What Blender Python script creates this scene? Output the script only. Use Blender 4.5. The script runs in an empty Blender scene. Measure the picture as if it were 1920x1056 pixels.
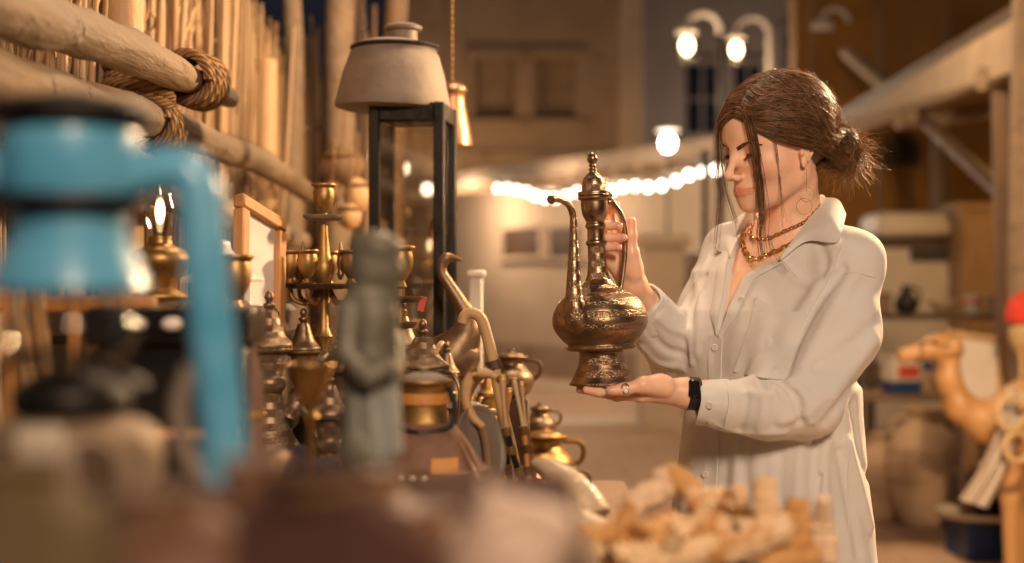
import bpy, bmesh, math, random
import numpy as np
from mathutils import Vector, Matrix

R = math.radians
PI = math.pi
SC = bpy.context.scene
COL = SC.collection
H = 1.33            # camera height
F = 2666.67         # focal length in pixels of the 1920 px photograph (50 mm on 36 mm)
rnd = random.Random(11)


def P(px, py, D):
    """world point seen at a pixel of the photograph, D metres in front of the camera"""
    return Vector(((px - 960) / F * D, D, H + (528 - py) / F * D))


# ------------------------------------------------------------------ materials
def _n(nt, t, **kw):
    n = nt.nodes.new(t)
    for k, v in kw.items():
        setattr(n, k, v)
    return n


def rgba(c):
    return (c[0], c[1], c[2], 1.0)


MATS = {}


def mat(name, c1, c2=None, scale=8.0, rough=.6, metal=0.0, bump=.25, bscale=60.0, rvar=.2, stretch=(1, 1, 1),
        spots=None, spec=.5, sss=0.0, coat=0.0, coord='Object', kind=None, detail=7.0, trans=0.0, emis=None, estr=0.0,
        bdist=.004, aniso=0.0, attr=None, transl=0.0, sheen=0.0):
    if name in MATS:
        return MATS[name]
    m = bpy.data.materials.new(name)
    m.use_nodes = True
    nt = m.node_tree
    L = nt.links.new
    bs = nt.nodes['Principled BSDF']
    out = nt.nodes['Material Output']
    tc = _n(nt, 'ShaderNodeTexCoord')
    mp = _n(nt, 'ShaderNodeMapping')
    mp.inputs['Scale'].default_value = stretch
    L(tc.outputs[coord], mp.inputs['Vector'])
    n1 = _n(nt, 'ShaderNodeTexNoise')
    n1.inputs['Scale'].default_value = scale
    n1.inputs['Detail'].default_value = detail
    n1.inputs['Roughness'].default_value = .6
    L(mp.outputs[0], n1.inputs['Vector'])
    ramp = _n(nt, 'ShaderNodeValToRGB')
    ramp.color_ramp.elements[0].position = .32
    ramp.color_ramp.elements[1].position = .68
    ramp.color_ramp.elements[0].color = rgba(c1)
    ramp.color_ramp.elements[1].color = rgba(c2 or c1)
    L(n1.outputs['Fac'], ramp.inputs['Fac'])
    colour = ramp.outputs['Color']
    n2 = _n(nt, 'ShaderNodeTexNoise')
    n2.inputs['Scale'].default_value = bscale
    n2.inputs['Detail'].default_value = 5
    L(mp.outputs[0], n2.inputs['Vector'])
    height = n2.outputs['Fac']
    if spots:
        n3 = _n(nt, 'ShaderNodeTexNoise')
        n3.inputs['Scale'].default_value = spots[1]
        n3.inputs['Detail'].default_value = 8
        n3.inputs['Roughness'].default_value = .7
        L(tc.outputs[coord], n3.inputs['Vector'])
        r3 = _n(nt, 'ShaderNodeValToRGB')
        r3.color_ramp.elements[0].position = spots[2]
        r3.color_ramp.elements[1].position = min(spots[2] + .1, 1)
        L(n3.outputs['Fac'], r3.inputs['Fac'])
        mx = _n(nt, 'ShaderNodeMix', data_type='RGBA')
        L(r3.outputs['Color'], mx.inputs['Factor'])
        L(colour, mx.inputs[6])
        mx.inputs[7].default_value = rgba(spots[0])
        colour = mx.outputs[2]
    if attr:
        at = _n(nt, 'ShaderNodeAttribute')
        at.attribute_name = attr
        mx = _n(nt, 'ShaderNodeMix', data_type='RGBA', blend_type='MULTIPLY')
        mx.inputs['Factor'].default_value = 1
        L(colour, mx.inputs[6])
        L(at.outputs['Color'], mx.inputs[7])
        colour = mx.outputs[2]
    if kind in ('engrave', 'weave', 'rope', 'strata', 'reed', 'paving', 'planks'):
        uv = tc.outputs['UV']
        mu = _n(nt, 'ShaderNodeMapping')
        L(uv, mu.inputs['Vector'])
        mm = _n(nt, 'ShaderNodeMath', operation='MULTIPLY_ADD')
        if kind == 'engrave':
            v = _n(nt, 'ShaderNodeTexVoronoi', feature='DISTANCE_TO_EDGE')
            v.inputs['Scale'].default_value = 250
            L(mu.outputs[0], v.inputs['Vector'])
            w = _n(nt, 'ShaderNodeTexWave', wave_type='BANDS', bands_direction='Y')
            w.inputs['Scale'].default_value = 14
            w.inputs['Distortion'].default_value = .5
            L(mu.outputs[0], w.inputs['Vector'])
            w2 = _n(nt, 'ShaderNodeTexWave', wave_type='RINGS')
            w2.inputs['Scale'].default_value = 60
            w2.inputs['Distortion'].default_value = 9
            w2.inputs['Detail'].default_value = 2
            w2.inputs['Detail Scale'].default_value = 3
            L(mu.outputs[0], w2.inputs['Vector'])
            r = _n(nt, 'ShaderNodeValToRGB')
            r.color_ramp.elements[0].position = .02
            r.color_ramp.elements[1].position = .09
            L(v.outputs['Distance'], r.inputs['Fac'])
            m1 = _n(nt, 'ShaderNodeMath', operation='MULTIPLY')
            L(w.outputs['Fac'], m1.inputs[0])
            L(w2.outputs['Fac'], m1.inputs[1])
            m2 = _n(nt, 'ShaderNodeMath', operation='MULTIPLY_ADD')
            L(r.outputs['Color'], m2.inputs[0])
            m2.inputs[1].default_value = .7
            L(m1.outputs[0], m2.inputs[2])
            mk = _n(nt, 'ShaderNodeValToRGB')
            mk.color_ramp.elements[0].position = .38
            mk.color_ramp.elements[1].position = .52
            L(w.outputs['Fac'], mk.inputs['Fac'])
            iv = _n(nt, 'ShaderNodeMath', operation='SUBTRACT')
            iv.inputs[0].default_value = 1.25
            L(m2.outputs[0], iv.inputs[1])
            ms = _n(nt, 'ShaderNodeMath', operation='MULTIPLY')
            L(iv.outputs[0], ms.inputs[0])
            L(mk.outputs['Color'], ms.inputs[1])
            sb_ = _n(nt, 'ShaderNodeMath', operation='SUBTRACT')
            sb_.inputs[0].default_value = 1.0
            L(ms.outputs[0], sb_.inputs[1])
            src = sb_.outputs[0]
            amt = .8
        elif kind == 'weave':
            w = _n(nt, 'ShaderNodeTexWave', bands_direction='X')
            w2 = _n(nt, 'ShaderNodeTexWave', bands_direction='Z')
            for q in (w, w2):
                q.inputs['Scale'].default_value = 260
                q.inputs['Distortion'].default_value = 2.0
                L(tc.outputs['Object'], q.inputs['Vector'])
            m1 = _n(nt, 'ShaderNodeMath', operation='ADD')
            L(w.outputs['Fac'], m1.inputs[0])
            L(w2.outputs['Fac'], m1.inputs[1])
            wr = _n(nt, 'ShaderNodeTexNoise')
            wr.inputs['Scale'].default_value = 34
            wr.inputs['Detail'].default_value = 4
            wr.inputs['Distortion'].default_value = 1.6
            L(tc.outputs['Object'], wr.inputs['Vector'])
            m3 = _n(nt, 'ShaderNodeMath', operation='MULTIPLY_ADD')
            L(wr.outputs['Fac'], m3.inputs[0])
            m3.inputs[1].default_value = 16
            L(m1.outputs[0], m3.inputs[2])
            src = m3.outputs[0]
            amt = .25
        elif kind == 'rope':
            mu.inputs['Rotation'].default_value = (0, 0, R(35))
            w = _n(nt, 'ShaderNodeTexWave', bands_direction='X')
            w.inputs['Scale'].default_value = 34
            w.inputs['Distortion'].default_value = 1.2
            w.inputs['Detail'].default_value = 3
            L(mu.outputs[0], w.inputs['Vector'])
            src = w.outputs['Fac']
            amt = 1.4
        elif kind == 'strata':
            w = _n(nt, 'ShaderNodeTexWave', bands_direction='Z')
            w.inputs['Scale'].default_value = 14
            w.inputs['Distortion'].default_value = 3
            w.inputs['Detail'].default_value = 3
            L(tc.outputs['Object'], w.inputs['Vector'])
            src = w.outputs['Fac']
            amt = .8
        elif kind == 'paving':
            w = _n(nt, 'ShaderNodeTexBrick')
            w.inputs['Scale'].default_value = 1.6
            w.inputs['Mortar Size'].default_value = .012
            w.inputs['Color1'].default_value = (1, 1, 1, 1)
            w.inputs['Color2'].default_value = (.8, .8, .8, 1)
            w.inputs['Mortar'].default_value = (.45, .45, .45, 1)
            L(tc.outputs['Object'], w.inputs['Vector'])
            src = w.outputs['Color']
            amt = .8
            mx = _n(nt, 'ShaderNodeMix', data_type='RGBA', blend_type='MULTIPLY')
            mx.inputs['Factor'].default_value = .55
            L(colour, mx.inputs[6])
            L(w.outputs['Color'], mx.inputs[7])
            colour = mx.outputs[2]
        else:
            w = _n(nt, 'ShaderNodeTexWave', bands_direction='X')
            w.inputs['Scale'].default_value = 3
            w.inputs['Distortion'].default_value = 4
            L(tc.outputs['Object'], w.inputs['Vector'])
            src = w.outputs['Fac']
            amt = .5
        L(src, mm.inputs[0])
        mm.inputs[1].default_value = amt
        L(height, mm.inputs[2])
        height = mm.outputs[0]
        if kind in ('engrave', 'rope'):
            # dirt keeps to the engraved lines; rope is darker in stripes along its twist
            r4 = _n(nt, 'ShaderNodeMapRange')
            r4.inputs['From Min'].default_value = .0
            r4.inputs['From Max'].default_value = .6
            r4.inputs['To Min'].default_value = .30
            r4.inputs['To Max'].default_value = 1
            L(src, r4.inputs['Value'])
            mx = _n(nt, 'ShaderNodeMix', data_type='RGBA', blend_type='MULTIPLY')
            mx.inputs['Factor'].default_value = .7
            L(colour, mx.inputs[6])
            L(r4.outputs[0], mx.inputs[7])
            colour = mx.outputs[2]
    L(colour, bs.inputs['Base Color'])
    rr = _n(nt, 'ShaderNodeMapRange')
    rr.inputs['From Min'].default_value = .3
    rr.inputs['From Max'].default_value = .7
    rr.inputs['To Min'].default_value = max(rough - rvar, .03)
    rr.inputs['To Max'].default_value = min(rough + rvar, 1)
    L(n1.outputs['Fac'], rr.inputs['Value'])
    L(rr.outputs[0], bs.inputs['Roughness'])
    bs.inputs['Metallic'].default_value = metal
    bs.inputs['Specular IOR Level'].default_value = spec
    bs.inputs['Coat Weight'].default_value = coat
    bs.inputs['Anisotropic'].default_value = aniso
    if sheen:
        bs.inputs['Sheen Weight'].default_value = sheen
    if sss:
        bs.inputs['Subsurface Weight'].default_value = sss
        bs.inputs['Subsurface Radius'].default_value = (1, .35, .2)
        bs.inputs['Subsurface Scale'].default_value = .008
    if trans:
        bs.inputs['Transmission Weight'].default_value = trans
    if emis:
        bs.inputs['Emission Color'].default_value = rgba(emis)
        bs.inputs['Emission Strength'].default_value = estr
    if bump:
        b = _n(nt, 'ShaderNodeBump')
        b.inputs['Strength'].default_value = bump
        b.inputs['Distance'].default_value = bdist
        L(height, b.inputs['Height'])
        L(b.outputs[0], bs.inputs['Normal'])
    if transl:
        tl = _n(nt, 'ShaderNodeBsdfTranslucent')
        L(colour, tl.inputs['Color'])
        ms = _n(nt, 'ShaderNodeMixShader')
        ms.inputs[0].default_value = transl
        L(bs.outputs[0], ms.inputs[1])
        L(tl.outputs[0], ms.inputs[2])
        L(ms.outputs[0], out.inputs['Surface'])
    MATS[name] = m
    return m


def glass(name, tint=(1, 1, 1), refl=.12):
    """thin pane: mostly clear with a mirror-like share"""
    m = bpy.data.materials.new(name)
    m.use_nodes = True
    nt = m.node_tree
    nt.nodes.clear()
    out = _n(nt, 'ShaderNodeOutputMaterial')
    t = _n(nt, 'ShaderNodeBsdfTransparent')
    t.inputs['Color'].default_value = rgba(tint)
    g = _n(nt, 'ShaderNodeBsdfGlossy')
    g.inputs['Roughness'].default_value = .04
    lw = _n(nt, 'ShaderNodeLayerWeight')
    lw.inputs['Blend'].default_value = .25
    ns = _n(nt, 'ShaderNodeTexNoise')
    ns.inputs['Scale'].default_value = 14
    ma = _n(nt, 'ShaderNodeMath', operation='MULTIPLY_ADD')
    ma.inputs[1].default_value = .5
    ma.inputs[2].default_value = refl
    nt.links.new(lw.outputs['Fresnel'], ma.inputs[0])
    ms = _n(nt, 'ShaderNodeMixShader')
    nt.links.new(ma.outputs[0], ms.inputs[0])
    nt.links.new(t.outputs[0], ms.inputs[1])
    nt.links.new(g.outputs[0], ms.inputs[2])
    nt.links.new(ms.outputs[0], out.inputs['Surface'])
    return m


def glow(name, col, strength):
    m = bpy.data.materials.new(name)
    m.use_nodes = True
    b = m.node_tree.nodes['Principled BSDF']
    b.inputs['Base Color'].default_value = (.8, .8, .8, 1)
    b.inputs['Emission Color'].default_value = rgba(col)
    b.inputs['Emission Strength'].default_value = strength
    return m


# ------------------------------------------------------------------ objects
def thing(name, label, cat, loc=(0, 0, 0), group=None, rotz=0.0, rot=None):
    o = bpy.data.objects.new(name, None)
    o.empty_display_size = .05
    COL.objects.link(o)
    o.location = loc
    o.rotation_euler = rot or (0, 0, rotz)
    o['label'] = label
    o['category'] = cat
    if group:
        o['group'] = group
    return o


def tag(o, label=None, cat=None, group=None, kind=None):
    for k, v in (('label', label), ('category', cat), ('group', group), ('kind', kind)):
        if v:
            o[k] = v
    return o


def kids(o):
    return [c for c in bpy.data.objects if c.parent == o]


def copy_tree(o, label=None, loc=None, rotz=None, scale=None, parent=None):
    c = o.copy()
    COL.objects.link(c)
    if parent:
        c.parent = parent
    if label:
        c['label'] = label
    if loc is not None:
        c.location = loc
    if rotz is not None:
        c.rotation_euler = (0, 0, rotz)
    if scale is not None:
        c.scale = (scale,) * 3 if not hasattr(scale, '__len__') else scale
    for k in kids(o):
        copy_tree(k, parent=c)
    return c


def frame_of(d):
    d = Vector(d).normalized()
    a = Vector((0, 0, 1)) if abs(d.z) < .9 else Vector((1, 0, 0))
    u = d.cross(a).normalized()
    return u, u.cross(d).normalized()


class MB:
    def __init__(s):
        s.v, s.f, s.uv, s.col = [], [], [], None

    def add(s, vs, fs, uvs=None):
        o = len(s.v)
        s.v += [tuple(v) for v in vs]
        s.f += [tuple(i + o for i in f) for f in fs]
        s.uv += uvs if uvs else [(v[0], v[2]) for v in vs]
        return s

    def box(s, c, size, m=None, bev=.06):
        """box with chamfered edges"""
        hx, hy, hz = (k / 2 for k in size)
        b = min(hx, hy, hz) * bev * 2 if bev else 0
        vs, idx = [], {}
        for sx in (-1, 1):
            for sy in (-1, 1):
                for sz in (-1, 1):
                    for ax in range(3):
                        q = [sx * (hx - b), sy * (hy - b), sz * (hz - b)]
                        q[ax] = (sx * hx, sy * hy, sz * hz)[ax]
                        idx[(sx, sy, sz, ax)] = len(vs)
                        vs.append(Vector(q))
        fs = []
        for ax in range(3):
            o1, o2 = [k for k in range(3) if k != ax]
            for sg in (-1, 1):
                ring = []
                for a, bb in ((-1, -1), (1, -1), (1, 1), (-1, 1)):
                    k = [0, 0, 0]
                    k[ax], k[o1], k[o2] = sg, a, bb
                    ring.append(idx[(*k, ax)])
                flip = (sg == 1) != (ax != 1)
                fs.append(ring[::-1] if flip else ring)
        for ax in range(3):      # edges parallel to ax
            o1, o2 = [k for k in range(3) if k != ax]
            for a in (-1, 1):
                for bb in (-1, 1):
                    k0, k1 = [0, 0, 0], [0, 0, 0]
                    k0[ax], k1[ax] = -1, 1
                    for k in (k0, k1):
                        k[o1], k[o2] = a, bb
                    fs.append([idx[(*k0, o1)], idx[(*k1, o1)], idx[(*k1, o2)], idx[(*k0, o2)]])
        for sx in (-1, 1):
            for sy in (-1, 1):
                for sz in (-1, 1):
                    fs.append([idx[(sx, sy, sz, 0)], idx[(sx, sy, sz, 1)], idx[(sx, sy, sz, 2)]])
        c = Vector(c)
        vs = [(m @ v if m else v) + c for v in vs]
        return s.add(vs, fs, [(v.x + v.y, v.z) for v in vs])

    def tube(s, pts, rad, n=10, caps=True, wob=0.0, rng=None, closed=False, flat=1.0):
        pts = [Vector(p) for p in pts]
        k = len(pts)
        rads = rad if hasattr(rad, '__len__') else [rad] * k
        vs, uvs, fs = [], [], []
        u = None
        ln = 0.0
        for i, p in enumerate(pts):
            if closed:
                d = pts[(i + 1) % k] - pts[i - 1]
            else:
                d = pts[min(i + 1, k - 1)] - pts[max(i - 1, 0)]
            if d.length < 1e-9:
                d = Vector((0, 0, 1))
            d.normalize()
            if u is None:
                u, w = frame_of(d)
            else:
                u = (u - d * u.dot(d))
                u = u.normalized() if u.length > 1e-6 else frame_of(d)[0]
                w = u.cross(d)
            if i:
                ln += (p - pts[i - 1]).length
            for j in range(n):
                a = 2 * PI * j / n
                r = rads[i]
                if wob:
                    r *= 1 + wob * (rng or rnd).uniform(-1, 1)
                vs.append(p + u * (math.cos(a) * r) + w * (math.sin(a) * r * flat))
                uvs.append((j / n * 2 * PI * rads[i], ln))
        for i in range(k if closed else k - 1):
            i2 = (i + 1) % k
            for j in range(n):
                j2 = (j + 1) % n
                fs.append((i * n + j, i2 * n + j, i2 * n + j2, i * n + j2))
        if caps and not closed:
            fs.append(tuple(range(n)))
            fs.append(tuple((k - 1) * n + j for j in reversed(range(n))))
        return s.add(vs, fs, uvs)

    def lathe(s, prof, n=32, c=(0, 0, 0), m=None, sx=1.0, sy=1.0, caps=True, wob=0.0, rng=None):
        c = Vector(c)
        vs, uvs, fs = [], [], []
        ln = 0
        ph = (rng or rnd).uniform(0, 6) if wob else 0
        for i, (r, z) in enumerate(prof):
            if i:
                ln += math.hypot(r - prof[i - 1][0], z - prof[i - 1][1])
            for j in range(n + 1):
                a = 2 * PI * j / n
                rr = r * (1 + wob * (math.sin(2 * a + ph) + .6 * math.sin(3 * a + 2 * ph + z * 20)))
                v = Vector((rr * math.cos(a) * sx, rr * math.sin(a) * sy, z))
                vs.append((m @ v if m else v) + c)
                uvs.append((j / n * .5, ln))
        for i in range(len(prof) - 1):
            for j in range(n):
                fs.append((i * (n + 1) + j, i * (n + 1) + j + 1, (i + 1) * (n + 1) + j + 1, (i + 1) * (n + 1) + j))
        if caps and prof[0][0] > 1e-5:
            fs.append(tuple(reversed(range(n))))
        if caps and prof[-1][0] > 1e-5:
            fs.append(tuple((len(prof) - 1) * (n + 1) + j for j in range(n)))
        return s.add(vs, fs, uvs)

    def ball(s, c, r, n=16, lump=0.0, rng=None, m=None):
        r = r if hasattr(r, '__len__') else (r, r, r)
        g = rng or rnd
        ph = [g.uniform(0, 6) for _ in range(6)]
        k = n // 2
        vs, fs = [Vector((0, 0, -1))], []
        for i in range(1, k):
            t = PI * i / k
            for j in range(n):
                a = 2 * PI * j / n
                vs.append(Vector((math.sin(t) * math.cos(a), math.sin(t) * math.sin(a), -math.cos(t))))
        vs.append(Vector((0, 0, 1)))
        for j in range(n):
            fs.append((0, 1 + (j + 1) % n, 1 + j))
            fs.append((len(vs) - 1, 1 + (k - 2) * n + j, 1 + (k - 2) * n + (j + 1) % n))
        for i in range(k - 2):
            for j in range(n):
                a, b = 1 + i * n + j, 1 + i * n + (j + 1) % n
                fs.append((a, b, b + n, a + n))
        o = []
        for v in vs:
            q = 1 + lump * (math.sin(3 * v.x + ph[0]) * math.sin(4 * v.y + ph[1]) + .6 * math.sin(5 * v.z + ph[2]) * math.sin(6 * v.x + ph[3]))
            w = Vector((v.x * r[0] * q, v.y * r[1] * q, v.z * r[2] * q))
            o.append((m @ w if m else w) + Vector(c))
        return s.add(o, fs)

    def prism(s, poly, y0, y1, m=None, c=(0, 0, 0)):
        """outline in x, z extruded along y"""
        n = len(poly)
        vs = [Vector((x, y0, z)) for x, z in poly] + [Vector((x, y1, z)) for x, z in poly]
        fs = [tuple(range(n)), tuple(reversed(range(n, 2 * n)))]
        for i in range(n):
            j = (i + 1) % n
            fs.append((i, i + n, j + n, j))
        vs = [(m @ v if m else v) + Vector(c) for v in vs]
        return s.add(vs, fs)

    def torus(s, c, Rr, r, m=None, n=24, k=8, arc=2 * PI, a0=0.0):
        pts = []
        full = arc > 6.2
        cnt = n if full else n + 1
        for i in range(cnt):
            a = a0 + arc * i / n
            v = Vector((Rr * math.cos(a), Rr * math.sin(a), 0))
            pts.append((m @ v if m else v) + Vector(c))
        return s.tube(pts, r, k, closed=full)

    def build(s, name, material, parent=None, smooth=True, angle=40):
        me = bpy.data.meshes.new(name)
        me.from_pydata(s.v, [], s.f)
        uvl = me.uv_layers.new(name='UVMap')
        idx = np.zeros(len(me.loops), dtype=np.int32)
        me.loops.foreach_get('vertex_index', idx)
        uvs = np.array(s.uv, dtype=np.float32)[idx]
        uvl.data.foreach_set('uv', uvs.ravel())
        bm = bmesh.new()
        bm.from_mesh(me)
        bmesh.ops.recalc_face_normals(bm, faces=bm.faces)
        bm.to_mesh(me)
        bm.free()
        me.materials.append(material)
        if smooth:
            me.polygons.foreach_set('use_smooth', [True] * len(me.polygons))
            try:
                me.set_sharp_from_angle(angle=R(angle))
            except Exception:
                pass
        o = bpy.data.objects.new(name, me)
        COL.objects.link(o)
        if parent:
            o.parent = parent
        return o


def bez(pts, n=24):
    """Catmull-Rom through the points"""
    pts = [Vector(p) for p in pts]
    q = [pts[0] * 2 - pts[1]] + pts + [pts[-1] * 2 - pts[-2]]
    out = []
    segs = len(pts) - 1
    per = max(2, n // segs)
    for i in range(segs):
        a, b, c, d = q[i:i + 4]
        for k in range(per):
            t = k / per
            out.append(.5 * ((2 * b) + (c - a) * t + (2 * a - 5 * b + 4 * c - d) * t * t + (3 * b - a - 3 * c + d) * t ** 3))
    out.append(pts[-1])
    return out


def lerp_list(vals, n):
    x = np.linspace(0, len(vals) - 1, n)
    return list(np.interp(x, range(len(vals)), vals))


def smooth_prof(prof, per=4):
    """rounded profile through the listed (r, z) points"""
    q = bez([(r, 0, z) for r, z in prof], per * (len(prof) - 1))
    return [(max(v.x, 0), v.z) for v in q]


# ------------------------------------------------------------------ implicit surfaces (for bodies and cloth)
def V3(a):
    return np.array(a, dtype=np.float32)


def sd_sph(p, c, r):
    return np.linalg.norm(p - V3(c), axis=-1) - r


def sd_ell(p, c, r):
    q = p - V3(c)
    r = V3(r)
    k0 = np.linalg.norm(q / r, axis=-1)
    k1 = np.linalg.norm(q / (r * r), axis=-1)
    return k0 * (k0 - 1) / np.maximum(k1, 1e-6)


def sd_rc(p, a, b, r1, r2):
    a, b = V3(a), V3(b)
    ba = b - a
    t = np.clip(((p - a) @ ba) / float(ba @ ba), 0, 1)
    return np.linalg.norm(p - a - t[..., None] * ba, axis=-1) - (r1 + (r2 - r1) * t)


def smin(a, b, k):
    h = np.maximum(k - np.abs(a - b), 0) / k
    return np.minimum(a, b) - h * h * k * .25


def smax(a, b, k):
    return -smin(-a, -b, k)


def chain(p, pts, rads, k=.006):
    d = None
    for i in range(len(pts) - 1):
        e = sd_rc(p, pts[i], pts[i + 1], rads[i], rads[i + 1])
        d = e if d is None else smin(d, e, k)
    return d


def nets(f, lo, hi, h, keep=None):
    """surface nets of f on a box; returns vertices, quads"""
    lo, hi = np.array(lo, float), np.array(hi, float)
    n = np.maximum(((hi - lo) / h).astype(int) + 2, 3)
    ax = [(lo[i] + h * np.arange(n[i])).astype(np.float32) for i in range(3)]
    val = np.empty(n, dtype=np.float32)
    step = max(1, int(400000 / (n[1] * n[2])))
    for i in range(0, n[0], step):
        g = np.stack(np.meshgrid(ax[0][i:i + step], ax[1], ax[2], indexing='ij'), -1)
        val[i:i + step] = f(g.reshape(-1, 3)).reshape(g.shape[:3])
    s = val < 0
    cn = n - 1
    cs = [s[i:i + cn[0], j:j + cn[1], k:k + cn[2]] for i in (0, 1) for j in (0, 1) for k in (0, 1)]
    tot = sum(c.astype(np.int8) for c in cs)
    act = (tot > 0) & (tot < 8)
    ids = -np.ones(cn, dtype=np.int64)
    cells = np.argwhere(act)
    ids[act] = np.arange(len(cells))
    acc = np.zeros((len(cells), 3))
    cnt = np.zeros(len(cells))
    corners = [(i, j, k) for i in (0, 1) for j in (0, 1) for k in (0, 1)]
    cv = {c: val[cells[:, 0] + c[0], cells[:, 1] + c[1], cells[:, 2] + c[2]] for c in corners}
    for a in corners:
        for d in range(3):
            if a[d] == 0:
                b = tuple(1 if q == d else a[q] for q in range(3))
                va, vb = cv[a], cv[b]
                m = (va < 0) != (vb < 0)
                t = np.where(m, va / np.where(m, va - vb, 1), 0)
                pt = np.tile(np.array(a, float), (len(cells), 1))
                pt[:, d] += t
                acc += pt * m[:, None]
                cnt += m
    verts = lo + h * (cells + acc / np.maximum(cnt, 1)[:, None])
    quads = []
    for d in range(3):
        o = [q for q in range(3) if q != d]
        sl0 = [slice(None)] * 3
        sl1 = [slice(None)] * 3
        sl0[d], sl1[d] = slice(0, n[d] - 1), slice(1, n[d])
        e = s[tuple(sl0)] != s[tuple(sl1)]
        for q in o:
            idx = [slice(None)] * 3
            idx[q] = 0
            e[tuple(idx)] = False
            idx[q] = n[q] - 1
            e[tuple(idx)] = False
        w = np.argwhere(e)
        if not len(w):
            continue
        inside = s[w[:, 0], w[:, 1], w[:, 2]]
        off = np.zeros((4, 3), int)
        off[1][o[0]] = -1
        off[2][o[0]] = off[2][o[1]] = -1
        off[3][o[1]] = -1
        q4 = np.stack([ids[w[:, 0] + k[0], w[:, 1] + k[1], w[:, 2] + k[2]] for k in off], 1)
        flip = inside if d != 1 else ~inside
        q4[flip] = q4[flip][:, ::-1]
        quads.append(q4)
    quads = np.concatenate(quads)
    # two Newton steps put the vertices on the surface
    e = h * .3
    for _ in range(2):
        pv = verts.astype(np.float32)
        d0 = f(pv)
        g = np.stack([f(pv + V3(np.eye(3)[i] * e)) - d0 for i in range(3)], 1) / e
        verts = verts - np.clip(d0 / np.maximum((g * g).sum(1), .2), -h, h)[:, None] * g * .9
    if keep is not None:
        ok = keep(verts)
        fm = ok[quads].all(1)
        quads = quads[fm]
        used = np.unique(quads)
        re = -np.ones(len(verts), int)
        re[used] = np.arange(len(used))
        verts, quads = verts[used], re[quads]
    return verts, quads


def relax(v, q, it=1, lam=.4):
    a = np.concatenate([q[:, i] for i in range(4)])
    b = np.concatenate([q[:, (i + 1) % 4] for i in range(4)])
    for _ in range(it):
        s = np.zeros_like(v)
        c = np.zeros(len(v))
        np.add.at(s, a, v[b])
        np.add.at(c, a, 1)
        v = v * (1 - lam) + lam * s / np.maximum(c, 1)[:, None]
    return v


def np_mesh(name, v, q, material, parent=None, col=None, origin=(0, 0, 0)):
    me = bpy.data.meshes.new(name)
    v = v - np.array(origin)
    me.vertices.add(len(v))
    me.vertices.foreach_set('co', v.astype(np.float32).ravel())
    me.loops.add(len(q) * 4)
    me.loops.foreach_set('vertex_index', q.astype(np.int32).ravel())
    me.polygons.add(len(q))
    me.polygons.foreach_set('loop_start', np.arange(0, len(q) * 4, 4, dtype=np.int32))
    me.polygons.foreach_set('loop_total', np.full(len(q), 4, dtype=np.int32))
    me.update(calc_edges=True)
    me.validate()
    me.polygons.foreach_set('use_smooth', [True] * len(me.polygons))
    if col is not None and len(col) == len(me.vertices):
        a = me.color_attributes.new('tint', 'FLOAT_COLOR', 'POINT')
        a.data.foreach_set('color', np.concatenate([col, np.ones((len(col), 1))], 1).astype(np.float32).ravel())
    me.materials.append(material)
    o = bpy.data.objects.new(name, me)
    COL.objects.link(o)
    if parent:
        o.parent = parent
    return o
# ================================================================= the woman
CAM = V3((0, 0, H))


def nz(p, fx, fy, fz, ph=0.0):
    return np.sin(p[:, 0] * fx + ph) * np.sin(p[:, 1] * fy + 1.7 * ph + 1) * np.sin(p[:, 2] * fz + .6 * ph + 2)


def ray_hit(f, px, py, d0=2.0, d1=3.2, off=0.0):
    """first point of the surface f seen from the camera through the pixel"""
    dr = np.array([(px - 960) / F, 1.0, (528 - py) / F])
    t = d0
    n = np.linalg.norm(dr)
    for _ in range(90):
        q = (np.array([0, 0, H]) + dr * t).astype(np.float32)[None]
        d = float(f(q)[0])
        if d < .0004:
            break
        t += d / n * .7
        if t > d1:
            break
    return Vector((dr[0] * (t - off), t - off, H + dr[2] * (t - off)))


def unit(v):
    v = np.array(v, float)
    return v / np.linalg.norm(v)


# head frame: forward, left, up
HC = np.array(P(1461, 290, 2.50))
ya, pa, ra = R(60), R(13), R(-2)
hf0 = np.array([-math.sin(ya), -math.cos(ya), 0])
hl = np.array([math.cos(ya), -math.sin(ya), 0])
zz = np.array([0, 0, 1.0])
hf = math.cos(pa) * hf0 - math.sin(pa) * zz
hu = math.cos(pa) * zz + math.sin(pa) * hf0
hl, hu = math.cos(ra) * hl + math.sin(ra) * hu, math.cos(ra) * hu - math.sin(ra) * hl
HM = np.stack([hf, hl, hu]).astype(np.float32)     # rows


def to_head(p):
    return (p - HC.astype(np.float32)) @ HM.T


def from_head(q):
    return Vector(tuple(HC + np.array(q, float) @ HM.astype(float)))


# torso frame
tb = R(50)
tf = np.array([-math.sin(tb), -math.cos(tb), 0])
tl = np.array([math.cos(tb), -math.sin(tb), 0])
TA = np.array([.474, 2.56, 0])
TM = np.stack([tf, tl, zz]).astype(np.float32)


def to_torso(p):
    return (p - TA.astype(np.float32)) @ TM.T


def from_torso(f_, l_, z_):
    return Vector(tuple(TA + tf * f_ + tl * l_ + zz * z_))


def pv(px, py, D):
    return tuple(P(px, py, D))


SH_L, EL_L, WR_L = pv(1597, 490, 2.43), pv(1500, 758, 2.365), pv(1286, 737, 2.345)
SH_R, EL_R, WR_R = pv(1376, 472, 2.69), pv(1292, 690, 2.655), pv(1186, 534, 2.474)


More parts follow.
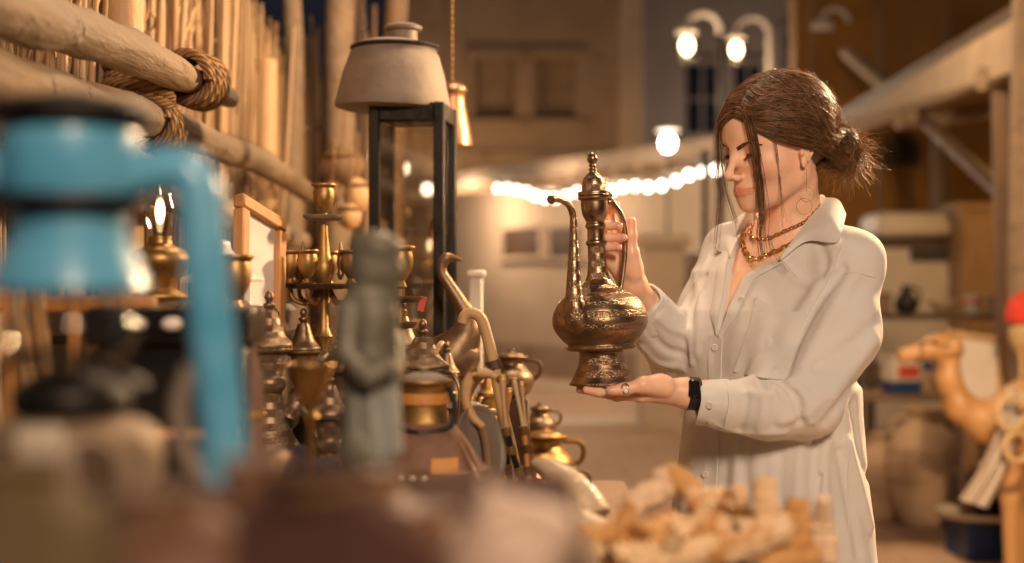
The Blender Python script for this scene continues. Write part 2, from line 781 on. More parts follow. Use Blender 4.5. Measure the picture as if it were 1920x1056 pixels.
def f_head0(p):
    q = to_head(p)
    a = np.abs(q[:, 1])
    m = np.stack([q[:, 0], a, q[:, 2]], 1)
    d = smin(sd_ell(m, (-.012, 0, .042), (.096, .072, .085)), sd_ell(m, (.038, 0, -.004), (.056, .054, .076)), .045)
    d = smin(d, sd_ell(m, (.046, 0, .055), (.050, .053, .044)), .03)
    d = smin(d, sd_rc(m, (.000, .046, -.038), (.070, .010, -.070), .016, .0145), .03)
    d = smin(d, sd_ell(m, (.083, 0, -.073), (.0155, .0155, .0135)), .018)
    d = smin(d, sd_ell(m, (.056, .040, -.008), (.022, .017, .016)), .028)
    d = smin(d, sd_ell(m, (.077, 0, -.046), (.024, .026, .022)), .022)
    d = smin(d, sd_rc(m, (.086, .012, .038), (.066, .046, .036), .0075, .008), .018)
    d = smax(d, -sd_ell(m, (.1, .0298, .018), (.015, .017, .0125)), .014)
    d = smin(d, sd_sph(m, (.0770, .0295, .0175), .0138), .004)
    d = smin(d, chain(m, [(.092, 0, .029), (.1035, 0, .009), (.1165, 0, -.0125)], [.0054, .0056, .0066], .006), .013)
    d = smin(d, sd_ell(m, (.1178, 0, -.0160), (.0078, .0076, .0070)), .007)
    d = smin(d, sd_ell(m, (.1065, .0095, -.0215), (.0090, .0054, .0058)), .006)
    d = smax(d, -sd_ell(m, (.111, .0055, -.0268), (.005, .0024, .0030)), .003)
    return d


def face_x(y, z):
    x = .14
    for _ in range(60):
        d = float(f_head0(np.array([tuple(from_head((x, y, z)))], dtype=np.float32))[0])
        x -= d * .8
    return x


def lipline(yz, off):
    return [(face_x(y, z) + o, y, z) for (y, z), o in zip(yz, off)]


UP_L = lipline([(.0275, -.0438), (.0215, -.0446), (.0130, -.0446), (.0042, -.0438), (0, -.0444)], [-.0014, -.0014, -.0013, -.0012, -.0016])
LO_L = lipline([(.0275, -.0441), (.0210, -.0476), (.0115, -.0501), (0, -.0512)], [-.0014, -.0018, -.0014, -.0012])
MO_L = lipline([(.0305, -.0422), (.0220, -.0459), (.0125, -.0480), (.004, -.0480), (0, -.0486)], [.0004, .0014, .0034, .0042, .0042])
UP_R, LO_R = [.0011, .0017, .0023, .0027, .0026], [.0011, .0022, .0030, .0034]


def f_head(p):
    d = f_head0(p)
    q = to_head(p)
    m = np.stack([q[:, 0], np.abs(q[:, 1]), q[:, 2]], 1)
    near = (m[:, 0] > .05) & (m[:, 2] < -.01)
    if near.any():
        mm, e = m[near], d[near]
        up, lo = chain(mm, UP_L, UP_R, .003), chain(mm, LO_L, LO_R, .004)
        e = smin(e, smin(up, lo, .0022), .0045)
        e = smax(e, -chain(mm, MO_L, [.0016, .0016, .0015, .0014, .0014], .002), .0024)
        d[near] = e
    near = (m[:, 1] > .05)
    if near.any():
        e = m[near] - V3((.007, .0685, .004))
        ca, sa = math.cos(.32), math.sin(.32)
        e = np.stack([e[:, 0] * ca + e[:, 1] * sa, -e[:, 0] * sa + e[:, 1] * ca, e[:, 2]], 1)
        e = np.stack([e[:, 0] * .98 + e[:, 2] * .17, e[:, 1], e[:, 2] * .98 - e[:, 0] * .17], 1)
        ear = sd_ell(e, (-.002, .0022, .003), (.0130, .0055, .0225))
        ear = smin(ear, sd_ell(e, (.003, .0035, -.0205), (.0072, .0042, .0085)), .006)
        ear = smin(ear, chain(e, [(.008, .004, .006), (.0105, .005, .016), (.003, .007, .0255), (-.009, .009, .0225), (-.0145, .010, .010), (-.0135, .0095, -.004), (-.007, .0065, -.016)], [.0024, .0026, .0029, .0030, .0029, .0027, .0026], .002), .003)
        ear = smin(ear, chain(e, [(-.002, .006, .015), (-.0065, .0085, .005), (-.005, .0075, -.007), (.0, .006, -.013)], [.0022, .0026, .0024, .0022], .002), .003)
        ear = smin(ear, sd_ell(e, (.0115, .005, -.004), (.0035, .004, .0052)), .003)
        d[near] = smin(d[near], ear, .005)
    return d


NK0 = tuple(from_head((-.018, 0, -.04)))
NK1 = pv(1494, 440, 2.55)


def f_torso_skin(p):
    t = to_torso(p)
    z = t[:, 2]
    zs = [.80, .90, 1.05, 1.20, 1.28, 1.35, 1.40, 1.45]
    A = np.interp(z, zs, [.165, .165, .13, .145, .155, .15, .09, .05])
    B = np.interp(z, zs, [.115, .115, .095, .10, .105, .085, .06, .04])
    c = np.interp(z, zs, [0, 0, 0, .01, .012, .0, -.01, -.012])
    k = np.sqrt((t[:, 1] / A) ** 2 + ((t[:, 0] - c) / B) ** 2)
    d = (k - 1) * np.minimum(A, B)
    d = smax(d, z - 1.44, .03)
    d = smax(d, .8 - z, .03)
    d = smin(d, sd_rc(p, pv(1490, 452, 2.55), SH_L, .044, .030), .04)
    d = smin(d, sd_rc(p, pv(1490, 452, 2.55), SH_R, .044, .030), .04)
    m = np.stack([t[:, 0], np.abs(t[:, 1]), t[:, 2]], 1)
    d = smin(d, sd_ell(m, (.065, .068, 1.215), (.058, .06, .06)), .03)
    d = smin(d, sd_rc(m, (.052, .018, 1.372), (.040, .085, 1.385), .006, .005), .02)     # collar bones
    return d


def f_neck(p):
    d = sd_rc(p, NK0, NK1, .043, .051)
    # the tendon from behind the ear to the notch of the collar bones
    d = smin(d, sd_rc(p, tuple(from_head((-.020, .040, -.050))), tuple(from_torso(.05, .012, 1.37)), .007, .008), .04)
    return d


def finger(p, js, r0, r1):
    n = len(js)
    rads = [r0 + (r1 - r0) * i / (n - 1) for i in range(n)]
    return chain(p, js, rads, .004)


RH = dict(
    index=[pv(1161, 442, 2.459), pv(1143, 409, 2.453), pv(1147, 391, 2.441), pv(1155, 384, 2.434)],
    middle=[pv(1150, 454, 2.461), pv(1114, 429, 2.437), pv(1136, 423, 2.410), pv(1160, 424, 2.401)],
    ring=[pv(1143, 469, 2.459), pv(1112, 452, 2.436), pv(1140, 446, 2.410), pv(1169, 446, 2.401)],
    little=[pv(1140, 486, 2.455), pv(1116, 470, 2.436), pv(1140, 464, 2.411), pv(1160, 464, 2.402)],
    thumb=[pv(1188, 512, 2.452), pv(1184, 477, 2.443), pv(1183, 441, 2.438), pv(1184, 415, 2.436)])
LH = dict(
    index=[pv(1202, 741, 2.335), pv(1156, 743, 2.342), pv(1124, 736, 2.352), pv(1100, 731, 2.357)],
    middle=[pv(1200, 741, 2.355), pv(1148, 740, 2.37), pv(1114, 734, 2.38), pv(1088, 730, 2.385)],
    ring=[pv(1204, 741, 2.375), pv(1154, 739, 2.393), pv(1122, 733, 2.403), pv(1100, 730, 2.408)],
    little=[pv(1212, 740, 2.393), pv(1172, 739, 2.413), pv(1148, 734, 2.423), pv(1131, 731, 2.428)],
    thumb=[pv(1246, 724, 2.322), pv(1206, 722, 2.312), pv(1170, 730, 2.306), pv(1144, 733, 2.304)])


def f_hand(p, h, wr, el, thenar, scale=1.0):
    d = None
    for k, (r0, r1) in dict(index=(.0092, .0070), middle=(.0093, .0071), ring=(.0088, .0068), little=(.0078, .0060)).items():
        e = finger(p, h[k], r0 * scale, r1 * scale)
        d = e if d is None else np.minimum(d, e)
    palm = None
    for k, r in dict(index=.0125, middle=.0125, ring=.0120, little=.0112).items():
        e = sd_rc(p, wr, h[k][0], .0165, r)
        palm = e if palm is None else smin(palm, e, .012)
    d = smin(d, palm, .005)
    t = h['thumb']
    th = chain(p, t, [.0145, .0112, .0098, .0080], .006)
    d = smin(d, th, .006)
    d = smin(d, chain(p, [wr, thenar, t[1]], [.017, .0165, .0115], .012), .012)
    fa = sd_rc(p, wr, el, .0215, .036)
    d = smin(d, fa, .016)
    return d


TH_R = pv(1184, 502, 2.454)
TH_L = pv(1236, 723, 2.328)


def f_rhand(p):
    return f_hand(p, RH, WR_R, EL_R, TH_R)


def f_lhand(p):
    return f_hand(p, LH, WR_L, EL_L, TH_L)


def f_upper(p):
    d = smin(f_head(p), f_neck(p), .012)
    return smin(d, f_torso_skin(p), .035)


# ---------------------------------------------------------------- shirt
CUFF_L, CUFF_R = np.array(pv(1305, 755, 2.345)), np.array(pv(1197, 566, 2.50))
FOLDS = []


def arm_cut(p, c, dr):
    return (p - V3(c)) @ V3(dr)


def f_shirt0(p):
    t = to_torso(p)
    z = t[:, 2]
    zs = [.66, .78, .9, 1.0, 1.1, 1.2, 1.28, 1.35, 1.40, 1.45]
    A = np.interp(z, zs, [.205, .200, .190, .180, .170, .170, .170, .165, .11, .06])
    B = np.interp(z, zs, [.180, .172, .162, .148, .138, .132, .122, .100, .074, .05])
    c = np.interp(z, zs, [.01, .012, .014, .014, .012, .012, .012, .0, -.008, -.01])
    k = np.sqrt((t[:, 1] / A) ** 2 + ((t[:, 0] - c) / B) ** 2)
    d = (k - 1) * np.minimum(A, B)
    # loose hang: soft vertical drapes below the chest
    an = np.arctan2(t[:, 1], t[:, 0] - c)
    w = np.clip((1.2 - z) / .35, 0, 1)
    d = d - w * (.0035 * np.sin(an * 9 + 2 * np.sin(z * 6)) + .003 * np.sin(an * 5 + 1.0 + z * 3))
    m = np.stack([t[:, 0], np.abs(t[:, 1]), t[:, 2]], 1)
    d = smin(d, sd_ell(m, (.07, .070, 1.212), (.068, .07, .07)), .05)
    d = smin(d, sd_rc(p, pv(1492, 448, 2.55), SH_L, .056, .053), .045)
    d = smin(d, sd_rc(p, pv(1490, 448, 2.55), SH_R, .056, .053), .045)
    # sleeves
    dl = unit(np.array(EL_L) - CUFF_L)
    sl = chain(p, [pv(1592, 494, 2.445), pv(1572, 620, 2.41), pv(1512, 745, 2.372)], [.056, .066, .062], .03)
    fl = chain(p, [pv(1500, 752, 2.372), pv(1440, 764, 2.352), pv(1260, 752, 2.345)], [.060, .052, .030], .02)
    fl = smax(fl, .014 - arm_cut(p, CUFF_L, unit((1, .03, -.02))), .003)
    sl = smin(sl, fl, .035)
    dr_ = unit(np.array(EL_R) - CUFF_R)
    sr = chain(p, [pv(1376, 476, 2.69), pv(1335, 590, 2.67), pv(1292, 684, 2.655)], [.055, .062, .060], .03)
    fr = sd_rc(p, tuple(CUFF_R - dr_ * .05), pv(1285, 680, 2.645), .040, .060)
    fr = smax(fr, .014 - arm_cut(p, CUFF_R, dr_), .003)
    sr = smin(sr, fr, .035)
    d = smin(d, sl, .022)
    d = smin(d, sr, .022)
    d = smax(d, .72 - z, .004)
    return d


def seg_dist(p, pts):
    best = None
    for a, b in zip(pts[:-1], pts[1:]):
        e = sd_rc(p, a, b, 0, 0)
        best = e if best is None else np.minimum(best, e)
    return best


def add_fold(px_pts, amp, w, n=8):
    pts = [tuple(ray_hit(f_shirt0, x, y)) for x, y in [(v.x, v.z) for v in bez([(a, 0, b) for a, b in px_pts], n)]]
    w = max(.0055, w * .68)
    FOLDS.append((pts, amp, w, np.min(np.array(pts), 0) - 3 * w, np.max(np.array(pts), 0) + 3 * w))


def f_shirt1(p):
    d = f_shirt0(p)
    near = np.abs(d) < .06
    if not near.any():
        return d
    q = p[near]
    e = d[near]
    # crumpled linen
    e = e - .0022 * nz(q, 31, 35, 15, 0) - .0013 * nz(q, 70, 55, 33, 2) - .0004 * nz(q, 130, 130, 90, 4)
    for pts, amp, w, lo, hi in FOLDS:
        ok = ((q > V3(lo)) & (q < V3(hi))).all(1)
        if ok.any():
            s = seg_dist(q[ok], pts)
            e[ok] -= 1.15 * amp * np.exp(-(s / w) ** 2)
    d = d.copy()
    d[near] = e
    return d


def to_lz(px, py):
    t = to_torso(np.array([tuple(ray_hit(f_shirt0, px, py))], dtype=np.float32))[0]
    return float(t[1]), float(t[2])


V_NEAR = [to_lz(*k) for k in ((1349, 632), (1366, 592), (1381, 553), (1400, 516), (1462, 484))]
V_FAR = [to_lz(*k) for k in ((1347, 632), (1350, 592), (1356, 553), (1361, 516), (1370, 470))]
V_NEAR.append((V_NEAR[-1][0] + .03, V_NEAR[-1][1] + .03))
V_FAR.append((V_FAR[-1][0] - .005, V_FAR[-1][1] + .03))


def edge_at(e, z):
    return np.interp(z, [k[1] for k in e], [k[0] for k in e])


def f_vcut(p):
    """the open front of the shirt, below zero inside the opening"""
    t = to_torso(p)
    l, z = t[:, 1], t[:, 2]
    d = np.maximum(l - edge_at(V_NEAR, z), edge_at(V_FAR, z) - l) * .75
    d = np.maximum(d, V_NEAR[0][1] - z)
    d = np.maximum(d, .01 - t[:, 0])
    nk = sd_rc(p, pv(1492, 470, 2.53), pv(1478, 380, 2.55), .062, .064)
    return np.minimum(d, nk)


def f_shirt(p):
    d = f_shirt1(p)
    near = np.abs(d) < .03
    inner = f_torso_skin(p) - .004
    d = smax(d, -np.maximum(f_vcut(p), -d - .06), .004)
    return d


for pts, amp, w in [
    ([(1580, 505), (1530, 575), (1492, 650), (1472, 706)], -.010, .010),
    ([(1600, 520), (1556, 590), (1520, 660), (1500, 705)], .007, .016),
    ([(1560, 505), (1505, 580), (1465, 650), (1452, 700)], .006, .014),
    ([(1640, 640), (1600, 690), (1560, 740)], .008, .018),
    ([(1648, 600), (1590, 650), (1530, 690)], -.005, .014),
    ([(1630, 690), (1590, 740), (1550, 790)], -.008, .013),
    ([(1460, 716), (1492, 745), (1500, 790)], -.008, .009),
    ([(1478, 712), (1512, 745), (1520, 790)], .006, .010),
    ([(1438, 714), (1456, 750), (1450, 800)], -.004, .008),
    ([(1420, 714), (1432, 750), (1424, 808)], .004, .010),
    ([(1395, 720), (1400, 755), (1388, 806)], -.004, .008),
    ([(1370, 722), (1371, 760), (1362, 800)], .003, .008),
    ([(1350, 722), (1352, 760), (1348, 800)], -.003, .005),
    ([(1350, 800), (1400, 812), (1470, 812)], .004, .009),
    ([(1470, 790), (1520, 770), (1545, 740)], .005, .012),
    ([(1400, 735), (1440, 742), (1480, 728)], .004, .010),
    # trunk
    ([(1300, 470), (1310, 560), (1306, 660)], .004, .014),
    ([(1420, 560), (1440, 640), (1430, 710)], .004, .018),
    ([(1462, 480), (1490, 520), (1540, 545)], .004, .014),
    ([(1540, 460), (1550, 500), (1535, 560)], -.004, .012),
    ([(1590, 830), (1610, 900), (1632, 985)], .008, .014),
    ([(1575, 850), (1590, 930), (1610, 1040)], -.006, .012),
    ([(1552, 830), (1545, 900), (1560, 1050)], .007, .013),
    ([(1530, 830), (1524, 900), (1528, 990)], -.007, .010),
    ([(1500, 840), (1495, 930), (1500, 1050)], .006, .014),
    ([(1465, 836), (1462, 920), (1466, 1050)], -.005, .014),
    ([(1420, 836), (1418, 920), (1424, 1050)], .006, .018),
    ([(1362, 835), (1356, 920), (1360, 1050)], -.005, .012),
    ([(1385, 835), (1380, 920), (1388, 1050)], .005, .014),
    ([(1345, 640), (1342, 740), (1336, 830), (1330, 1040)], -.0035, .005),
    ([(1600, 760), (1615, 850), (1640, 930)], -.006, .014),
    ([(1620, 720), (1632, 800), (1640, 870)], .006, .016),
    # far sleeve
    ([(1218, 575), (1250, 610), (1285, 625)], .006, .010),
    ([(1212, 610), (1245, 650), (1288, 668)], -.006, .010),
    ([(1205, 650), (1235, 680), (1280, 690)], .006, .010),
    ([(1330, 480), (1300, 540), (1278, 585)], .005, .012),
    ([(1322, 520), (1300, 575), (1288, 610)], -.006, .010),
    ([(1275, 590), (1292, 620), (1296, 680)], .005, .010),
]:
    add_fold(pts, amp, w)
add_fold([(1537, 895), (1532, 930), (1526, 985)], -.012, .0045)
add_fold([(1545, 895), (1541, 930), (1535, 985)], .005, .006)

# ---------------------------------------------------------------- build the figure
skin = mat('skin', (.80, .50, .345), (.88, .575, .41), scale=38, rough=.44, rvar=.10, bump=.16, bscale=520, sss=.22, spec=.45, attr='tint', bdist=.001)
linen = mat('linen', (.70, .695, .665), (.76, .75, .72), scale=14, rough=.86, rvar=.05, bump=.22, bscale=900, kind='weave', bdist=.0006, sheen=.15, transl=.10)
hairm = mat('hair', (.17, .085, .040), (.36, .20, .10), scale=60, rough=.36, rvar=.08, bump=0, attr='tint', transl=.32, spec=.6)
gold = mat('gold_plate', (.72, .45, .16), (.85, .57, .24), scale=50, rough=.22, rvar=.08, metal=1, bump=.05)
silver = mat('pale_metal', (.8, .74, .66), scale=20, rough=.2, metal=1, bump=0)
pearl = mat('pearl', (.86, .82, .76), scale=20, rough=.18, rvar=.05, bump=0, coat=.6)
nailm = mat('nail_varnish', (.66, .38, .29), (.72, .44, .34), scale=40, rough=.32, rvar=.05, bump=0, coat=.5)
black_rubber = mat('black_rubber', (.012, .012, .013), (.02, .02, .02), scale=40, rough=.45, bump=.1)
hairl = mat('backlit_frizz', (.26, .14, .06), (.46, .27, .12), scale=60, rough=.4, rvar=.08, bump=0, attr='tint', transl=.5, spec=.5)  # flyaway hair, paler: golden back light put into the colour
lockm = mat('lock_hair', (.19, .10, .05), (.40, .23, .12), scale=60, rough=.38, rvar=.08, bump=0, attr='tint', transl=.4, spec=.5)
brow_m = mat('brow_hair', (.085, .046, .027), rough=.7, bump=0)
white_m = mat('eye_white', (.75, .70, .66), scale=5, rough=.15, bump=0, attr='tint')
cloth_dark = mat('dark_trousers', (.03, .03, .035), (.045, .045, .05), scale=20, rough=.9, bump=.3)
leather_tan = mat('tan_leather', (.20, .11, .06), (.28, .16, .09), scale=20, rough=.5, bump=.3)

woman = thing('person', 'woman in a loose pale shirt holding up an engraved ewer with both hands', 'person', (TA[0], TA[1], 0))
WO = np.array([TA[0], TA[1], 0])


def shift(mb):
    mb.v = [(v[0] - WO[0], v[1] - WO[1], v[2]) for v in mb.v]
    return mb


pieces = []
lo = np.array([HC[0] - .20, HC[1] - .22, 1.16])
hi = np.array([HC[0] + .26, HC[1] + .24, HC[2] + .16])
v, q = nets(f_upper, lo, hi, .0023, keep=lambda w: (w[:, 2] > 1.18))
v = relax(v, q, 1, .25)
pieces.append((v, q))
for h, wr, fh in ((RH, WR_R, f_rhand), (LH, WR_L, f_lhand)):
    pts = np.array([j for js in h.values() for j in js] + [wr])
    far = np.array(wr) + .32 * (np.array(EL_R if fh is f_rhand else EL_L) - np.array(wr))
    pts = np.concatenate([pts, far[None]])
    v, q = nets(fh, pts.min(0) - .03, pts.max(0) + .03, .0019)
    v = relax(v, q, 1, .3)
    pieces.append((v, q))


def f_under(p):
    d = f_torso_skin(p) + .004
    for s, e, w in ((SH_L, EL_L, WR_L), (SH_R, EL_R, WR_R)):
        d = smin(d, sd_rc(p, s, e, .030, .030), .02)
        d = smin(d, sd_rc(p, e, w, .034, .020), .01)
    for sg in (-1, 1):
        hip, kn, an = from_torso(0, .088 * sg, .86), from_torso(.012, .092 * sg, .48), from_torso(.0, .09 * sg, .08)
        d = smin(d, sd_rc(p, tuple(hip), tuple(kn), .055, .036), .03)
        d = smin(d, sd_rc(p, tuple(kn), tuple(an), .036, .032), .02)
        d = smin(d, sd_rc(p, tuple(an), tuple(from_torso(.13, .10 * sg, .045)), .033, .026), .02)
    return d


v, q = nets(f_under, (-.0, 2.1, .0), (.85, 2.9, 1.36), .013)
pieces.append((v, q))
vs, qs, off = [], [], 0
for v, q in pieces:
    vs.append(v)
    qs.append(q + off)
    off += len(v)
vs, qs = np.concatenate(vs), np.concatenate(qs)
# lips and a little red in cheeks, ears, nose tip and finger ends: the skin's own colour
hq = to_head(vs.astype(np.float32))
ha = np.stack([hq[:, 0], np.abs(hq[:, 1]), hq[:, 2]], 1)
lip = np.minimum(chain(ha, UP_L, [r_ + .0006 for r_ in UP_R]), chain(ha, LO_L, [r_ + .0006 for r_ in LO_R]))
lw = np.clip(1 - lip / .0016, 0, 1)[:, None]
bl = np.exp(-(np.linalg.norm(ha - V3((.075, .045, -.02)), axis=1) / .025) ** 2)[:, None]
tint = np.ones((len(vs), 3))
tint = tint * (1 - bl * np.array([.0, .13, .12]))
tint = tint * (1 - lw) + lw * np.array([.84, .60, .58])
for h in (RH, LH):
    for js in h.values():
        e = np.exp(-(np.linalg.norm(vs - np.array(js[-1]), axis=1) / .014) ** 2)[:, None]
        tint = tint * (1 - e * np.array([0, .16, .16]))
np_mesh('body', vs, qs, skin, woman, tint, WO)

v, q = nets(f_shirt, (.02, 2.18, .70), (.80, 2.95, 1.47), .0041)
v = relax(v, q, 1, .15)
shirt = np_mesh('shirt', v, q, linen, woman, None, WO)

# trousers and shoes (below the frame)


def f_trousers(p):
    t = to_torso(p)
    d = sd_ell(p, tuple(from_torso(0, 0, .9)), (.14, .12, .10))
    for sg in (-1, 1):
        d = smin(d, sd_rc(p, tuple(from_torso(0, .088 * sg, .86)), tuple(from_torso(.02, .095 * sg, .1)), .080, .07), .03)
    return np.maximum(d, .09 - p[:, 2])


v, q = nets(f_trousers, (.15, 2.2, .05), (.85, 2.9, 1.05), .011)
np_mesh('trousers', v, q, cloth_dark, woman, None, WO)
for sg in (-1, 1):
    a, b = from_torso(-.02, .095 * sg, .05), from_torso(.16, .11 * sg, .035)
    v, q = nets(lambda p: np.maximum(smin(sd_rc(p, tuple(a), tuple(b), .045, .038), sd_rc(p, tuple(a), tuple(a + Vector((0, 0, .05))), .043, .04), .02), .004 - p[:, 2]),
                np.minimum(a, b) - np.array([.06, .06, .06]), np.maximum(a, b) + np.array([.06, .06, .12]), .008)
    np_mesh('shoe', v, q, leather_tan, woman, None, WO)

# ---------------------------------------------------------------- eyes, lashes, brows
for s in (-1, 1):
    c = np.array([.0770, .0295 * s, .0175])

    def on(az, el, r):
        return from_head(c + r * np.array([math.cos(el) * math.cos(az), math.cos(el) * math.sin(az), math.sin(el)]))
    mb = MB()
    col = []
    nA, nE = 22, 6
    vv = []
    for i in range(nA + 1):
        t = i / nA
        az = R(-46 + 96 * t) if s > 0 else R(46 - 96 * t)
        top = R(-11 + 8 * math.sin(PI * t) - 2 * t)
        bot = R(-13 - 13 * math.sin(PI * t) ** .8 - 1 * t)
        for j in range(nE + 1):
            el = top + (bot - top) * j / nE
            vv.append(on(az, el, .0143))
            iris = math.hypot(az - R(2), el - R(-16)) < R(19)
            col.append((.10, .055, .03) if iris else (1, 1, 1))
    fs = [(i * (nE + 1) + j, i * (nE + 1) + j + 1, (i + 1) * (nE + 1) + j + 1, (i + 1) * (nE + 1) + j) for i in range(nA) for j in range(nE)]
    v = np.array([tuple(k) for k in vv])
    np_mesh('eye', v, np.array(fs), white_m, woman, np.array(col), WO)
    mb = MB()
    for row in range(2):
        top = []
        for i in range(13):
            t = i / 12
            az = R(-48 + 100 * t) if s > 0 else R(48 - 100 * t)
            top.append(on(az, R(-11 + 8 * math.sin(PI * t) - 2 * t), .0146 + row * .0003))
        mb.tube(top, [.0003] + [.0006] * 11 + [.0003], 5)
    for i in range(26):
        t = .08 + .92 * i / 25
        az = R(-48 + 100 * t) if s > 0 else R(48 - 100 * t)
        el = R(-11 + 8 * math.sin(PI * t) - 2 * t)
        az2 = az + R(8) * (t - .3) * s
        mb.tube([on(az, el, .0146), on(az2, el - R(12), .0175), on(az2, el - R(16), .0205), on(az2, el - R(14), .0235)], [.0004, .00036, .0003, .0001], 3)
    shift(mb).build('eyelashes', brow_m, woman)
    # brow: many short hairs along an arch on the brow ridge
    mb = MB()
    g = random.Random(5)
    for i in range(170):
        t = g.random()
        y = (.0105 + .038 * t) * s
        z = .0270 + .0085 * math.sin(min(t * 1.25, 1) * PI * .62) - .006 * max(0, t - .7) / .3
        wd = .0033 * (1 - .65 * t)
        q0 = np.array([.12, y, z + g.uniform(-wd, wd)])
        for _ in range(40):
            dd = float(f_head(np.array([tuple(from_head(q0))], dtype=np.float32))[0])
            q0[0] -= dd * .8
        q1 = q0 + np.array([-.0035 - .004 * t, .006 * s, .0022 - .003 * t])
        qm = (q0 + q1) / 2 + np.array([.0014, 0, .0003])
        mb.tube([from_head(q0 + [.0003, 0, 0]), from_head(qm), from_head(q1 + [.001, 0, 0])], [.0004, .00045, .00015], 3)
    shift(mb).build('eyebrow', brow_m, woman)

# ---------------------------------------------------------------- nails, ring, watch


def nail(fh, tip, prev, facing, w=.0052, l=.0078):
    tip, prev = Vector(tip), Vector(prev)
    ax = (tip - prev).normalized()
    n = Vector(facing)
    n = (n - ax * n.dot(ax)).normalized()
    sd = ax.cross(n)
    mb = MB()
    vs, fs = [], []
    for i in range(7):
        for j in range(7):
            a, b = (i / 6 - .45) * l * 1.0, (j / 6 - .5) * 2
            wl = w * (1 - .25 * (i / 6) ** 3)
            pt = tip + ax * (a + .0008) + sd * (b * wl) + n * .02
            for _ in range(30):
                dd = float(fh(np.array([tuple(pt)], dtype=np.float32))[0])
                pt = pt - n * (dd - .0006) * .8
                if abs(dd - .0006) < 2e-5:
                    break
            vs.append(pt)
    for i in range(6):
        for j in range(6):
            fs.append((i * 7 + j, i * 7 + j + 1, (i + 1) * 7 + j + 1, (i + 1) * 7 + j))
    mb.add(vs, fs)
    shift(mb).build('fingernail', nailm, woman)


for k in ('middle', 'ring', 'little'):
    nail(f_rhand, RH[k][3], RH[k][2], (0.1, -1, .25))
nail(f_lhand, LH['thumb'][3], LH['thumb'][2], (-.1, -1, .1), .0055, .0095)

rg = MB()
ta, tb_ = Vector(LH['thumb'][1]), Vector(LH['thumb'][2])
ax = (tb_ - ta).normalized()
u_, w_ = frame_of(ax)
rc_ = tb_ - ax * .004
rg.torus(rc_, .0112, .0013, Matrix((u_, w_, ax)).transposed(), 28, 8)
fr = ray_hit(f_lhand, 1172, 727)
rg.torus(fr + Vector((0, -.002, .001)), .0052, .0011, Matrix.Rotation(R(80), 3, 'X'), 18, 6, arc=PI * 1.1, a0=0)
ro = shift(rg).build('ring', silver, woman)
mb = MB().ball(ray_hit(f_lhand, 1173, 733) + Vector((0, -.0035, 0)), .0043, 16)
pb = shift(mb).build('pearl', pearl, ro)

# wrist band
wc = Vector(WR_L) + (Vector(EL_L) - Vector(WR_L)).normalized() * .0115
wx = (Vector(EL_L) - Vector(WR_L)).normalized()
wu, ww = frame_of(wx)
wm = Matrix((wu, ww, wx)).transposed()
mb = MB()
prof = [(.0245, -.0095), (.0268, -.0095), (.0275, -.006), (.0275, .006), (.0268, .0095), (.0245, .0095)]
mb.lathe(prof + [prof[0]], 40, wc, wm, caps=False)
wb = shift(mb).build('wrist_band', black_rubber, woman)
mb = MB()
rot = Matrix((wx, Vector((0, -1, .35)).normalized().cross(wx) * -1, Vector((0, -1, .35)).normalized())).transposed()
mb.box(wc + Vector((0, -.0245, .010)), (.0200, .030, .008), rot, .3)
shift(mb).build('watch_case', mat('black_glass', (.01, .01, .012), rough=.12, rvar=.03, bump=0, coat=.5), wb)

# ---------------------------------------------------------------- collar, placket, pocket, buttons


def sheet(name, rows, thick, material, parent, sub=5):
    """quad sheet through rows of points, with a real thickness"""
    rows = [bez(r, sub * (len(r) - 1)) for r in rows]
    cols = [bez([r[i] for r in rows], sub * (len(rows) - 1)) for i in range(len(rows[0]))]
    n, m = len(cols), len(cols[0])
    V = np.array([[tuple(x) for x in c] for c in cols])
    du = np.gradient(V, axis=0)
    dv = np.gradient(V, axis=1)
    N = np.cross(du, dv)
    N /= np.maximum(np.linalg.norm(N, axis=2, keepdims=True), 1e-9)
    if (N[..., 1].mean()) > 0:
        N = -N
    top, bot = V + N * thick * .5, V - N * thick * .5
    vs = [tuple(x) for x in top.reshape(-1, 3)] + [tuple(x) for x in bot.reshape(-1, 3)]
    o = n * m
    fs = []
    for i in range(n - 1):
        for j in range(m - 1):
            a, b, c, d = i * m + j, i * m + j + 1, (i + 1) * m + j + 1, (i + 1) * m + j
            fs += [(a, b, c, d), (a + o, d + o, c + o, b + o)]
    rim = [i * m for i in range(n)] + [(n - 1) * m + j for j in range(1, m)] + [i * m + m - 1 for i in range(n - 2, -1, -1)] + [j for j in range(m - 2, 0, -1)]
    for a, b in zip(rim, rim[1:] + rim[:1]):
        fs.append((a, b, b + o, a + o))
    mb = MB().add(vs, fs)
    return shift(mb).build(name, material, parent, angle=60)


def sh(px, py, off=.004, f=f_shirt1, **k):
    return ray_hit(f, px, py, off=off, **k)


# near collar leaf: fold line along the neck, outer edge lying on the shirt
inner = [P(1546, 371, 2.545), P(1528, 398, 2.483), P(1509, 421, 2.465), P(1490, 448, 2.449), P(1462, 485, 2.438)]
outer = [P(1586, 402, 2.515), sh(1578, 432, .008), sh(1567, 455, .008), sh(1512, 453, .008), sh(1463, 488, .007)]
mid = [(a + b) / 2 + Vector((.004, -.006, .010)) * k for a, b, k in zip(inner, outer, (1, 1, .9, .5, .1))]
sheet('collar', [inner, mid, outer], .0022, linen, shirt)
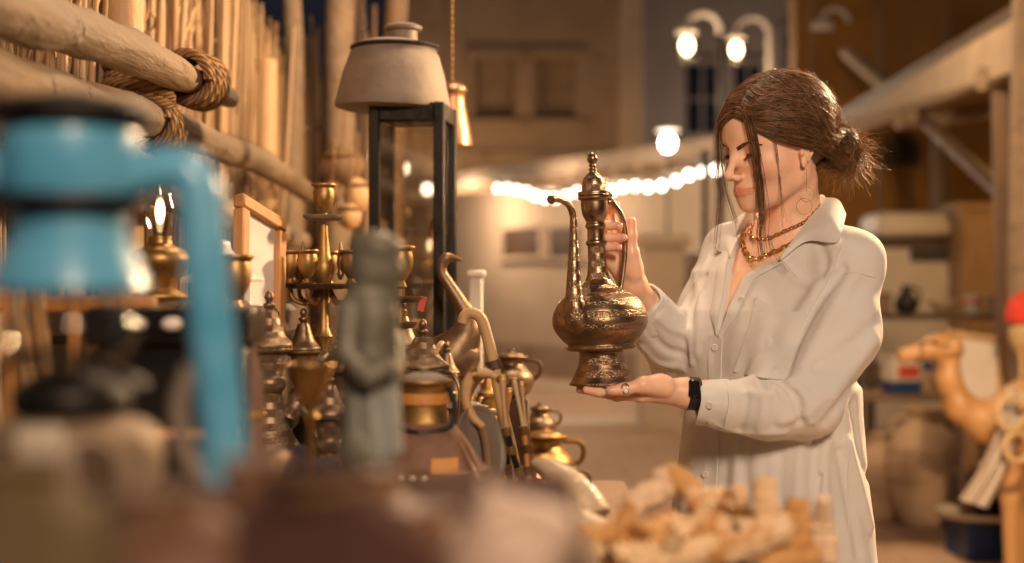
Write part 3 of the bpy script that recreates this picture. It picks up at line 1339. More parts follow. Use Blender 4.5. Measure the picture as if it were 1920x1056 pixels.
# the inner stand of the collar round the back of the neck
st0 = [P(1462, 487, 2.44), P(1490, 452, 2.455), P(1509, 426, 2.47), P(1528, 404, 2.49), P(1548, 384, 2.55), P(1530, 384, 2.612), P(1480, 394, 2.64), P(1440, 410, 2.63), P(1412, 430, 2.60)]
st1 = [P(1462, 486, 2.438), P(1490, 447, 2.452), P(1509, 420, 2.467), P(1528, 397, 2.486), P(1546, 370, 2.548), P(1528, 366, 2.610), P(1480, 372, 2.638), P(1436, 392, 2.628), P(1408, 414, 2.598)]
sheet('collar_stand', [st0, st1], .0025, linen, shirt, 4)
# far leaf
inner = [P(1436, 392, 2.628), P(1408, 412, 2.60), P(1394, 432, 2.575), P(1380, 456, 2.55), P(1371, 478, 2.53)]
outer = [P(1385, 415, 2.66), P(1360, 432, 2.63), P(1338, 466, 2.60), P(1352, 472, 2.57), P(1369, 482, 2.53)]
mid = [(a + b) / 2 + Vector((-.004, -.004, .010)) * k for a, b, k in zip(inner, outer, (1, 1, .9, .5, .1))]
sheet('collar', [inner, mid, outer], .0022, linen, shirt)


def front(l_, z_, off=.002, f=f_shirt1):
    """point on the front of the shirt at a sideways offset and height"""
    t = .35
    for _ in range(60):
        q = np.array([tuple(from_torso(t, l_, z_))], dtype=np.float32)
        d = float(f(q)[0])
        if d < .0003:
            break
        t -= d * .8
    return from_torso(t + off, l_, z_)


zs_ = np.linspace(1.236, .75, 14)
sheet('placket', [[front(-.026, z, .0012) for z in zs_], [front(-.012, z, .0022) for z in zs_], [front(.003, z, .0016) for z in zs_]], .0020, linen, shirt, 3)
# rolled near edge of the open front, from the placket up to the collar
ez = np.linspace(V_NEAR[0][1] + .004, V_NEAR[-2][1] - .004, 10)
sheet('front_facing', [[front(float(edge_at(V_NEAR, z)) - .001, z, .003) for z in ez],
                       [front(float(edge_at(V_NEAR, z)) + .008 * min(1, .15 + (z - ez[0]) * 22), z - .003, .0045) for z in ez],
                       [front(float(edge_at(V_NEAR, z)) + .019 * min(1, .15 + (z - ez[0]) * 22), z - .006, .0022) for z in ez]], .002, linen, shirt, 3)
ez = np.linspace(V_FAR[0][1] + .004, V_FAR[-2][1] - .002, 9)
sheet('front_facing', [[front(float(edge_at(V_FAR, z)) + .001, z, .003) for z in ez],
                       [front(float(edge_at(V_FAR, z)) - .010 * min(1, .1 + (z - ez[0]) * 22), z, .004) for z in ez],
                       [front(float(edge_at(V_FAR, z)) - .022 * min(1, .1 + (z - ez[0]) * 22), z, .0022) for z in ez]], .002, linen, shirt, 3)
# cuffs: open bands round the wrists
for c, d, r0, r1, ln in ((CUFF_L, unit((1, .03, -.02)), .0350, .0385, .055), (CUFF_R, unit(np.array(EL_R) - CUFF_R), .0415, .0455, .055)):
    d = Vector(tuple(d))
    u, w = frame_of(d)
    m = Matrix((u, w, d)).transposed()
    pr = [(r0 - .0035, .030), (r0 - .0030, .004), (r0 - .0022, .0008), (r0 - .0006, 0), (r0 + .0008, .0008), (r0 + .0010, .004), ((r0 + r1) / 2 + .0012, ln * .5), (r1 + .0012, ln - .004), (r1 + .0004, ln), (r1 - .002, ln + .001)]
    mb = MB().lathe(smooth_prof(pr, 3), 48, Vector(tuple(c)), m, caps=False)
    vv = []
    for k, v in enumerate(mb.v):
        rel = Vector(v) - Vector(tuple(c))
        a = math.atan2(rel.dot(w), rel.dot(u))
        rad_ = (rel - d * rel.dot(d))
        q_ = 1 + .035 * math.sin(3 * a + 1) + .02 * math.sin(7 * a + rel.dot(d) * 60)
        vv.append(tuple(Vector(tuple(c)) + d * (rel.dot(d) + .003 * math.sin(2 * a + .5)) + rad_ * q_))
    mb.v = vv
    shift(mb).build('cuff', linen, shirt)
for px_, py_ in ((1390, 562), (1340, 652), (1330, 760), (1322, 890), (1318, 990)):
    c = sh(px_, py_, .0045)
    mb = MB()
    m = Matrix.Rotation(R(90), 3, 'X')
    m = Matrix.Rotation(R(-30), 3, 'Z') @ m
    mb.torus(c, .0048, .0014, m, 20, 6)
    mb.lathe([(.0044, -.0006), (.0044, .0008)], 18, c, m)
    shift(mb).build('button', mat('shell_button', (.62, .58, .52), (.7, .66, .6), scale=60, rough=.3, bump=0), shirt)
# breast pocket with a sagging mouth
pk = []
for j, (tl_, tr_) in enumerate([((1418, 556), (1512, 582)), ((1408, 600), (1500, 632)), ((1392, 650), (1484, 676)), ((1376, 697), (1466, 712))]):
    row = []
    for i in range(5):
        t = i / 4
        sag = (14 * math.sin(PI * t) if j == 0 else (3 * math.sin(PI * t) if j == 3 else 0))
        row.append(sh(tl_[0] + (tr_[0] - tl_[0]) * t, tl_[1] + (tr_[1] - tl_[1]) * t + sag, .0030 + (.0055 * math.sin(PI * t) if j == 0 else .0015 * math.sin(PI * t) if j < 3 else 0)))
    pk.append(row)
sheet('pocket', pk, .0022, linen, shirt, 4)
hem = MB()
top = bez([sh(x, y, .0065) for x, y in ((1419, 566), (1440, 580), (1466, 588), (1490, 588), (1509, 592))], 16)
# stitched seams: sleeve seam and cuff seam


def seam(pts, r=.0011, off=.0004):
    mb = MB()
    mb.tube([sh(v.x, v.z, off) for v in bez([(a, 0, b) for a, b in pts], 20)], r, 5)
    shift(mb).build('seam', linen, shirt)


seam([(1362, 716), (1367, 755), (1358, 800)])
seam([(1640, 520), (1590, 512), (1545, 540)], .0009)
seam([(1578, 462), (1556, 520), (1510, 600), (1478, 690)], .0012)
seam([(1595, 836), (1590, 900), (1594, 1040)], .001)

# ---------------------------------------------------------------- necklaces, earring


def chain_links(name, path, link, wire, material, f, elong):
    pts = [ray_hit(f, x, y, off=.003) for x, y in path]
    pts = bez(pts, 60)
    L = [0]
    for a, b in zip(pts, pts[1:]):
        L.append(L[-1] + (b - a).length)
    mb = MB()
    n = int(L[-1] / (link * .74))
    for i in range(n):
        t = L[-1] * (i + .5) / n
        x = [float(np.interp(t, L, [p[k] for p in pts])) for k in range(3)]
        x2 = [float(np.interp(t + .003, L, [p[k] for p in pts])) for k in range(3)]
        d = (Vector(x2) - Vector(x)).normalized() if t + .003 < L[-1] else d
        u, w = frame_of(d)
        a = R(35) if i % 2 else R(-50)
        s = u * math.cos(a) + w * math.sin(a)
        nn = d.cross(s)
        ring = []
        for k in range(12):
            an = 2 * PI * k / 12
            ring.append(Vector(x) + d * (math.cos(an) * link * .5 * elong) + s * (math.sin(an) * link * .36))
        mb.tube(ring, wire, 5, closed=True)
    return shift(mb).build(name, material, woman)


chain_links('necklace', [(1537, 384), (1522, 404), (1505, 418), (1470, 434), (1440, 447), (1415, 448), (1406, 436), (1414, 418)], .0095, .0011, gold, f_upper, 1.0)
chain_links('necklace', [(1534, 394), (1518, 413), (1492, 450), (1462, 468), (1431, 481), (1413, 486), (1398, 473), (1393, 453), (1401, 432)], .0125, .0013, gold, f_upper, 1.15)
mb = MB()
e0 = from_head((.012, .0775, -.026))
mb.tube([e0, e0 + Vector((0, -.001, -.02)), e0 + Vector((0, -.001, -.04))], .0004, 5)
for c, r_ in ((e0 + Vector((.001, -.001, -.044)), .0125), (e0 + Vector((-.004, -.001, -.064)), .0135)):
    mb.torus(c, r_, .00045, Matrix.Rotation(R(90), 3, 'X'), 30, 5)
shift(mb).build('earring', gold, woman)
# ---------------------------------------------------------------- hair
HR = random.Random(3)
SKC, SKR = np.array([-.012, 0, .046]), np.array([.112, .0825, .0945])
BUN = np.array([-.125, .012, -.012])


def f_cap(p):
    q = to_head(p)
    a = np.abs(q[:, 1])
    m = np.stack([q[:, 0], a, q[:, 2]], 1)
    d = sd_ell(m, tuple(SKC), tuple(SKR - .003))
    keep = -(-(q[:, 0] + .004) * .79 + (q[:, 2] + .012) * .61)
    keep = keep + .012 * np.clip(a / .07, 0, 1) - .014
    d = smax(d, keep, .012)
    d = smax(d, -sd_ell(m, (.020, .085, -.008), (.024, .028, .026)), .01)
    d = smin(d, sd_ell(q, tuple(BUN), (.036, .040, .038)), .03)
    return d


v, q = nets(f_cap, HC - .2, HC + .2, .004)
hair = np_mesh('hair', v, q, hairm, woman, np.full((len(v), 3), .45), WO)


def strand_mesh(strands, name, parent, n=3, m=None):
    vs, fs, cs = [], [], []
    for pts, r0, r1 in strands:
        k = len(pts)
        tn = HR.choice((.45, .6, .75, .9, 1.0, 1.0, 1.15, 1.5))
        cs += [(tn, tn * .97, tn * .93)] * (k * n)
        pts = [Vector(p) for p in pts]
        o = len(vs)
        d = (pts[1] - pts[0])
        u, w = frame_of(d if d.length > 1e-9 else (0, 0, 1))
        for i, p in enumerate(pts):
            d = (pts[min(i + 1, k - 1)] - pts[max(i - 1, 0)])
            if d.length > 1e-9:
                d.normalize()
                u = u - d * u.dot(d)
                u = u.normalized() if u.length > 1e-6 else frame_of(d)[0]
                w = u.cross(d)
            t = i / (k - 1)
            r = r0 + (r1 - r0) * t ** 1.5
            for j in range(n):
                a = 2 * PI * j / n
                vs.append(p + u * (math.cos(a) * r) + w * (math.sin(a) * r))
        for i in range(k - 1):
            for j in range(n):
                fs.append((o + i * n + j, o + (i + 1) * n + j, o + (i + 1) * n + (j + 1) % n, o + i * n + (j + 1) % n))
    return np_mesh(name, np.array([tuple(v) for v in vs]), np.array(fs), m or hairm, parent, np.array(cs), WO)


def on_cap(q, lift):
    """push a head-frame point onto the hair shell"""
    d = (q - SKC) / SKR
    return SKC + d / max(np.linalg.norm(d), 1e-6) * (SKR + lift)


S = []
part = [np.array(k) for k in ((.096, .012, .082), (.086, .012, .098), (.050, .012, .124), (.0, .010, .139), (-.045, .008, .131))]
for i in range(4600):
    g = HR.random()
    u = g * (len(part) - 1)
    a = int(min(u, len(part) - 2))
    root = part[a] + (part[a + 1] - part[a]) * (u - a)
    side = 1 if HR.random() < .68 else -1
    # how far down the side this lock passes
    drop = HR.random() ** .8
    fr_ = 1 - g
    c1 = np.array([.070 * fr_ + .03 - .07 * g, side * (.02 + .025 * fr_ + .03 * drop), .105 - .055 * drop * (0.5 + .7 * fr_)])
    c2 = np.array([-.005 - .06 * g, side * .085 * min(1, .25 + 1.1 * drop + .5 * fr_), .105 - .105 * drop])
    end = BUN + np.array([HR.uniform(.0, .03), HR.uniform(-.025, .025) + side * .012, HR.uniform(-.028, .03)])
    start = root + np.array([HR.uniform(-.004, .004), side * HR.uniform(0, .012), 0])
    ctl = bez([start, c1, c2, end], 18)
    lift = HR.gauss(.0005, .0022)
    ph, am = HR.uniform(0, 6), HR.uniform(.0, .0013)
    pts = []
    K = len(ctl)
    for k, p in enumerate(ctl):
        t = k / (K - 1)
        p = np.array(p)
        w = max(0, (t - .80) / .20)
        q = on_cap(p, lift + .004 * math.sin(PI * t))
        q = q * (1 - w) + p * w
        q = q + np.array([0, math.sin(ph + 7 * t) * am, math.cos(ph * 1.3 + 6 * t) * am])
        pts.append(from_head(q))
    S.append((pts, HR.uniform(.00042, .0008), .0004))
# the smooth front edge: from the parting along the forehead and temple to above the ear
for i in range(520):
    side = 1 if i % 3 else -1
    b_ = HR.uniform(0, 1) ** 1.3
    y_ = lambda k: side * k
    ctl = bez([np.array([.096 - .010 * b_, y_(.010), .081 + .022 * b_]), np.array([.083 - .008 * b_, y_(.036), .076 + .018 * b_]), np.array([.050 - .004 * b_, y_(.066), .056 + .02 * b_]),
               np.array([.012, y_(.080), .036 + .022 * b_]), np.array([-.05, y_(.075), .012 + .03 * b_]), BUN + np.array([.02, y_(.014), .012 * b_])], 20)
    lift = HR.gauss(.0022, .0014)
    pts = []
    for k, p in enumerate(ctl):
        t = k / (len(ctl) - 1)
        w = max(0, (t - .82) / .18)
        p = np.array(p)
        pts.append(from_head(on_cap(p, lift) * (1 - w) + p * w))
    S.append((pts, HR.uniform(.0004, .0007), .0004))
# nape: short hair combed up into the bun
for i in range(260):
    s_ = HR.choice((-1, 1, 1))
    a0 = np.array([-.055 - .03 * HR.random(), s_ * HR.uniform(.01, .062), -.055 - .02 * HR.random()])
    b0 = BUN + np.array([.01, s_ * .012, -.022])
    S.append(([from_head(on_cap((a0 * (1 - t) + b0 * t), .001 + .004 * math.sin(PI * t)) * (1 - t ** 3) + b0 * t ** 3) for t in np.linspace(0, 1, 9)], .0007, .0005))
strand_mesh(S, 'hair_strands', hair)

# bun: twisted coils and a fringe of flyaways
S = []
for i in range(900):
    ax = unit([HR.gauss(.5, .6), HR.gauss(.9, .5), HR.gauss(0, .6)])
    e1 = unit(np.cross(ax, [0.2, .1, 1]))
    e2 = np.cross(ax, e1)
    r = HR.uniform(.026, .043)
    off = ax * HR.uniform(-.022, .022)
    rr = math.sqrt(max(r * r - off @ off, 1e-5))
    a0, ln = HR.uniform(0, 6.3), HR.uniform(1.5, 4.5)
    ph = HR.uniform(0, 6)
    pts = [from_head(BUN + off + (e1 * math.cos(a0 + ln * t) + e2 * math.sin(a0 + ln * t)) * rr * (1 + .08 * math.sin(ph + 9 * t)) * np.array([.95, 1, 1.05])) for t in np.linspace(0, 1, 14)]
    S.append((pts, HR.uniform(.0006, .001), .0004))
strand_mesh(S, 'bun', hair)
S = []
for i in range(900):
    # loose ends curling out below and behind
    d0 = unit([HR.gauss(-.55, .5), HR.gauss(.25, .55), HR.gauss(-.5, .6)])
    p0 = BUN + d0 * HR.uniform(.026, .040)
    tn = unit(np.cross(d0, [HR.gauss(0, 1), HR.gauss(0, 1), HR.gauss(0, 1)]))
    dr0 = unit(d0 * HR.uniform(.15, .9) + tn * .8)
    ln = min(.060, abs(HR.gauss(.024, .013)) + .010)
    curl = unit(np.cross(dr0, [HR.gauss(0, 1), HR.gauss(0, 1), HR.gauss(0, 1)]))
    ph, fr2 = HR.uniform(0, 6), HR.uniform(2, 5)
    pts = [from_head(p0 + dr0 * ln * t + curl * ln * (.5 * t * t + .10 * math.sin(ph + fr2 * t)) + np.array([0, 0, -.012 * t * t])) for t in np.linspace(0, 1, 9)]
    S.append((pts, HR.uniform(.0003, .0005), .00014))
for i in range(160):
    # fuzz on the crown and over the ear
    a0 = unit([min(.0, HR.gauss(-.5, .5)), HR.gauss(.3, .6), abs(HR.gauss(.6, .5))])
    p0 = SKC + a0 * SKR
    tng = unit(np.cross(a0, [HR.gauss(0, .4), 1, HR.gauss(0, .4)])) * HR.choice((-1, 1))
    ln = HR.uniform(.015, .04)
    pts = [from_head(p0 + (tng * t * ln) + a0 * (.002 + .010 * math.sin(PI * t * .8) * HR.uniform(.4, 1))) for t in np.linspace(0, 1, 7)]
    S.append((pts, .0003, .00015))
strand_mesh(S, 'flyaway_hair', hair, m=hairl)

# loose locks in front of the face
S = []


def f_face(p):
    return np.minimum(f_head(p), f_cap(p))


def lock(path, n, spread, r):
    pts = []
    for x, y, D in path:
        q = ray_hit(f_face, x, y, off=.006, d1=2.7)
        pts.append(q if q.y < D + .03 and y < 400 and q.y > D - .06 else P(x, y, D))
    for i in range(n):
        o = Vector((HR.gauss(0, 1), HR.gauss(0, .6), 0))
        ph = HR.uniform(0, 6)
        ctl = []
        cut = HR.uniform(.72, 1.0)
        for k, p in enumerate(bez(pts, 26)):
            t = k / 26
            if t > cut:
                break
            wdt = spread[0] + (spread[1] - spread[0]) * min(1, t * 1.3)
            ctl.append(p + o * wdt + Vector((math.sin(ph + 5 * t), 0, 0)) * wdt * .6)
        S.append((ctl, r, r * .45))


lock([(1400, 202, 2.446), (1409, 238, 2.425), (1419, 290, 2.414), (1427, 350, 2.412), (1430, 400, 2.42), (1427, 440, 2.425), (1432, 490, 2.42)], 46, (.0044, .0052), .0005)
lock([(1394, 200, 2.45), (1401, 225, 2.435), (1412, 262, 2.42), (1420, 330, 2.412), (1424, 385, 2.417), (1425, 470, 2.425)], 16, (.0026, .0028), .00045)
lock([(1366, 200, 2.475), (1350, 222, 2.488), (1345, 270, 2.49), (1346, 330, 2.485), (1352, 372, 2.48), (1346, 430, 2.48), (1343, 480, 2.48)], 22, (.0022, .0036), .00045)
lock([(1362, 205, 2.478), (1351, 240, 2.482), (1352, 300, 2.475), (1362, 360, 2.47), (1378, 410, 2.47), (1385, 450, 2.47)], 9, (.0018, .004), .0005)
lock([(1450, 240, 2.42), (1458, 290, 2.413), (1466, 350, 2.42), (1472, 400, 2.435), (1478, 450, 2.44)], 5, (.002, .004), .0004)
lock([(1440, 440, 2.43), (1448, 470, 2.425), (1468, 500, 2.42), (1484, 520, 2.418)], 5, (.002, .003), .0004)
strand_mesh(S, 'face_locks', hair, m=lockm)
# ================================================================= the engraved ewer in her hands
ewer_m = mat('engraved_bronze', (.275, .185, .11), (.42, .30, .195), scale=24, rough=.34, rvar=.10, metal=.95, bump=.5, bscale=220, kind='engrave', bdist=.0012, spots=((.20, .13, .075), 26, .58))
plain_m = mat('worn_bronze', (.27, .18, .115), (.41, .295, .195), scale=30, rough=.33, rvar=.12, metal=.95, bump=.2, bscale=160, bdist=.001, spots=((.17, .11, .07), 34, .60))
EB = P(1130.5, 720, 2.40)
ewer = thing('ewer', 'tall engraved bronze ewer with a curved spout, lifted in both hands of the woman', 'ewer', EB, rot=(0, R(-2.7), 0))
prof = [(.0, .004), (.050, .0015), (.0555, 0), (.0568, .0028), (.0545, .006), (.050, .013), (.0455, .023), (.0405, .034), (.0378, .044), (.0372, .0515), (.0385, .0555), (.046, .0565)]
prof2 = [(.050, .0568), (.0565, .0585), (.0592, .0615), (.0590, .065), (.0565, .068), (.0590, .0705), (.0655, .0765), (.0725, .085), (.0778, .094), (.0805, .104), (.0800, .115), (.0758, .128), (.067, .142), (.055, .1505), (.042, .1575), (.031, .1645), (.0235, .1725), (.0190, .182), (.0165, .196), (.0154, .212), (.0149, .2315)]
MB().lathe(smooth_prof(prof, 3), 56).build('foot', ewer_m, ewer, angle=60)
MB().lathe(smooth_prof(prof2, 4), 64, caps=False).build('belly', ewer_m, ewer, angle=60)
neck = [(.0148, .231), (.0150, .2335), (.0170, .2352), (.0178, .2385), (.0170, .2415), (.0149, .2432), (.0144, .247), (.0144, .260), (.0150, .2625), (.0166, .2645), (.0172, .2675), (.0165, .2705), (.0150, .2725), (.0165, .277), (.0200, .2835), (.0222, .292), (.0229, .302), (.0230, .3095), (.0250, .3115), (.0272, .3128), (.0274, .3160), (.0262, .3178), (.012, .3178)]
MB().lathe(smooth_prof(neck, 3), 48).build('neck', plain_m, ewer, angle=60)
lid = [(.012, .3186), (.0268, .3186), (.0276, .3200), (.0276, .3238), (.0262, .3255), (.0212, .3262), (.0204, .3285), (.0202, .334), (.0190, .3415), (.0160, .3485), (.0110, .3545), (.0072, .3570), (.0064, .3600), (.0072, .3622), (.0056, .3640)]
lido = MB().lathe(smooth_prof(lid, 3), 44).build('lid', ewer_m, ewer, angle=60)
fin = [(.0050, .3635), (.0046, .3660), (.0062, .3682), (.0062, .3700), (.0048, .3714), (.0078, .3752), (.0093, .3800), (.0080, .3850), (.0048, .3890), (.0018, .3915), (0, .3920)]
MB().lathe(smooth_prof(fin, 3), 28).build('finial', plain_m, lido, angle=60)
sa = Vector((-.56, -.828, 0))
path = [(.056, .100), (.070, .112), (.0785, .132), (.0785, .158), (.0765, .190), (.0740, .216), (.0712, .245), (.0700, .270), (.0720, .287), (.0820, .3005), (.1010, .3080), (.1230, .3100), (.1350, .3086), (.1385, .3080)]
rad = [.020, .0235, .0190, .0138, .0110, .0094, .0074, .0063, .0058, .0057, .0059, .0063, .0080, .0070]
pp = bez([sa * a + Vector((0, 0, b)) for a, b in path], 78)
MB().tube(pp, lerp_list(rad, len(pp)), 18).build('spout', ewer_m, ewer, angle=60)
ha_ = Vector((.94, .34, 0))
path = [(.0250, .3060), (.0300, .3075), (.0365, .3010), (.0465, .2860), (.0525, .2660), (.0535, .2450), (.0518, .2200), (.0475, .1900), (.0420, .1640), (.0385, .1570)]
pp = bez([ha_ * a + Vector((0, 0, b)) for a, b in path], 54)
MB().tube(pp, lerp_list([.0060, .0068, .0068, .0066, .0062, .0060, .0056, .0052, .0050, .0060], len(pp)), 12, flat=.8).build('handle', plain_m, ewer, angle=60)
mb = MB()
mb.tube([ha_ * .027 + Vector((-.005, .004, .3175)), ha_ * .027 + Vector((.005, -.004, .3175))], .0028, 10)
mb.box(ha_ * .0285 + Vector((0, 0, .3175)), (.007, .006, .010))
mb.build('hinge', plain_m, ewer)
# ================================================================= setting: ground, buildings, lamps
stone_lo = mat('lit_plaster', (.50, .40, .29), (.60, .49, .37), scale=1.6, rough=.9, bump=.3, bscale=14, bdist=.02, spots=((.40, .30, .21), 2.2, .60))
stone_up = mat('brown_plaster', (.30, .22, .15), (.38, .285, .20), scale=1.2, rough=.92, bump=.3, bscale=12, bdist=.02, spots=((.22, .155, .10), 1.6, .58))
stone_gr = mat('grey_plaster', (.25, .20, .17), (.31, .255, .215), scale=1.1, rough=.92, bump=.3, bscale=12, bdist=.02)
ground_m = mat('sandy_paving', (.50, .325, .21), (.62, .42, .285), scale=2.2, rough=.85, bump=.3, bscale=22, bdist=.015, kind='paving', spots=((.20, .145, .10), 3.2, .60))
wood_dark = mat('dark_wood', (.055, .032, .018), (.11, .065, .036), scale=3, rough=.6, bump=.4, bscale=30, stretch=(6, 6, 1), bdist=.004)
wood_brown = mat('brown_wood', (.14, .08, .042), (.23, .14, .075), scale=3, rough=.65, bump=.4, bscale=30, stretch=(6, 6, 1), bdist=.004)
wood_pale = mat('weathered_wood', (.34, .245, .16), (.47, .36, .25), scale=5, rough=.78, bump=.7, bscale=22, stretch=(1, 1, 1), bdist=.008, spots=((.22, .14, .085), 9, .60))
wood_log = mat('peeled_log', (.185, .125, .074), (.30, .215, .14), scale=4, rough=.75, bump=.8, bscale=16, stretch=(3, .35, 3), bdist=.010, spots=((.12, .07, .038), 12, .58))
wood_warm = mat('orange_wood', (.40, .19, .06), (.55, .28, .10), scale=6, rough=.5, bump=.3, bscale=40, stretch=(5, 5, 1))
wood_yel = mat('honey_wood', (.42, .26, .12), (.56, .37, .19), scale=6, rough=.55, bump=.3, bscale=40, stretch=(5, 5, 1))
iron = mat('dark_iron', (.020, .018, .017), (.04, .035, .032), scale=20, rough=.5, metal=.7, bump=.3, bscale=80)
pane_dark = mat('dark_pane', (.008, .010, .016), (.012, .014, .022), scale=2, rough=.15, rvar=.05, bump=0)
cream_paint = mat('cream_paint', (.55, .49, .42), (.63, .57, .50), scale=6, rough=.5, bump=.15)
bulb_m = glow('warm_bulb', (1.0, .86, .66), 10)
lamp_m = glow('lamp_globe_light', (1.0, .74, .42), 22)
white_lamp_m = glow('cool_lamp_light', (1.0, .90, .78), 34)
glass_c = glass('clear_glass', (.97, .96, .94), .06)

g = MB()
N = 36
gx = np.linspace(-45, 45, N)
gy = np.linspace(-6, 84, N)
g.add([(x, y, 0) for y in gy for x in gx], [(j * N + i, j * N + i + 1, (j + 1) * N + i + 1, (j + 1) * N + i) for j in range(N - 1) for i in range(N - 1)])
tag(g.build('ground', ground_m), kind='structure')
# raised strips of paving across the square
for y0, y1, x0, x1 in ((12.6, 13.4, -3, 6), (17.2, 17.9, -6, 9)):
    k = MB().box(((x0 + x1) / 2, (y0 + y1) / 2, .03), (x1 - x0, y1 - y0, .06), bev=.1).build('kerb_strip', stone_lo)
    tag(k, kind='structure')


def oriented(mb_v, origin, ang):
    m = Matrix.Rotation(ang, 3, 'Z')
    return [tuple(m @ Vector(v) + Vector(origin)) for v in mb_v]


# low lit building with a flat overhanging roof, running obliquely across the back
A, B = Vector((-.74, 22.0, 0)), Vector((2.44, 16.7, 0))
d = (B - A).normalized()
ang = math.atan2(d.y, d.x)
low = thing('low_building', 'long low cream building with a flat projecting roof, lit by the string of bulbs', 'building', A, rot=(0, 0, ang))
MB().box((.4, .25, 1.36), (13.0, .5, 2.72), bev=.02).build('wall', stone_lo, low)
MB().box((.4, .05, 2.83), (13.6, 1.5, .2), bev=.1).build('roof', mat('roof_edge', (.34, .26, .19), (.44, .35, .26), scale=3, rough=.8, bump=.3), low)
mb = MB()
for i in range(26):
    mb.tube([(-5.6 + i * .5, -.62, 2.70), (-5.6 + i * .5, .1, 2.70)], .05, 8)
mb.build('rafters', wood_pale, low)
MB().box((.4, -.03, .22), (13.02, .07, .44), bev=.05).build('plinth', stone_up, low)
for px_, w_, h_ in ((983, 1.05, .40), (1066, .80, .40)):
    # where the wall line is crossed by the pixel's ray
    t_ = (px_ - 960) / F
    # A + d*s = (t*y, y)
    s_ = (t_ * A.y - A.x) / (d.x - t_ * d.y)
    y_ = A.y + d.y * s_
    z_ = H + (528 - 455) / F * y_
    w = MB().box((s_, -.01, z_), (w_, .05, h_), bev=.05).build('window', wood_dark, low)
    fr = MB()
    fr.box((s_, -.03, z_ + h_ / 2 + .03), (w_ + .14, .1, .06))
    fr.box((s_, -.03, z_ - h_ / 2 - .03), (w_ + .2, .14, .06))
    fr.box((s_ - w_ / 2 - .03, -.03, z_), (.06, .1, h_ - .002))
    fr.box((s_ + w_ / 2 + .03, -.03, z_), (.06, .1, h_ - .002))
    fr.build('frame', stone_lo, w)

# tall brown building behind it
tall = thing('tall_building', 'tall brown plastered building rising behind the low cream one, with recessed windows', 'building', (0, 26, 0))
TX0, TX1 = -2.15, 2.34
holes = []
for (x0, y0, x1, y1) in ((890, 108, 965, 225), (1002, 112, 1078, 218)):
    holes.append(((x0 - 960) / F * 26, H + (528 - y1) / F * 26, (x1 - 960) / F * 26, H + (528 - y0) / F * 26))
mb = MB()
xs = sorted([TX0, TX1] + [h[0] for h in holes] + [h[2] for h in holes])
zs2 = [0, holes[0][1], holes[0][3], 9.0]
for i in range(len(xs) - 1):
    for j in range(3):
        xc, zc = (xs[i] + xs[i + 1]) / 2, (zs2[j] + zs2[j + 1]) / 2
        if any(h[0] < xc < h[2] and zs2[1] < zc < zs2[2] for h in holes):
            continue
        mb.box((xc, .3, zc), (xs[i + 1] - xs[i], .6, zs2[j + 1] - zs2[j]), bev=0)
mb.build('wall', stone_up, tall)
for h in holes:
    xc, zc = (h[0] + h[2]) / 2, (zs2[1] + zs2[2]) / 2
    w = MB().box((xc, .42, zc), (h[2] - h[0], .1, zs2[2] - zs2[1]), bev=0).build('window', mat('shutter', (.26, .18, .11), (.32, .225, .145), scale=5, rough=.8, stretch=(8, 1, 1)), tall)
    fr = MB()
    fr.box((xc, -.05, zs2[2] + .07), (h[2] - h[0] + .3, .16, .14))
    fr.box((xc, -.06, zs2[1] - .06), (h[2] - h[0] + .3, .2, .12))
    fr.box((xc, .34, zc), (.05, .06, zs2[2] - zs2[1]))
    fr.box((xc, .34, zc), (h[2] - h[0], .05, .05))
    fr.build('frame', stone_up, w)
MB().box((2.16, -.12, 4.5), (.42, .26, 9.02), bev=.04).build('pilaster', stone_lo, tall)
MB().box((-.1, -.1, 3.62), (4.1, .2, .16), bev=.1).build('cornice', stone_up, tall)
MB().box((-1.0, -.07, 4.5), (.26, .14, 9.0), bev=.04).build('pilaster', stone_up, tall)

grey = thing('grey_building', 'dim grey building at the far right of the square with tall dark windows', 'building', (0, 29.5, 0))
mb = MB().box((7.2, .3, 5), (9.6, .6, 10), bev=0)
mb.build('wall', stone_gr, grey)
for (x0, y0, x1, y1) in ((1288, 122, 1344, 252), (1378, 122, 1424, 252), (1470, 60, 1520, 150)):
    X0, X1, Z0, Z1 = (x0 - 960) / F * 29.5, (x1 - 960) / F * 29.5, H + (528 - y1) / F * 29.5, H + (528 - y0) / F * 29.5
    w = MB().box(((X0 + X1) / 2, -.02, (Z0 + Z1) / 2), (X1 - X0, .06, Z1 - Z0), bev=0).build('window', pane_dark, grey)
    fr = MB()
    fr.box(((X0 + X1) / 2, -.08, (Z0 + Z1) / 2), (.05, .05, Z1 - Z0 - .004))
    fr.box(((X0 + X1) / 2, -.081, (Z0 + Z1) / 2), (X1 - X0, .045, .04))
    fr.box(((X0 + X1) / 2, -.08, Z1 + .06), (X1 - X0 + .2, .16, .12))
    fr.box(((X0 + X1) / 2, -.08, Z0 - .06), (X1 - X0 + .2, .18, .12))
    fr.build('frame', stone_gr, w)

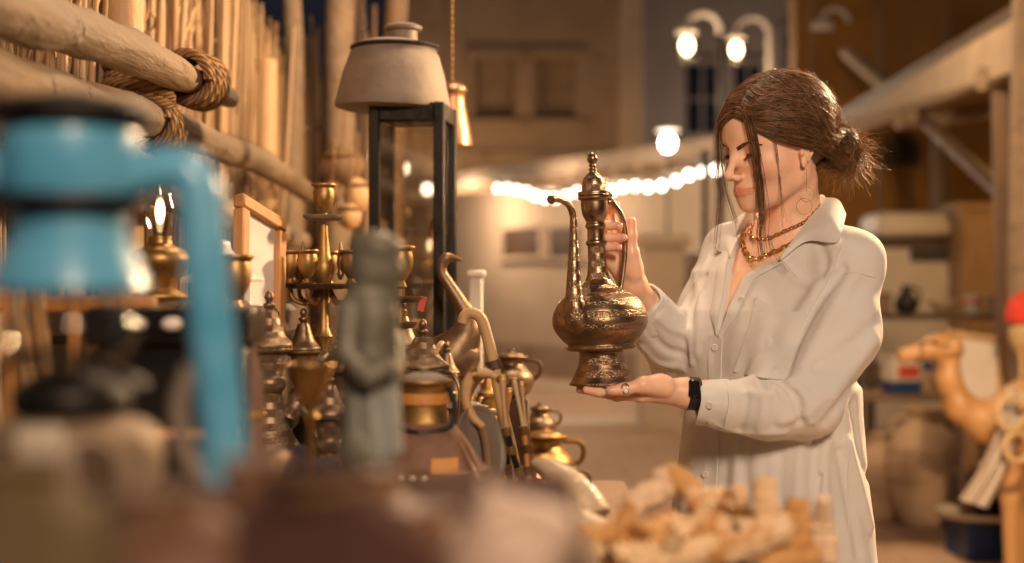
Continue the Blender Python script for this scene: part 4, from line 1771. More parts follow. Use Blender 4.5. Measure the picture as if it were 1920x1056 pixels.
# plaster gate pier and a wooden cupboard behind the hands
pier = thing('gate_pier', 'pale square plaster pier with a wider cap, standing behind the raised hand', 'pier', P(1238, 0, 13)[:2] + (0,))
MB().box((0, 0, .82), (.40, .40, 1.64), bev=.06).build('shaft', stone_lo, pier)
MB().box((0, 0, 1.70), (.50, .50, .12), bev=.15).build('cap', stone_lo, pier)
cb = thing('cupboard', 'dark brown wooden cupboard standing between the gate pier and the woman', 'cupboard', P(1312, 0, 13.6)[:2] + (0,))
MB().box((0, 0, .80), (.30, .40, 1.60), bev=.04).build('body', wood_dark, cb)
for sg in (-1, 1):
    dd = MB().box((sg * .073, -.215, .82), (.135, .03, 1.45), bev=.1).build('door', wood_brown, cb)
    MB().ball((sg * .02, -.24, .85), .012, 8).build('knob', iron, dd)
bk = thing('bucket', 'dark blue bucket on the paving below the lifted ewer', 'bucket', P(1232, 0, 15)[:2] + (0,))
MB().lathe([(.12, .0), (.125, .01), (.155, .26), (.165, .265), (.165, .28), (.150, .28), (.12, .03), (0, .03)], 24).build('body', mat('blue_black_plastic', (.010, .012, .022), rough=.4), bk)
MB().torus((0, 0, .27), .16, .006, Matrix.Rotation(R(75), 3, 'X'), 24, 6, arc=PI).build('handle', iron, bk)


# ---------------------------------------------------------------- lamps
def hook_lamp(name, label, px_bulb, py_bulb, D, px_post, arch_r, pole_m):
    b = P(px_bulb, py_bulb, D)
    post_x = (px_post - 960) / F * D
    t = thing(name, label, 'street lamp', (post_x, D, 0), group='lamps on curved brackets')
    bx = b.x - post_x
    top = b.z + arch_r * 1.55
    mb = MB().lathe([(.10, 0), (.10, .04), (.07, .08), (.055, .30), (.045, .34), (.042, b.z - .3), (.038, top - arch_r)], 16)
    mb.build('post', pole_m, t)
    cx = bx + arch_r * (1 if bx < 0 else -1)
    pts = [Vector((0, 0, top - arch_r - .05))]
    sg = -1 if bx < 0 else 1
    for i in range(17):
        a = PI * i / 16
        pts.append(Vector((sg * (arch_r - arch_r * math.cos(a)), 0, top - arch_r + .05 + arch_r * math.sin(a))))
    pts.append(pts[-1] + Vector((0, 0, -.06)))
    br = MB().tube(pts, .036, 10).build('bracket', cream_paint, t)
    bx = pts[-1].x
    MB().lathe([(.02, .12), (.10, .10), (.12, .05), (.11, .045), (.02, .06)], 20, (bx, 0, b.z + .06)).build('lamp_cap', cream_paint, t)
    gl = MB().lathe([(.06, -.18), (.11, -.13), (.135, -.03), (.12, .06), (.10, .10)], 20, (bx, 0, b.z), caps=False).build('lamp_globe', glass_c, t)
    MB().ball((bx, 0, b.z - .02), (.060, .060, .085), 14).build('bulb', lamp_m, t)
    return Vector((post_x + bx, D, b.z))


LAMPS = []
LAMPS.append(hook_lamp('street_lamp', 'brighter of the two lamps on curved brackets, on a dark post', 1307, 82, 15.0, 1350, .175, iron))
LAMPS.append(hook_lamp('street_lamp', 'dimmer lamp with a curved bracket on a pale post above her head', 1394, 90, 17.0, 1443, .200, cream_paint))
dp = thing('lamp_post', 'plain dark post standing behind the far lock of her hair', 'post', (P(1322, 0, 12)[0], 12, 0))
MB().lathe([(.06, 0), (.06, .05), (.03, .1), (.026, 2.38), (.034, 2.40), (.034, 2.43), (.0, 2.45)], 14).build('post_shaft', iron, dp)
MB().box((0, -.03, 1.5), (.07, .03, .12), bev=.15).build('junction_box', iron, dp)
q = P(1252, 268, 14)
wl = thing('garden_lamp', 'thin pole lamp with a round white light under a flat cap', 'lamp', (q.x, q.y, 0))
MB().lathe([(.05, 0), (.05, .03), (.016, .06), (.014, q.z - .12), (.02, q.z - .1), (.04, q.z - .09)], 12).build('pole', iron, wl)
MB().lathe([(.0, .16), (.12, .13), (.125, .115), (.04, .10), (.03, .06)], 20, (0, 0, q.z)).build('cap', cream_paint, wl)
MB().ball((0, 0, q.z), (.07, .07, .085), 14).build('bulb', white_lamp_m, wl)
LAMPS.append(q)


def string_lights(label, pts, r, name='string_lights'):
    o = pts[0]
    t = thing(name, label, 'string lights', o)
    mb = MB()
    w = bez([p + Vector((0, 0, .10)) - o for p in pts], 6 * (len(pts) - 1))
    mb.tube(w, .008, 6).build('cable', iron, t)
    for p in pts:
        b = MB().ball(p - o, (r, r, r * 1.15), 12).build('bulb', bulb_m, t)
        MB().lathe([(.016, .0), (.018, .02), (.018, .07), (.008, .08)], 10, p - o + Vector((0, 0, r * .9))).build('socket', iron, b)
    return t


sp = [(933, 353), (951, 353), (969, 356), (987, 359), (1003, 367), (1022, 372), (1042, 372), (1062, 367), (1082, 360), (1103, 356), (1125, 357), (1148, 357), (1168, 351), (1191, 349), (1215, 351), (1241, 348), (1268, 339), (1292, 328), (1318, 322), (1343, 318)]
pts = [P(x, y, 19.6 - 6.6 * i / (len(sp) - 1)) for i, (x, y) in enumerate(sp)]
string_lights('long sagging string of glowing round bulbs crossing behind the ewer', pts, .038)
STR = pts
sp = [(690, 296), (728, 307), (756, 316), (801, 355), (842, 371)]
pts2 = [P(x, y, 13 - .4 * i) for i, (x, y) in enumerate(sp)]
string_lights('short string of glowing bulbs added behind the glass lantern for the reflections in its panes', pts2, .038)  # string added to stand in for bulbs reflected in the lantern panes

# ---------------------------------------------------------------- shed on the right: posts, fascia, rafters, back wall
brown_wall = mat('ochre_wall', (.19, .085, .014), (.25, .12, .024), scale=1.5, rough=.9, bump=.3, bscale=14, bdist=.02, stretch=(1, 1, .4))
shed = thing('market_shed', 'open timber shed with a long weathered eave board on the right', 'shed', (2.5, 9, 0))


def sl(p):
    return Vector(p) - Vector((2.5, 9, 0))


mb = MB()
e0, e1 = P(1555, 236, 11.8), P(1935, 14, 6.75)
f0, f1 = P(1580, 258, 11.8), P(1935, 122, 6.75)
vs = []
for a, b in ((e0, f0), (e1, f1)):
    for off in (0, .07):
        vs += [sl(a) + Vector((off, 0, 0)), sl(b) + Vector((off, 0, 0))]
mb.add(vs, [(0, 1, 5, 4), (2, 6, 7, 3), (0, 4, 6, 2), (1, 3, 7, 5), (0, 2, 3, 1), (4, 5, 7, 6)])
mb.build('eave_board', wood_pale, shed)
mb = MB()
vs = [sl(e0) + Vector((.03, 0, .02)), sl(e1) + Vector((.03, 0, .02)), sl(e1) + Vector((2.9, 0, .62)), sl(e0) + Vector((2.9, 0, .62))]
mb.add(vs + [v + Vector((0, 0, .07)) for v in vs], [(0, 1, 2, 3), (4, 7, 6, 5), (0, 4, 5, 1), (1, 5, 6, 2), (2, 6, 7, 3), (3, 7, 4, 0)])
mb.build('roof', wood_dark, shed)
for px_, py_, D in ((1690, 228, 9.2), (1846, 152, 7.55)):
    q = P(px_, py_, D)
    MB().tube(bez([sl(q) + Vector((-.04, -.06, 0)), sl(q) + Vector((.3, .02, .04)), sl(q) + Vector((.7, .04, .12))], 10), .062, 12, wob=.06).build('rafter', wood_log, shed)
for px_, D, r in ((1893, 7.7, .095), (1760, 12.0, .07)):
    q = P(px_, 528, D)
    MB().tube([sl((q.x, D, 0)), sl((q.x + .02, D, 1.2)), sl((q.x, D, 2.62))], r, 14, wob=.03).build('post', wood_brown if D < 9 else wood_dark, shed)
a, b = P(1722, 215, 9.2), P(1886, 372, 7.8)
MB().tube([sl(a), sl(b)], .045, 10, wob=.03).build('brace', wood_dark, shed)
a, b = P(1586, 98, 12.2), P(1668, 172, 11.4)
MB().tube([sl(a), sl(b)], .05, 10, wob=.03).build('brace', wood_pale, shed)
q = P(1925, 528, 6.6)
MB().tube([sl((q.x, 6.6, 0)), sl((q.x - .02, 6.6, 1.4)), sl((q.x, 6.6, 2.75))], .065, 14, wob=.04).build('post', wood_log, shed)
mb = MB()
mb.box(sl((5.4, 13.2, 2.4)), (5.6, .3, 4.8), bev=.01)
mb.build('back_wall', brown_wall, shed)
mb = MB()
for i in range(9):
    mb.box(sl((2.75 + i * .62, 13.03, 2.0)), (.05, .04, 3.9), bev=.1)
mb.build('wall_battens', wood_brown, shed)
q = P(1690, 288, 13.0)
vt = thing('wall_vent', 'small dark slatted vent high on the ochre back wall', 'vent', q)
mb = MB()
mb.box((0, 0, 0), (.36, .06, .24), bev=.05).build('frame', wood_dark, vt)
mb = MB()
for k in range(5):
    mb.box((0, -.035, -.08 + k * .04), (.30, .012, .022), Matrix.Rotation(R(25), 3, 'X'))
mb.build('slats', iron, vt)
fx = P(1568, 40, 12.9)
fl_ = thing('wall_lamp', 'unlit pale curved lamp bracket high on the shed wall', 'lamp', (fx.x, 12.95, fx.z))
MB().torus((0, 0, 0), .12, .022, Matrix.Rotation(R(90), 3, 'X'), 16, 8, arc=PI).build('bracket', cream_paint, fl_)
MB().lathe([(.02, .08), (.09, .05), (.11, 0), (.02, .0)], 14, (-.12, -.03, -.06)).build('shade', cream_paint, fl_)
# ================================================================= goods on the right
white_enamel = mat('white_enamel', (.42, .38, .33), (.52, .47, .41), scale=4, rough=.4, bump=.1, spots=((.3, .24, .18), 6, .66))
clay = mat('clay', (.36, .24, .145), (.48, .34, .22), scale=4, rough=.8, bump=.5, bscale=30, bdist=.006, kind='strata', spots=((.24, .15, .09), 7, .6))
camel_wood = mat('carved_camel_wood', (.38, .20, .075), (.52, .30, .125), scale=5, rough=.5, bump=.4, bscale=40, spots=((.22, .105, .04), 9, .60))
net_m = mat('gauze', (.74, .68, .60), (.80, .74, .66), scale=40, rough=.9, bump=.4, bscale=300, transl=.45)
red_felt = mat('red_felt', (.52, .035, .02), (.66, .06, .035), scale=40, rough=.9, bump=.6, bscale=200)
blue_plastic = mat('blue_plastic', (.01, .03, .10), (.015, .045, .14), scale=5, rough=.4)
black_plastic = mat('black_plastic', (.009, .009, .010), (.014, .014, .015), scale=5, rough=.45)
straw = mat('straw', (.44, .30, .15), (.58, .42, .23), scale=30, rough=.8, bump=.8, bscale=120, stretch=(1, 1, 4))

# counter with slots
q = P(1708, 0, 12.0)
ct = thing('serving_counter', 'pale enamelled serving counter with a black slot, at the back of the shed', 'counter', (q.x, 12.0, 0))
mb = MB()
mb.box((0, 0, .80), (.70, .6, 1.60), bev=.03)
mb.build('body', white_enamel, ct)
MB().box((0, -.01, 1.80), (.72, .66, .20), bev=.2).build('top', white_enamel, ct)
MB().box((0, .06, 1.65), (.69, .46, .11), bev=.05).build('recess', wood_dark, ct)
MB().box((.12, -.305, 1.55), (.42, .03, .11), bev=.1).build('slot', black_plastic, ct)
MB().box((0, -.306, 1.25), (.62, .02, .34), bev=.1).build('panel', white_enamel, ct)
q = P(1826, 0, 11.6)
wd = thing('wardrobe', 'upright honey-brown cupboard beside the pale serving counter', 'cupboard', (q.x, 11.6, 0))
MB().box((0, 0, .95), (.36, .5, 1.90), bev=.03).build('body', mat('cupboard_wood', (.24, .14, .06), (.33, .20, .095), scale=3, rough=.6, stretch=(6, 6, 1)), wd)
MB().box((0, -.26, .95), (.30, .03, 1.76), bev=.15).build('door', MATS['cupboard_wood'], wd)
MB().box((0, 0, 1.93), (.42, .56, .06), bev=.2).build('cornice', MATS['cupboard_wood'], wd)

# dark shelf crowded with things
q = P(1790, 0, 9.4)
shf = thing('market_shelf', 'low dark wooden shelf rack at the back of the right-hand stall', 'shelf', (q.x, 9.4, 0))
W = 1.25
for z in (.30, .66, 1.10):
    MB().box((0, 0, z), (W, .42, .035), bev=.1).build('shelf_board', wood_dark, shf)
for sx in (-1, 1):
    for sy in (-1, 1):
        MB().box((sx * (W / 2 - .02), sy * .19, .57), (.05, .05, 1.14), bev=.1).build('leg', wood_dark, shf)
pos = []
shapes = [('wooden_box', 'box', wood_brown), ('dark_jug', 'jug', iron), ('small_crate', 'crate', wood_dark), ('tin_can', 'can', white_enamel), ('pale_bowl', 'bowl', clay)]
rs = random.Random(21)
desc = [('box', 'small brown lidded box at the left end of the dark shelf top'), ('jug', 'dark round jug beside the brown box on the shelf top'), ('bowl', 'pale clay bowl in the middle of the dark shelf top'),
        ('can', 'whitish can next to the clay bowl on the shelf top'), ('box', 'larger brown box right of the whitish can on the shelf top'), ('jug', 'dark jug at the right end of the shelf top'),
        ('box', 'brown box on the middle board of the dark shelf, left end'), ('can', 'whitish can on the middle board of the dark shelf'), ('bowl', 'clay bowl on the middle board of the dark shelf'), ('jug', 'dark jug on the middle board behind the frame')]
for i, (kd, lb) in enumerate(desc):
    z0 = 1.1175 if i < 6 else .6775
    x = q.x - .52 + (i if i < 6 else i - 6) * (.21 if i < 6 else .32) + rs.uniform(-.02, .02)
    s = rs.uniform(.8, 1.15)
    t = thing({'box': 'wooden_box', 'jug': 'jug', 'can': 'can', 'bowl': 'bowl'}[kd], lb, kd, (x, 9.36 + rs.uniform(-.05, .05), z0), rotz=rs.uniform(-.4, .4))
    if kd == 'box':
        MB().box((0, 0, .055 * s), (.18 * s, .13, .11 * s), bev=.06).build('body', wood_brown, t)
        MB().box((0, 0, .122 * s), (.19 * s, .14, .022), bev=.15).build('lid', wood_dark, t)
    elif kd == 'jug':
        MB().lathe(smooth_prof([(.04, 0), (.07, .03), (.078, .08), (.05, .13), (.03, .155), (.036, .185), (.03, .185)]), 20).build('body', iron, t)
        MB().tube(bez([(.035, 0, .17), (.085, 0, .15), (.09, 0, .10), (.075, 0, .07)], 12), .008, 8).build('handle', iron, t)
    elif kd == 'can':
        MB().lathe([(.05, 0), (.052, .004), (.052, .12), (.054, .125), (.05, .128), (0, .126)], 20).build('body', white_enamel, t)
        MB().lathe([(.054, .07), (.0545, .08), (.054, .09)], 20, caps=False).build('band', red_felt, t)
    else:
        MB().lathe(smooth_prof([(.03, 0), (.04, .01), (.08, .05), (.10, .085), (.094, .085), (.06, .03), (0, .02)]), 22).build('body', clay, t)

# trestle board with tins
q = P(1702, 0, 8.3)
tr = thing('low_trestle', 'low brown plank bench under the red and white tin', 'bench', (q.x, 8.35, 0))
MB().box((0, 0, .66), (.75, .36, .04), bev=.1).build('board', wood_brown, tr)
for sx in (-1, 1):
    for sy in (-1, 1):
        MB().box((sx * .30, sy * .13, .32), (.05, .05, .64), bev=.1).build('leg', wood_brown, tr)
q = P(1690, 0, 8.25)
tn = thing('tin', 'square red, cream and blue tin standing behind the big clay jar', 'tin', (q.x, 8.25, .683), rotz=.15)
tin_red = mat('tin_red', (.45, .05, .025), (.55, .08, .04), scale=12, rough=.4)
tin_cream = mat('tin_cream', (.55, .48, .38), (.62, .55, .45), scale=12, rough=.4)
MB().box((0, 0, .035), (.185, .15, .07), bev=.06).build('blue_foot', blue_plastic, tn)
MB().box((0, 0, .135), (.185, .15, .125), bev=.03).build('body', tin_cream, tn)
MB().box((.012, -.0755, .128), (.13, .006, .07), bev=.1).build('red_label', tin_red, tn)
MB().box((0, 0, .208), (.19, .155, .016), bev=.15).build('lid', tin_cream, tn)
q = P(1731, 0, 8.3)
cn = thing('canister', 'grey canister with a dark blue lid beside the red and cream tin', 'canister', (q.x, 8.3, .683))
MB().lathe([(.055, 0), (.058, .01), (.058, .13), (.05, .14)], 20).build('body', clay, cn)
MB().lathe([(.062, .135), (.064, .14), (.064, .175), (.058, .18), (0, .182)], 20).build('lid', blue_plastic, cn)


def jar(label, px_, D, s, rotz=0):
    q = P(px_, 0, D)
    t = thing('clay_jar', label, 'jar', (q.x, D, 0), group='big clay jars on the ground')
    pr = [(.10, 0), (.125, .02), (.165, .12), (.190, .26), (.188, .36), (.165, .45), (.115, .515), (.075, .545), (.070, .575), (.090, .60), (.088, .612), (.062, .608), (.058, .56)]
    MB().lathe([(a * s, b * s) for a, b in smooth_prof(pr, 3)], 36, wob=.012).build('body', clay, t)
    mb = MB()
    for z, r in ((.40, .182), (.27, .192)):
        mb.torus((0, 0, z * s), r * s, .006 * s, None, 36, 6)
    mb.build('raised_bands', clay, t)
    for sg in (-1, 1):
        MB().tube(bez([(sg * .075 * s, 0, .555 * s), (sg * .14 * s, 0, .56 * s), (sg * .165 * s, 0, .50 * s), (sg * .15 * s, 0, .465 * s)], 12), .012 * s, 8).build('handle', clay, t)


jar('large ribbed clay jar on the ground in front of the camel', 1732, 7.7, 1.06)
jar('smaller clay jar half hidden behind the woman and the large jar', 1652, 7.9, .80)
jar('third clay jar in shade between the large jar and the shelf', 1790, 8.6, .9)

# the carved camel


def cm(px_, py_, dd=0.0):
    return tuple(P(px_, py_, 6.0 + dd))


def f_camel(p):
    d = sd_rc(p, cm(1698, 664), cm(1745, 655), .030, .040)                     # muzzle to cheek
    d = smin(d, sd_rc(p, cm(1745, 650), cm(1788, 652), .042, .040), .03)
    d = smin(d, sd_ell(p, cm(1692, 668), (.024, .028, .026)), .015)
    d = smin(d, sd_rc(p, cm(1758, 636), cm(1776, 636), .024, .022), .02)        # brow
    d = smin(d, chain(p, [cm(1780, 662), cm(1778, 712), cm(1800, 762), cm(1850, 792), cm(1925, 770)], [.044, .050, .062, .085, .13], .03), .03)
    d = smin(d, sd_ell(p, cm(2010, 785), (.30, .16, .165)), .08)
    d = smin(d, sd_ell(p, cm(2020, 715), (.13, .10, .12)), .08)
    for dd, x0 in ((-.09, 1900), (.09, 1915), (-.09, 2100), (.09, 2112)):
        d = smin(d, chain(p, [cm(x0, 800, dd), cm(x0 - 6, 930, dd), cm(x0 - 2, 1095, dd)], [.085, .038, .030], .03), .05)
        d = smin(d, sd_ell(p, cm(x0 - 10, 1108, dd), (.055, .042, .028)), .02)
    for dd in (-.035, .035):
        d = smin(d, sd_rc(p, cm(1795, 640, dd), cm(1810, 632, dd * 1.6), .014, .007), .01)
    for dd in (-.042, .042):
        d = smin(d, sd_sph(p, cm(1752, 642, dd), .010), .006)
    d = smax(d, -chain(p, [cm(1690, 672, -.03), cm(1735, 668, -.045)], [.004, .003], .004), .006)
    d = np.maximum(d, .001 - p[:, 2])
    return d


cx = P(2010, 0, 6.0)
camel = thing('camel_figure', 'carved wooden camel figure with raised head, at the right edge', 'camel figure', (cx.x, 6.0, 0))
lo, hi = np.array(cm(1660, 1140, -.24)), np.array(cm(2190, 600, .24))
lo[2] = -.01
v, q4 = nets(f_camel, lo, hi, .0125)
v = relax(v, q4, 1, .3)
np_mesh('body', v, q4, camel_wood, camel, None, (cx.x, 6.0, 0))


def cl(v):
    return Vector(v) - Vector((cx.x, 6.0, 0))


mb = MB()
for c, ax, r in ((cm(1722, 660), (-1, 0, .1), .044), (cm(1782, 664), (-.2, 0, 1), .052)):
    u, w = frame_of(ax)
    mb.torus(cl(c), r, .006, Matrix((u, w, Vector(ax).normalized())).transposed(), 24, 6)
mb.tube([cl(cm(1722, 640, -.04)), cl(cm(1760, 645, -.05)), cl(cm(1782, 650, -.05))], .005, 6)
mb.build('halter', leather_tan, camel)
mb = MB()
mb.ball(cl(cm(1752, 643, -.046)), .011, 10)
mb.build('eye', black_plastic, camel)
# saddle and what hangs from it
sd = MB()
sd.ball(cl(cm(1985, 735, 0)), (.17, .19, .11), 20, .05)
sd.build('saddle_pad', leather_tan, camel)
rows = []
for i in range(7):
    t = i / 6
    row = []
    for j in range(9):
        u = j / 8
        x = 1890 - 10 * u - 92 * t * (.25 + .75 * t) * (1 - .25 * u) + 40 * u
        y = 722 + 215 * t + 16 * u
        dd = -.20 - .05 * math.sin(PI * t) - .018 * math.sin(u * 15 + 2 * t) - .04 * t
        row.append(P(x, y, 6.0 + dd))
    rows.append(row)
tag_o = None
gz = thing('gauze_cloth', 'thin pale gauze cloth hanging from the camel figure down over the jars', 'cloth', (rows[0][0].x, rows[0][0].y, 0))
WO_keep = WO
WO = np.array(rows[0][0])
sheet('drape', rows, .003, net_m, gz, 3)
WO = WO_keep
for i, (px_, py_, r, rr) in enumerate(((1896, 775, .062, .013), (1908, 838, .056, .014))):
    q = P(px_, py_, 5.68)
    t = thing('straw_ring', ['upper coiled straw ring hanging on the flank of the camel', 'lower coiled straw ring hanging on the flank of the camel'][i], 'straw ring', q, group='straw rings on the camel')
    MB().torus((0, 0, 0), r, rr, Matrix.Rotation(R(84), 3, 'X') @ Matrix.Rotation(R(15), 3, 'Y'), 32, 10).build('coil', straw, t)
    MB().torus((0, -.004, 0), r, rr * 1.12, Matrix.Rotation(R(84), 3, 'X') @ Matrix.Rotation(R(15), 3, 'Y'), 6, 10, arc=.4).build('binding', leather_tan, t)

# leaning white board in a wooden frame
q = P(1826, 700, 6.75)
bd = thing('framed_board', 'blank cream board in a pale wooden frame leaning behind the camel neck', 'framed board', q, rot=(R(-8), R(8), R(12)))
MB().box((0, .01, 0), (.25, .012, .33), bev=.05).build('board', mat('cream_board', (.62, .55, .46), (.70, .63, .54), scale=3, rough=.8, bump=.05), bd)
for nm, c, s in (('rail', (0, 0, .175), (.31, .03, .03)), ('rail', (0, 0, -.175), (.31, .03, .03)), ('stile', (-.14, 0, 0), (.03, .03, .319)), ('stile', (.14, 0, 0), (.03, .03, .319))):
    MB().box(c, s, bev=.12).build(nm, wood_yel, bd)
st = thing('display_stand', 'single-legged brown stand carrying the leaning framed board', 'stand', (q.x, 6.82, 0))
MB().box((0, 0, .34), (.07, .07, .68), bev=.04).build('body', wood_brown, st)
MB().box((0, 0, .695), (.24, .2, .03), bev=.15).build('top', wood_dark, st)
# red cap on a turned stand
q = P(1916, 580, 6.3)
hs = thing('hat_stand', 'turned wooden hat stand under the round red cap', 'hat stand', (q.x, 6.3, 0))
MB().lathe(smooth_prof([(.12, 0), (.12, .02), (.04, .05), (.02, .15), (.03, .3), (.018, .5), (.028, .7), (.016, .9), (.02, 1.0), (.05, 1.06), (.055, 1.12), (.03, q.z - .075)], 3), 20).build('turned_post', wood_yel, hs)
MB().ball((-.005, -.01, q.z - .10), (.05, .05, .045), 14).build('head', straw, hs)
rc = thing('felt_hat', 'round bright red felt cap at the right edge, on the hat stand', 'cap', (q.x, 6.3, q.z - .06))
mb = MB()
mb.lathe(smooth_prof([(.066, 0), (.072, .02), (.070, .06), (.052, .105), (.02, .125), (0, .127)]), 24)
mb.build('crown', red_felt, rc)
MB().ball((0, 0, .13), .014, 10).build('pompom', red_felt, rc)

# crates by the camel's leg


def crate(label, px_, D, z0, size, m):
    q = P(px_, 0, D)
    t = thing('crate', label, 'crate', (q.x, D, z0), rotz=.08)
    w, dp_, h = size
    MB().box((0, 0, .012), (w - .02, dp_ - .02, .02), bev=0).build('floor', m, t)
    for nm, c, s in (('side', (0, -dp_ / 2, h / 2), (w, .018, h)), ('side', (0, dp_ / 2, h / 2), (w, .018, h)), ('end', (-w / 2, 0, h / 2), (.018, dp_ - .02, h)), ('end', (w / 2, 0, h / 2), (.018, dp_ - .02, h))):
        MB().box(c, s, bev=.12).build(nm, m, t)
    mb = MB()
    for k in (-.28, 0, .28):
        mb.box((k * w, -dp_ / 2 - .012, h / 2), (.02, .012, h * .9), bev=.1)
    mb.box((0, -dp_ / 2 - .014, h - .02), (w * 1.02, .02, .03), bev=.1)
    mb.build('ribs', m, t)


crate('blue plastic crate on the ground under the pale tray', 1860, 6.9, .002, (.34, .30, .19), blue_plastic)
q = P(1848, 0, 6.85)
ty = thing('tray', 'pale flat tray lying between the black crate and the blue crate', 'tray', (q.x, 6.85, .198))
MB().lathe(smooth_prof([(.0, 0), (.17, 0), (.20, .012), (.215, .030), (.208, .030), (.16, .010), (0, .008)]), 28, sx=1.1).build('dish', tin_cream, ty)
crate('black plastic crate on the pale tray beside the camel leg', 1856, 6.9, .232, (.26, .24, .17), black_plastic)
q = P(1856, 0, 6.88)
sw = thing('straw_mat', 'folded straw mat lying in the black crate', 'mat', (q.x, 6.9, .37))
MB().ball((0, 0, .04), (.125, .10, .055), 18, .12).build('folds', straw, sw)
q = P(1665, 0, 7.2)
rg2 = thing('rug', 'low brown patterned rug on the ground under the jars', 'rug', (2.2, 7.9, 0))
mb = MB()
mb.box((0, 0, .011), (1.9, 1.5, .014), bev=.1)
mb.build('pile', mat('rug_pile', (.10, .045, .025), (.20, .11, .06), scale=9, rough=.95, bump=.6, bscale=120), rg2)
MB().box((0, -.77, .010), (1.9, .04, .006), bev=.1).build('fringe', straw, rg2)
# ================================================================= the stall on the left
reed_m = mat('dry_reed', (.33, .215, .115), (.53, .375, .23), scale=9, rough=.7, bump=.5, bscale=60, stretch=(4, 4, .25), bdist=.003, attr='tint')
rope_m = mat('coir_rope', (.30, .155, .055), (.46, .26, .11), scale=40, rough=.9, bump=1.0, bscale=300, kind='rope', bdist=.004)
brass = mat('old_brass', (.27, .16, .055), (.42, .265, .10), scale=18, rough=.48, rvar=.12, metal=.9, bump=.3, bscale=90, bdist=.002, spots=((.20, .12, .05), 22, .60))
bronze = mat('brown_bronze', (.17, .11, .068), (.27, .185, .12), scale=20, rough=.46, rvar=.12, metal=.85, bump=.35, bscale=120, bdist=.002, spots=((.13, .08, .05), 24, .58))
eng_b = mat('engraved_brown_bronze', (.19, .125, .078), (.30, .21, .14), scale=20, rough=.46, rvar=.1, metal=.8, bump=.6, bscale=120, kind='engrave', bdist=.002, spots=((.15, .095, .06), 24, .60))
tinned = mat('tinned_copper', (.18, .145, .115), (.28, .23, .185), scale=10, rough=.66, rvar=.12, metal=.35, bump=.4, bscale=50, bdist=.003, spots=((.22, .155, .11), 12, .57))
copper = mat('hammered_copper', (.42, .20, .10), (.56, .30, .17), scale=12, rough=.4, rvar=.1, metal=.85, bump=.5, bscale=70, bdist=.003)
blue_p = mat('worn_blue_paint', (.055, .29, .50), (.15, .43, .62), scale=14, rough=.34, rvar=.1, bump=.2, bscale=60, spots=((.36, .38, .36), 18, .60), coat=.2)
grey_bronze = mat('grey_patina', (.105, .095, .070), (.19, .175, .14), scale=22, rough=.55, metal=.35, bump=.5, bscale=90, bdist=.002, spots=((.09, .065, .04), 20, .58))
leather_br = mat('brown_leather', (.13, .065, .04), (.21, .115, .075), scale=14, rough=.55, bump=.5, bscale=120, bdist=.002, spots=((.075, .035, .02), 10, .62))
leather_or = mat('orange_leather', (.46, .19, .05), (.58, .27, .085), scale=14, rough=.5, bump=.4, bscale=120)
horn_m = mat('pale_horn', (.46, .35, .23), (.60, .48, .34), scale=9, rough=.4, bump=.3, bscale=40, stretch=(1, 1, 4))
shell_m = mat('pale_shell', (.44, .32, .245), (.56, .43, .34), scale=8, rough=.5, bump=.3, bscale=40, spots=((.34, .22, .16), 12, .66))
cowrie_m = mat('cowrie', (.72, .66, .58), (.80, .75, .68), scale=40, rough=.25, bump=.05)
navy = mat('navy_cloth', (.012, .014, .026), (.022, .024, .04), scale=12, rough=.9, bump=.6, bscale=120)
black_lac = mat('black_lacquer', (.008, .007, .007), (.014, .012, .011), scale=8, rough=.25, bump=.1)
plum = mat('plum_cloth', (.052, .024, .019), (.085, .040, .031), scale=7, rough=.95, bump=.6, bscale=90, spec=.1, rvar=.03)
drift = mat('cut_driftwood', (.56, .37, .19), (.72, .53, .33), scale=14, rough=.7, bump=.9, bscale=60, bdist=.005, spots=((.44, .19, .04), 20, .55))

drift2 = mat('pale_driftwood', (.60, .42, .26), (.74, .57, .39), scale=14, rough=.75, bump=.9, bscale=70, bdist=.005, spots=((.46, .21, .05), 17, .60))
drift3 = mat('ginger_driftwood', (.42, .20, .055), (.58, .33, .13), scale=14, rough=.7, bump=.9, bscale=60, bdist=.005, spots=((.24, .10, .03), 22, .60))
# ---------------------------------------------------------------- reed fence
fence = thing('reed_fence', 'tall fence of upright dry reeds with peeled log rails lashed on with coir rope', 'fence', (-.82, 3.0, 0))


def fl(v):
    return Vector(v) - Vector((-.82, 3.0, 0))


def reeds(n, x_of, y_of, top_of, z0, rng, rmin=.0045, rmax=.0105):
    vs, fs, cs = [], [], []
    for i in range(n):
        t = (i + rng.uniform(-.4, .4)) / n
        x, y = x_of(t) + rng.gauss(0, .008), y_of(t) + rng.gauss(0, .008)
        r = rng.uniform(rmin, rmax)
        top = top_of(t) + rng.gauss(0, .055)
        lean = (rng.gauss(0, .018), rng.gauss(0, .018))
        c = rng.choice([(.7, .66, .6), (.85, .8, .74), (1, 1, 1), (1, .97, .9), (.6, .5, .4), (.95, .85, .7)])
        o = len(vs)
        K = 7
        ph = rng.uniform(0, 6)
        for k in range(K):
            u = k / (K - 1)
            z = z0 + (top - z0) * u
            px_ = x + lean[0] * u * 2 + .006 * math.sin(ph + 5 * u)
            py_ = y + lean[1] * u * 2 + .006 * math.cos(ph * 2 + 4 * u)
            rr = r * (1 + .25 * (k % 2)) * (1 - .3 * u)
            for j in range(6):
                a = PI * j / 3
                vs.append((px_ + rr * math.cos(a), py_ + rr * math.sin(a), z))
                cs.append(c)
        for k in range(K - 1):
            for j in range(6):
                fs.append((o + k * 6 + j, o + k * 6 + (j + 1) % 6, o + (k + 1) * 6 + (j + 1) % 6, o + (k + 1) * 6 + j))
        e = o + (K - 1) * 6
        fs.append((e, e + 1, e + 2, e + 3))
        fs.append((e, e + 3, e + 4, e + 5))
    return np.array(vs), np.array(fs), np.array(cs)


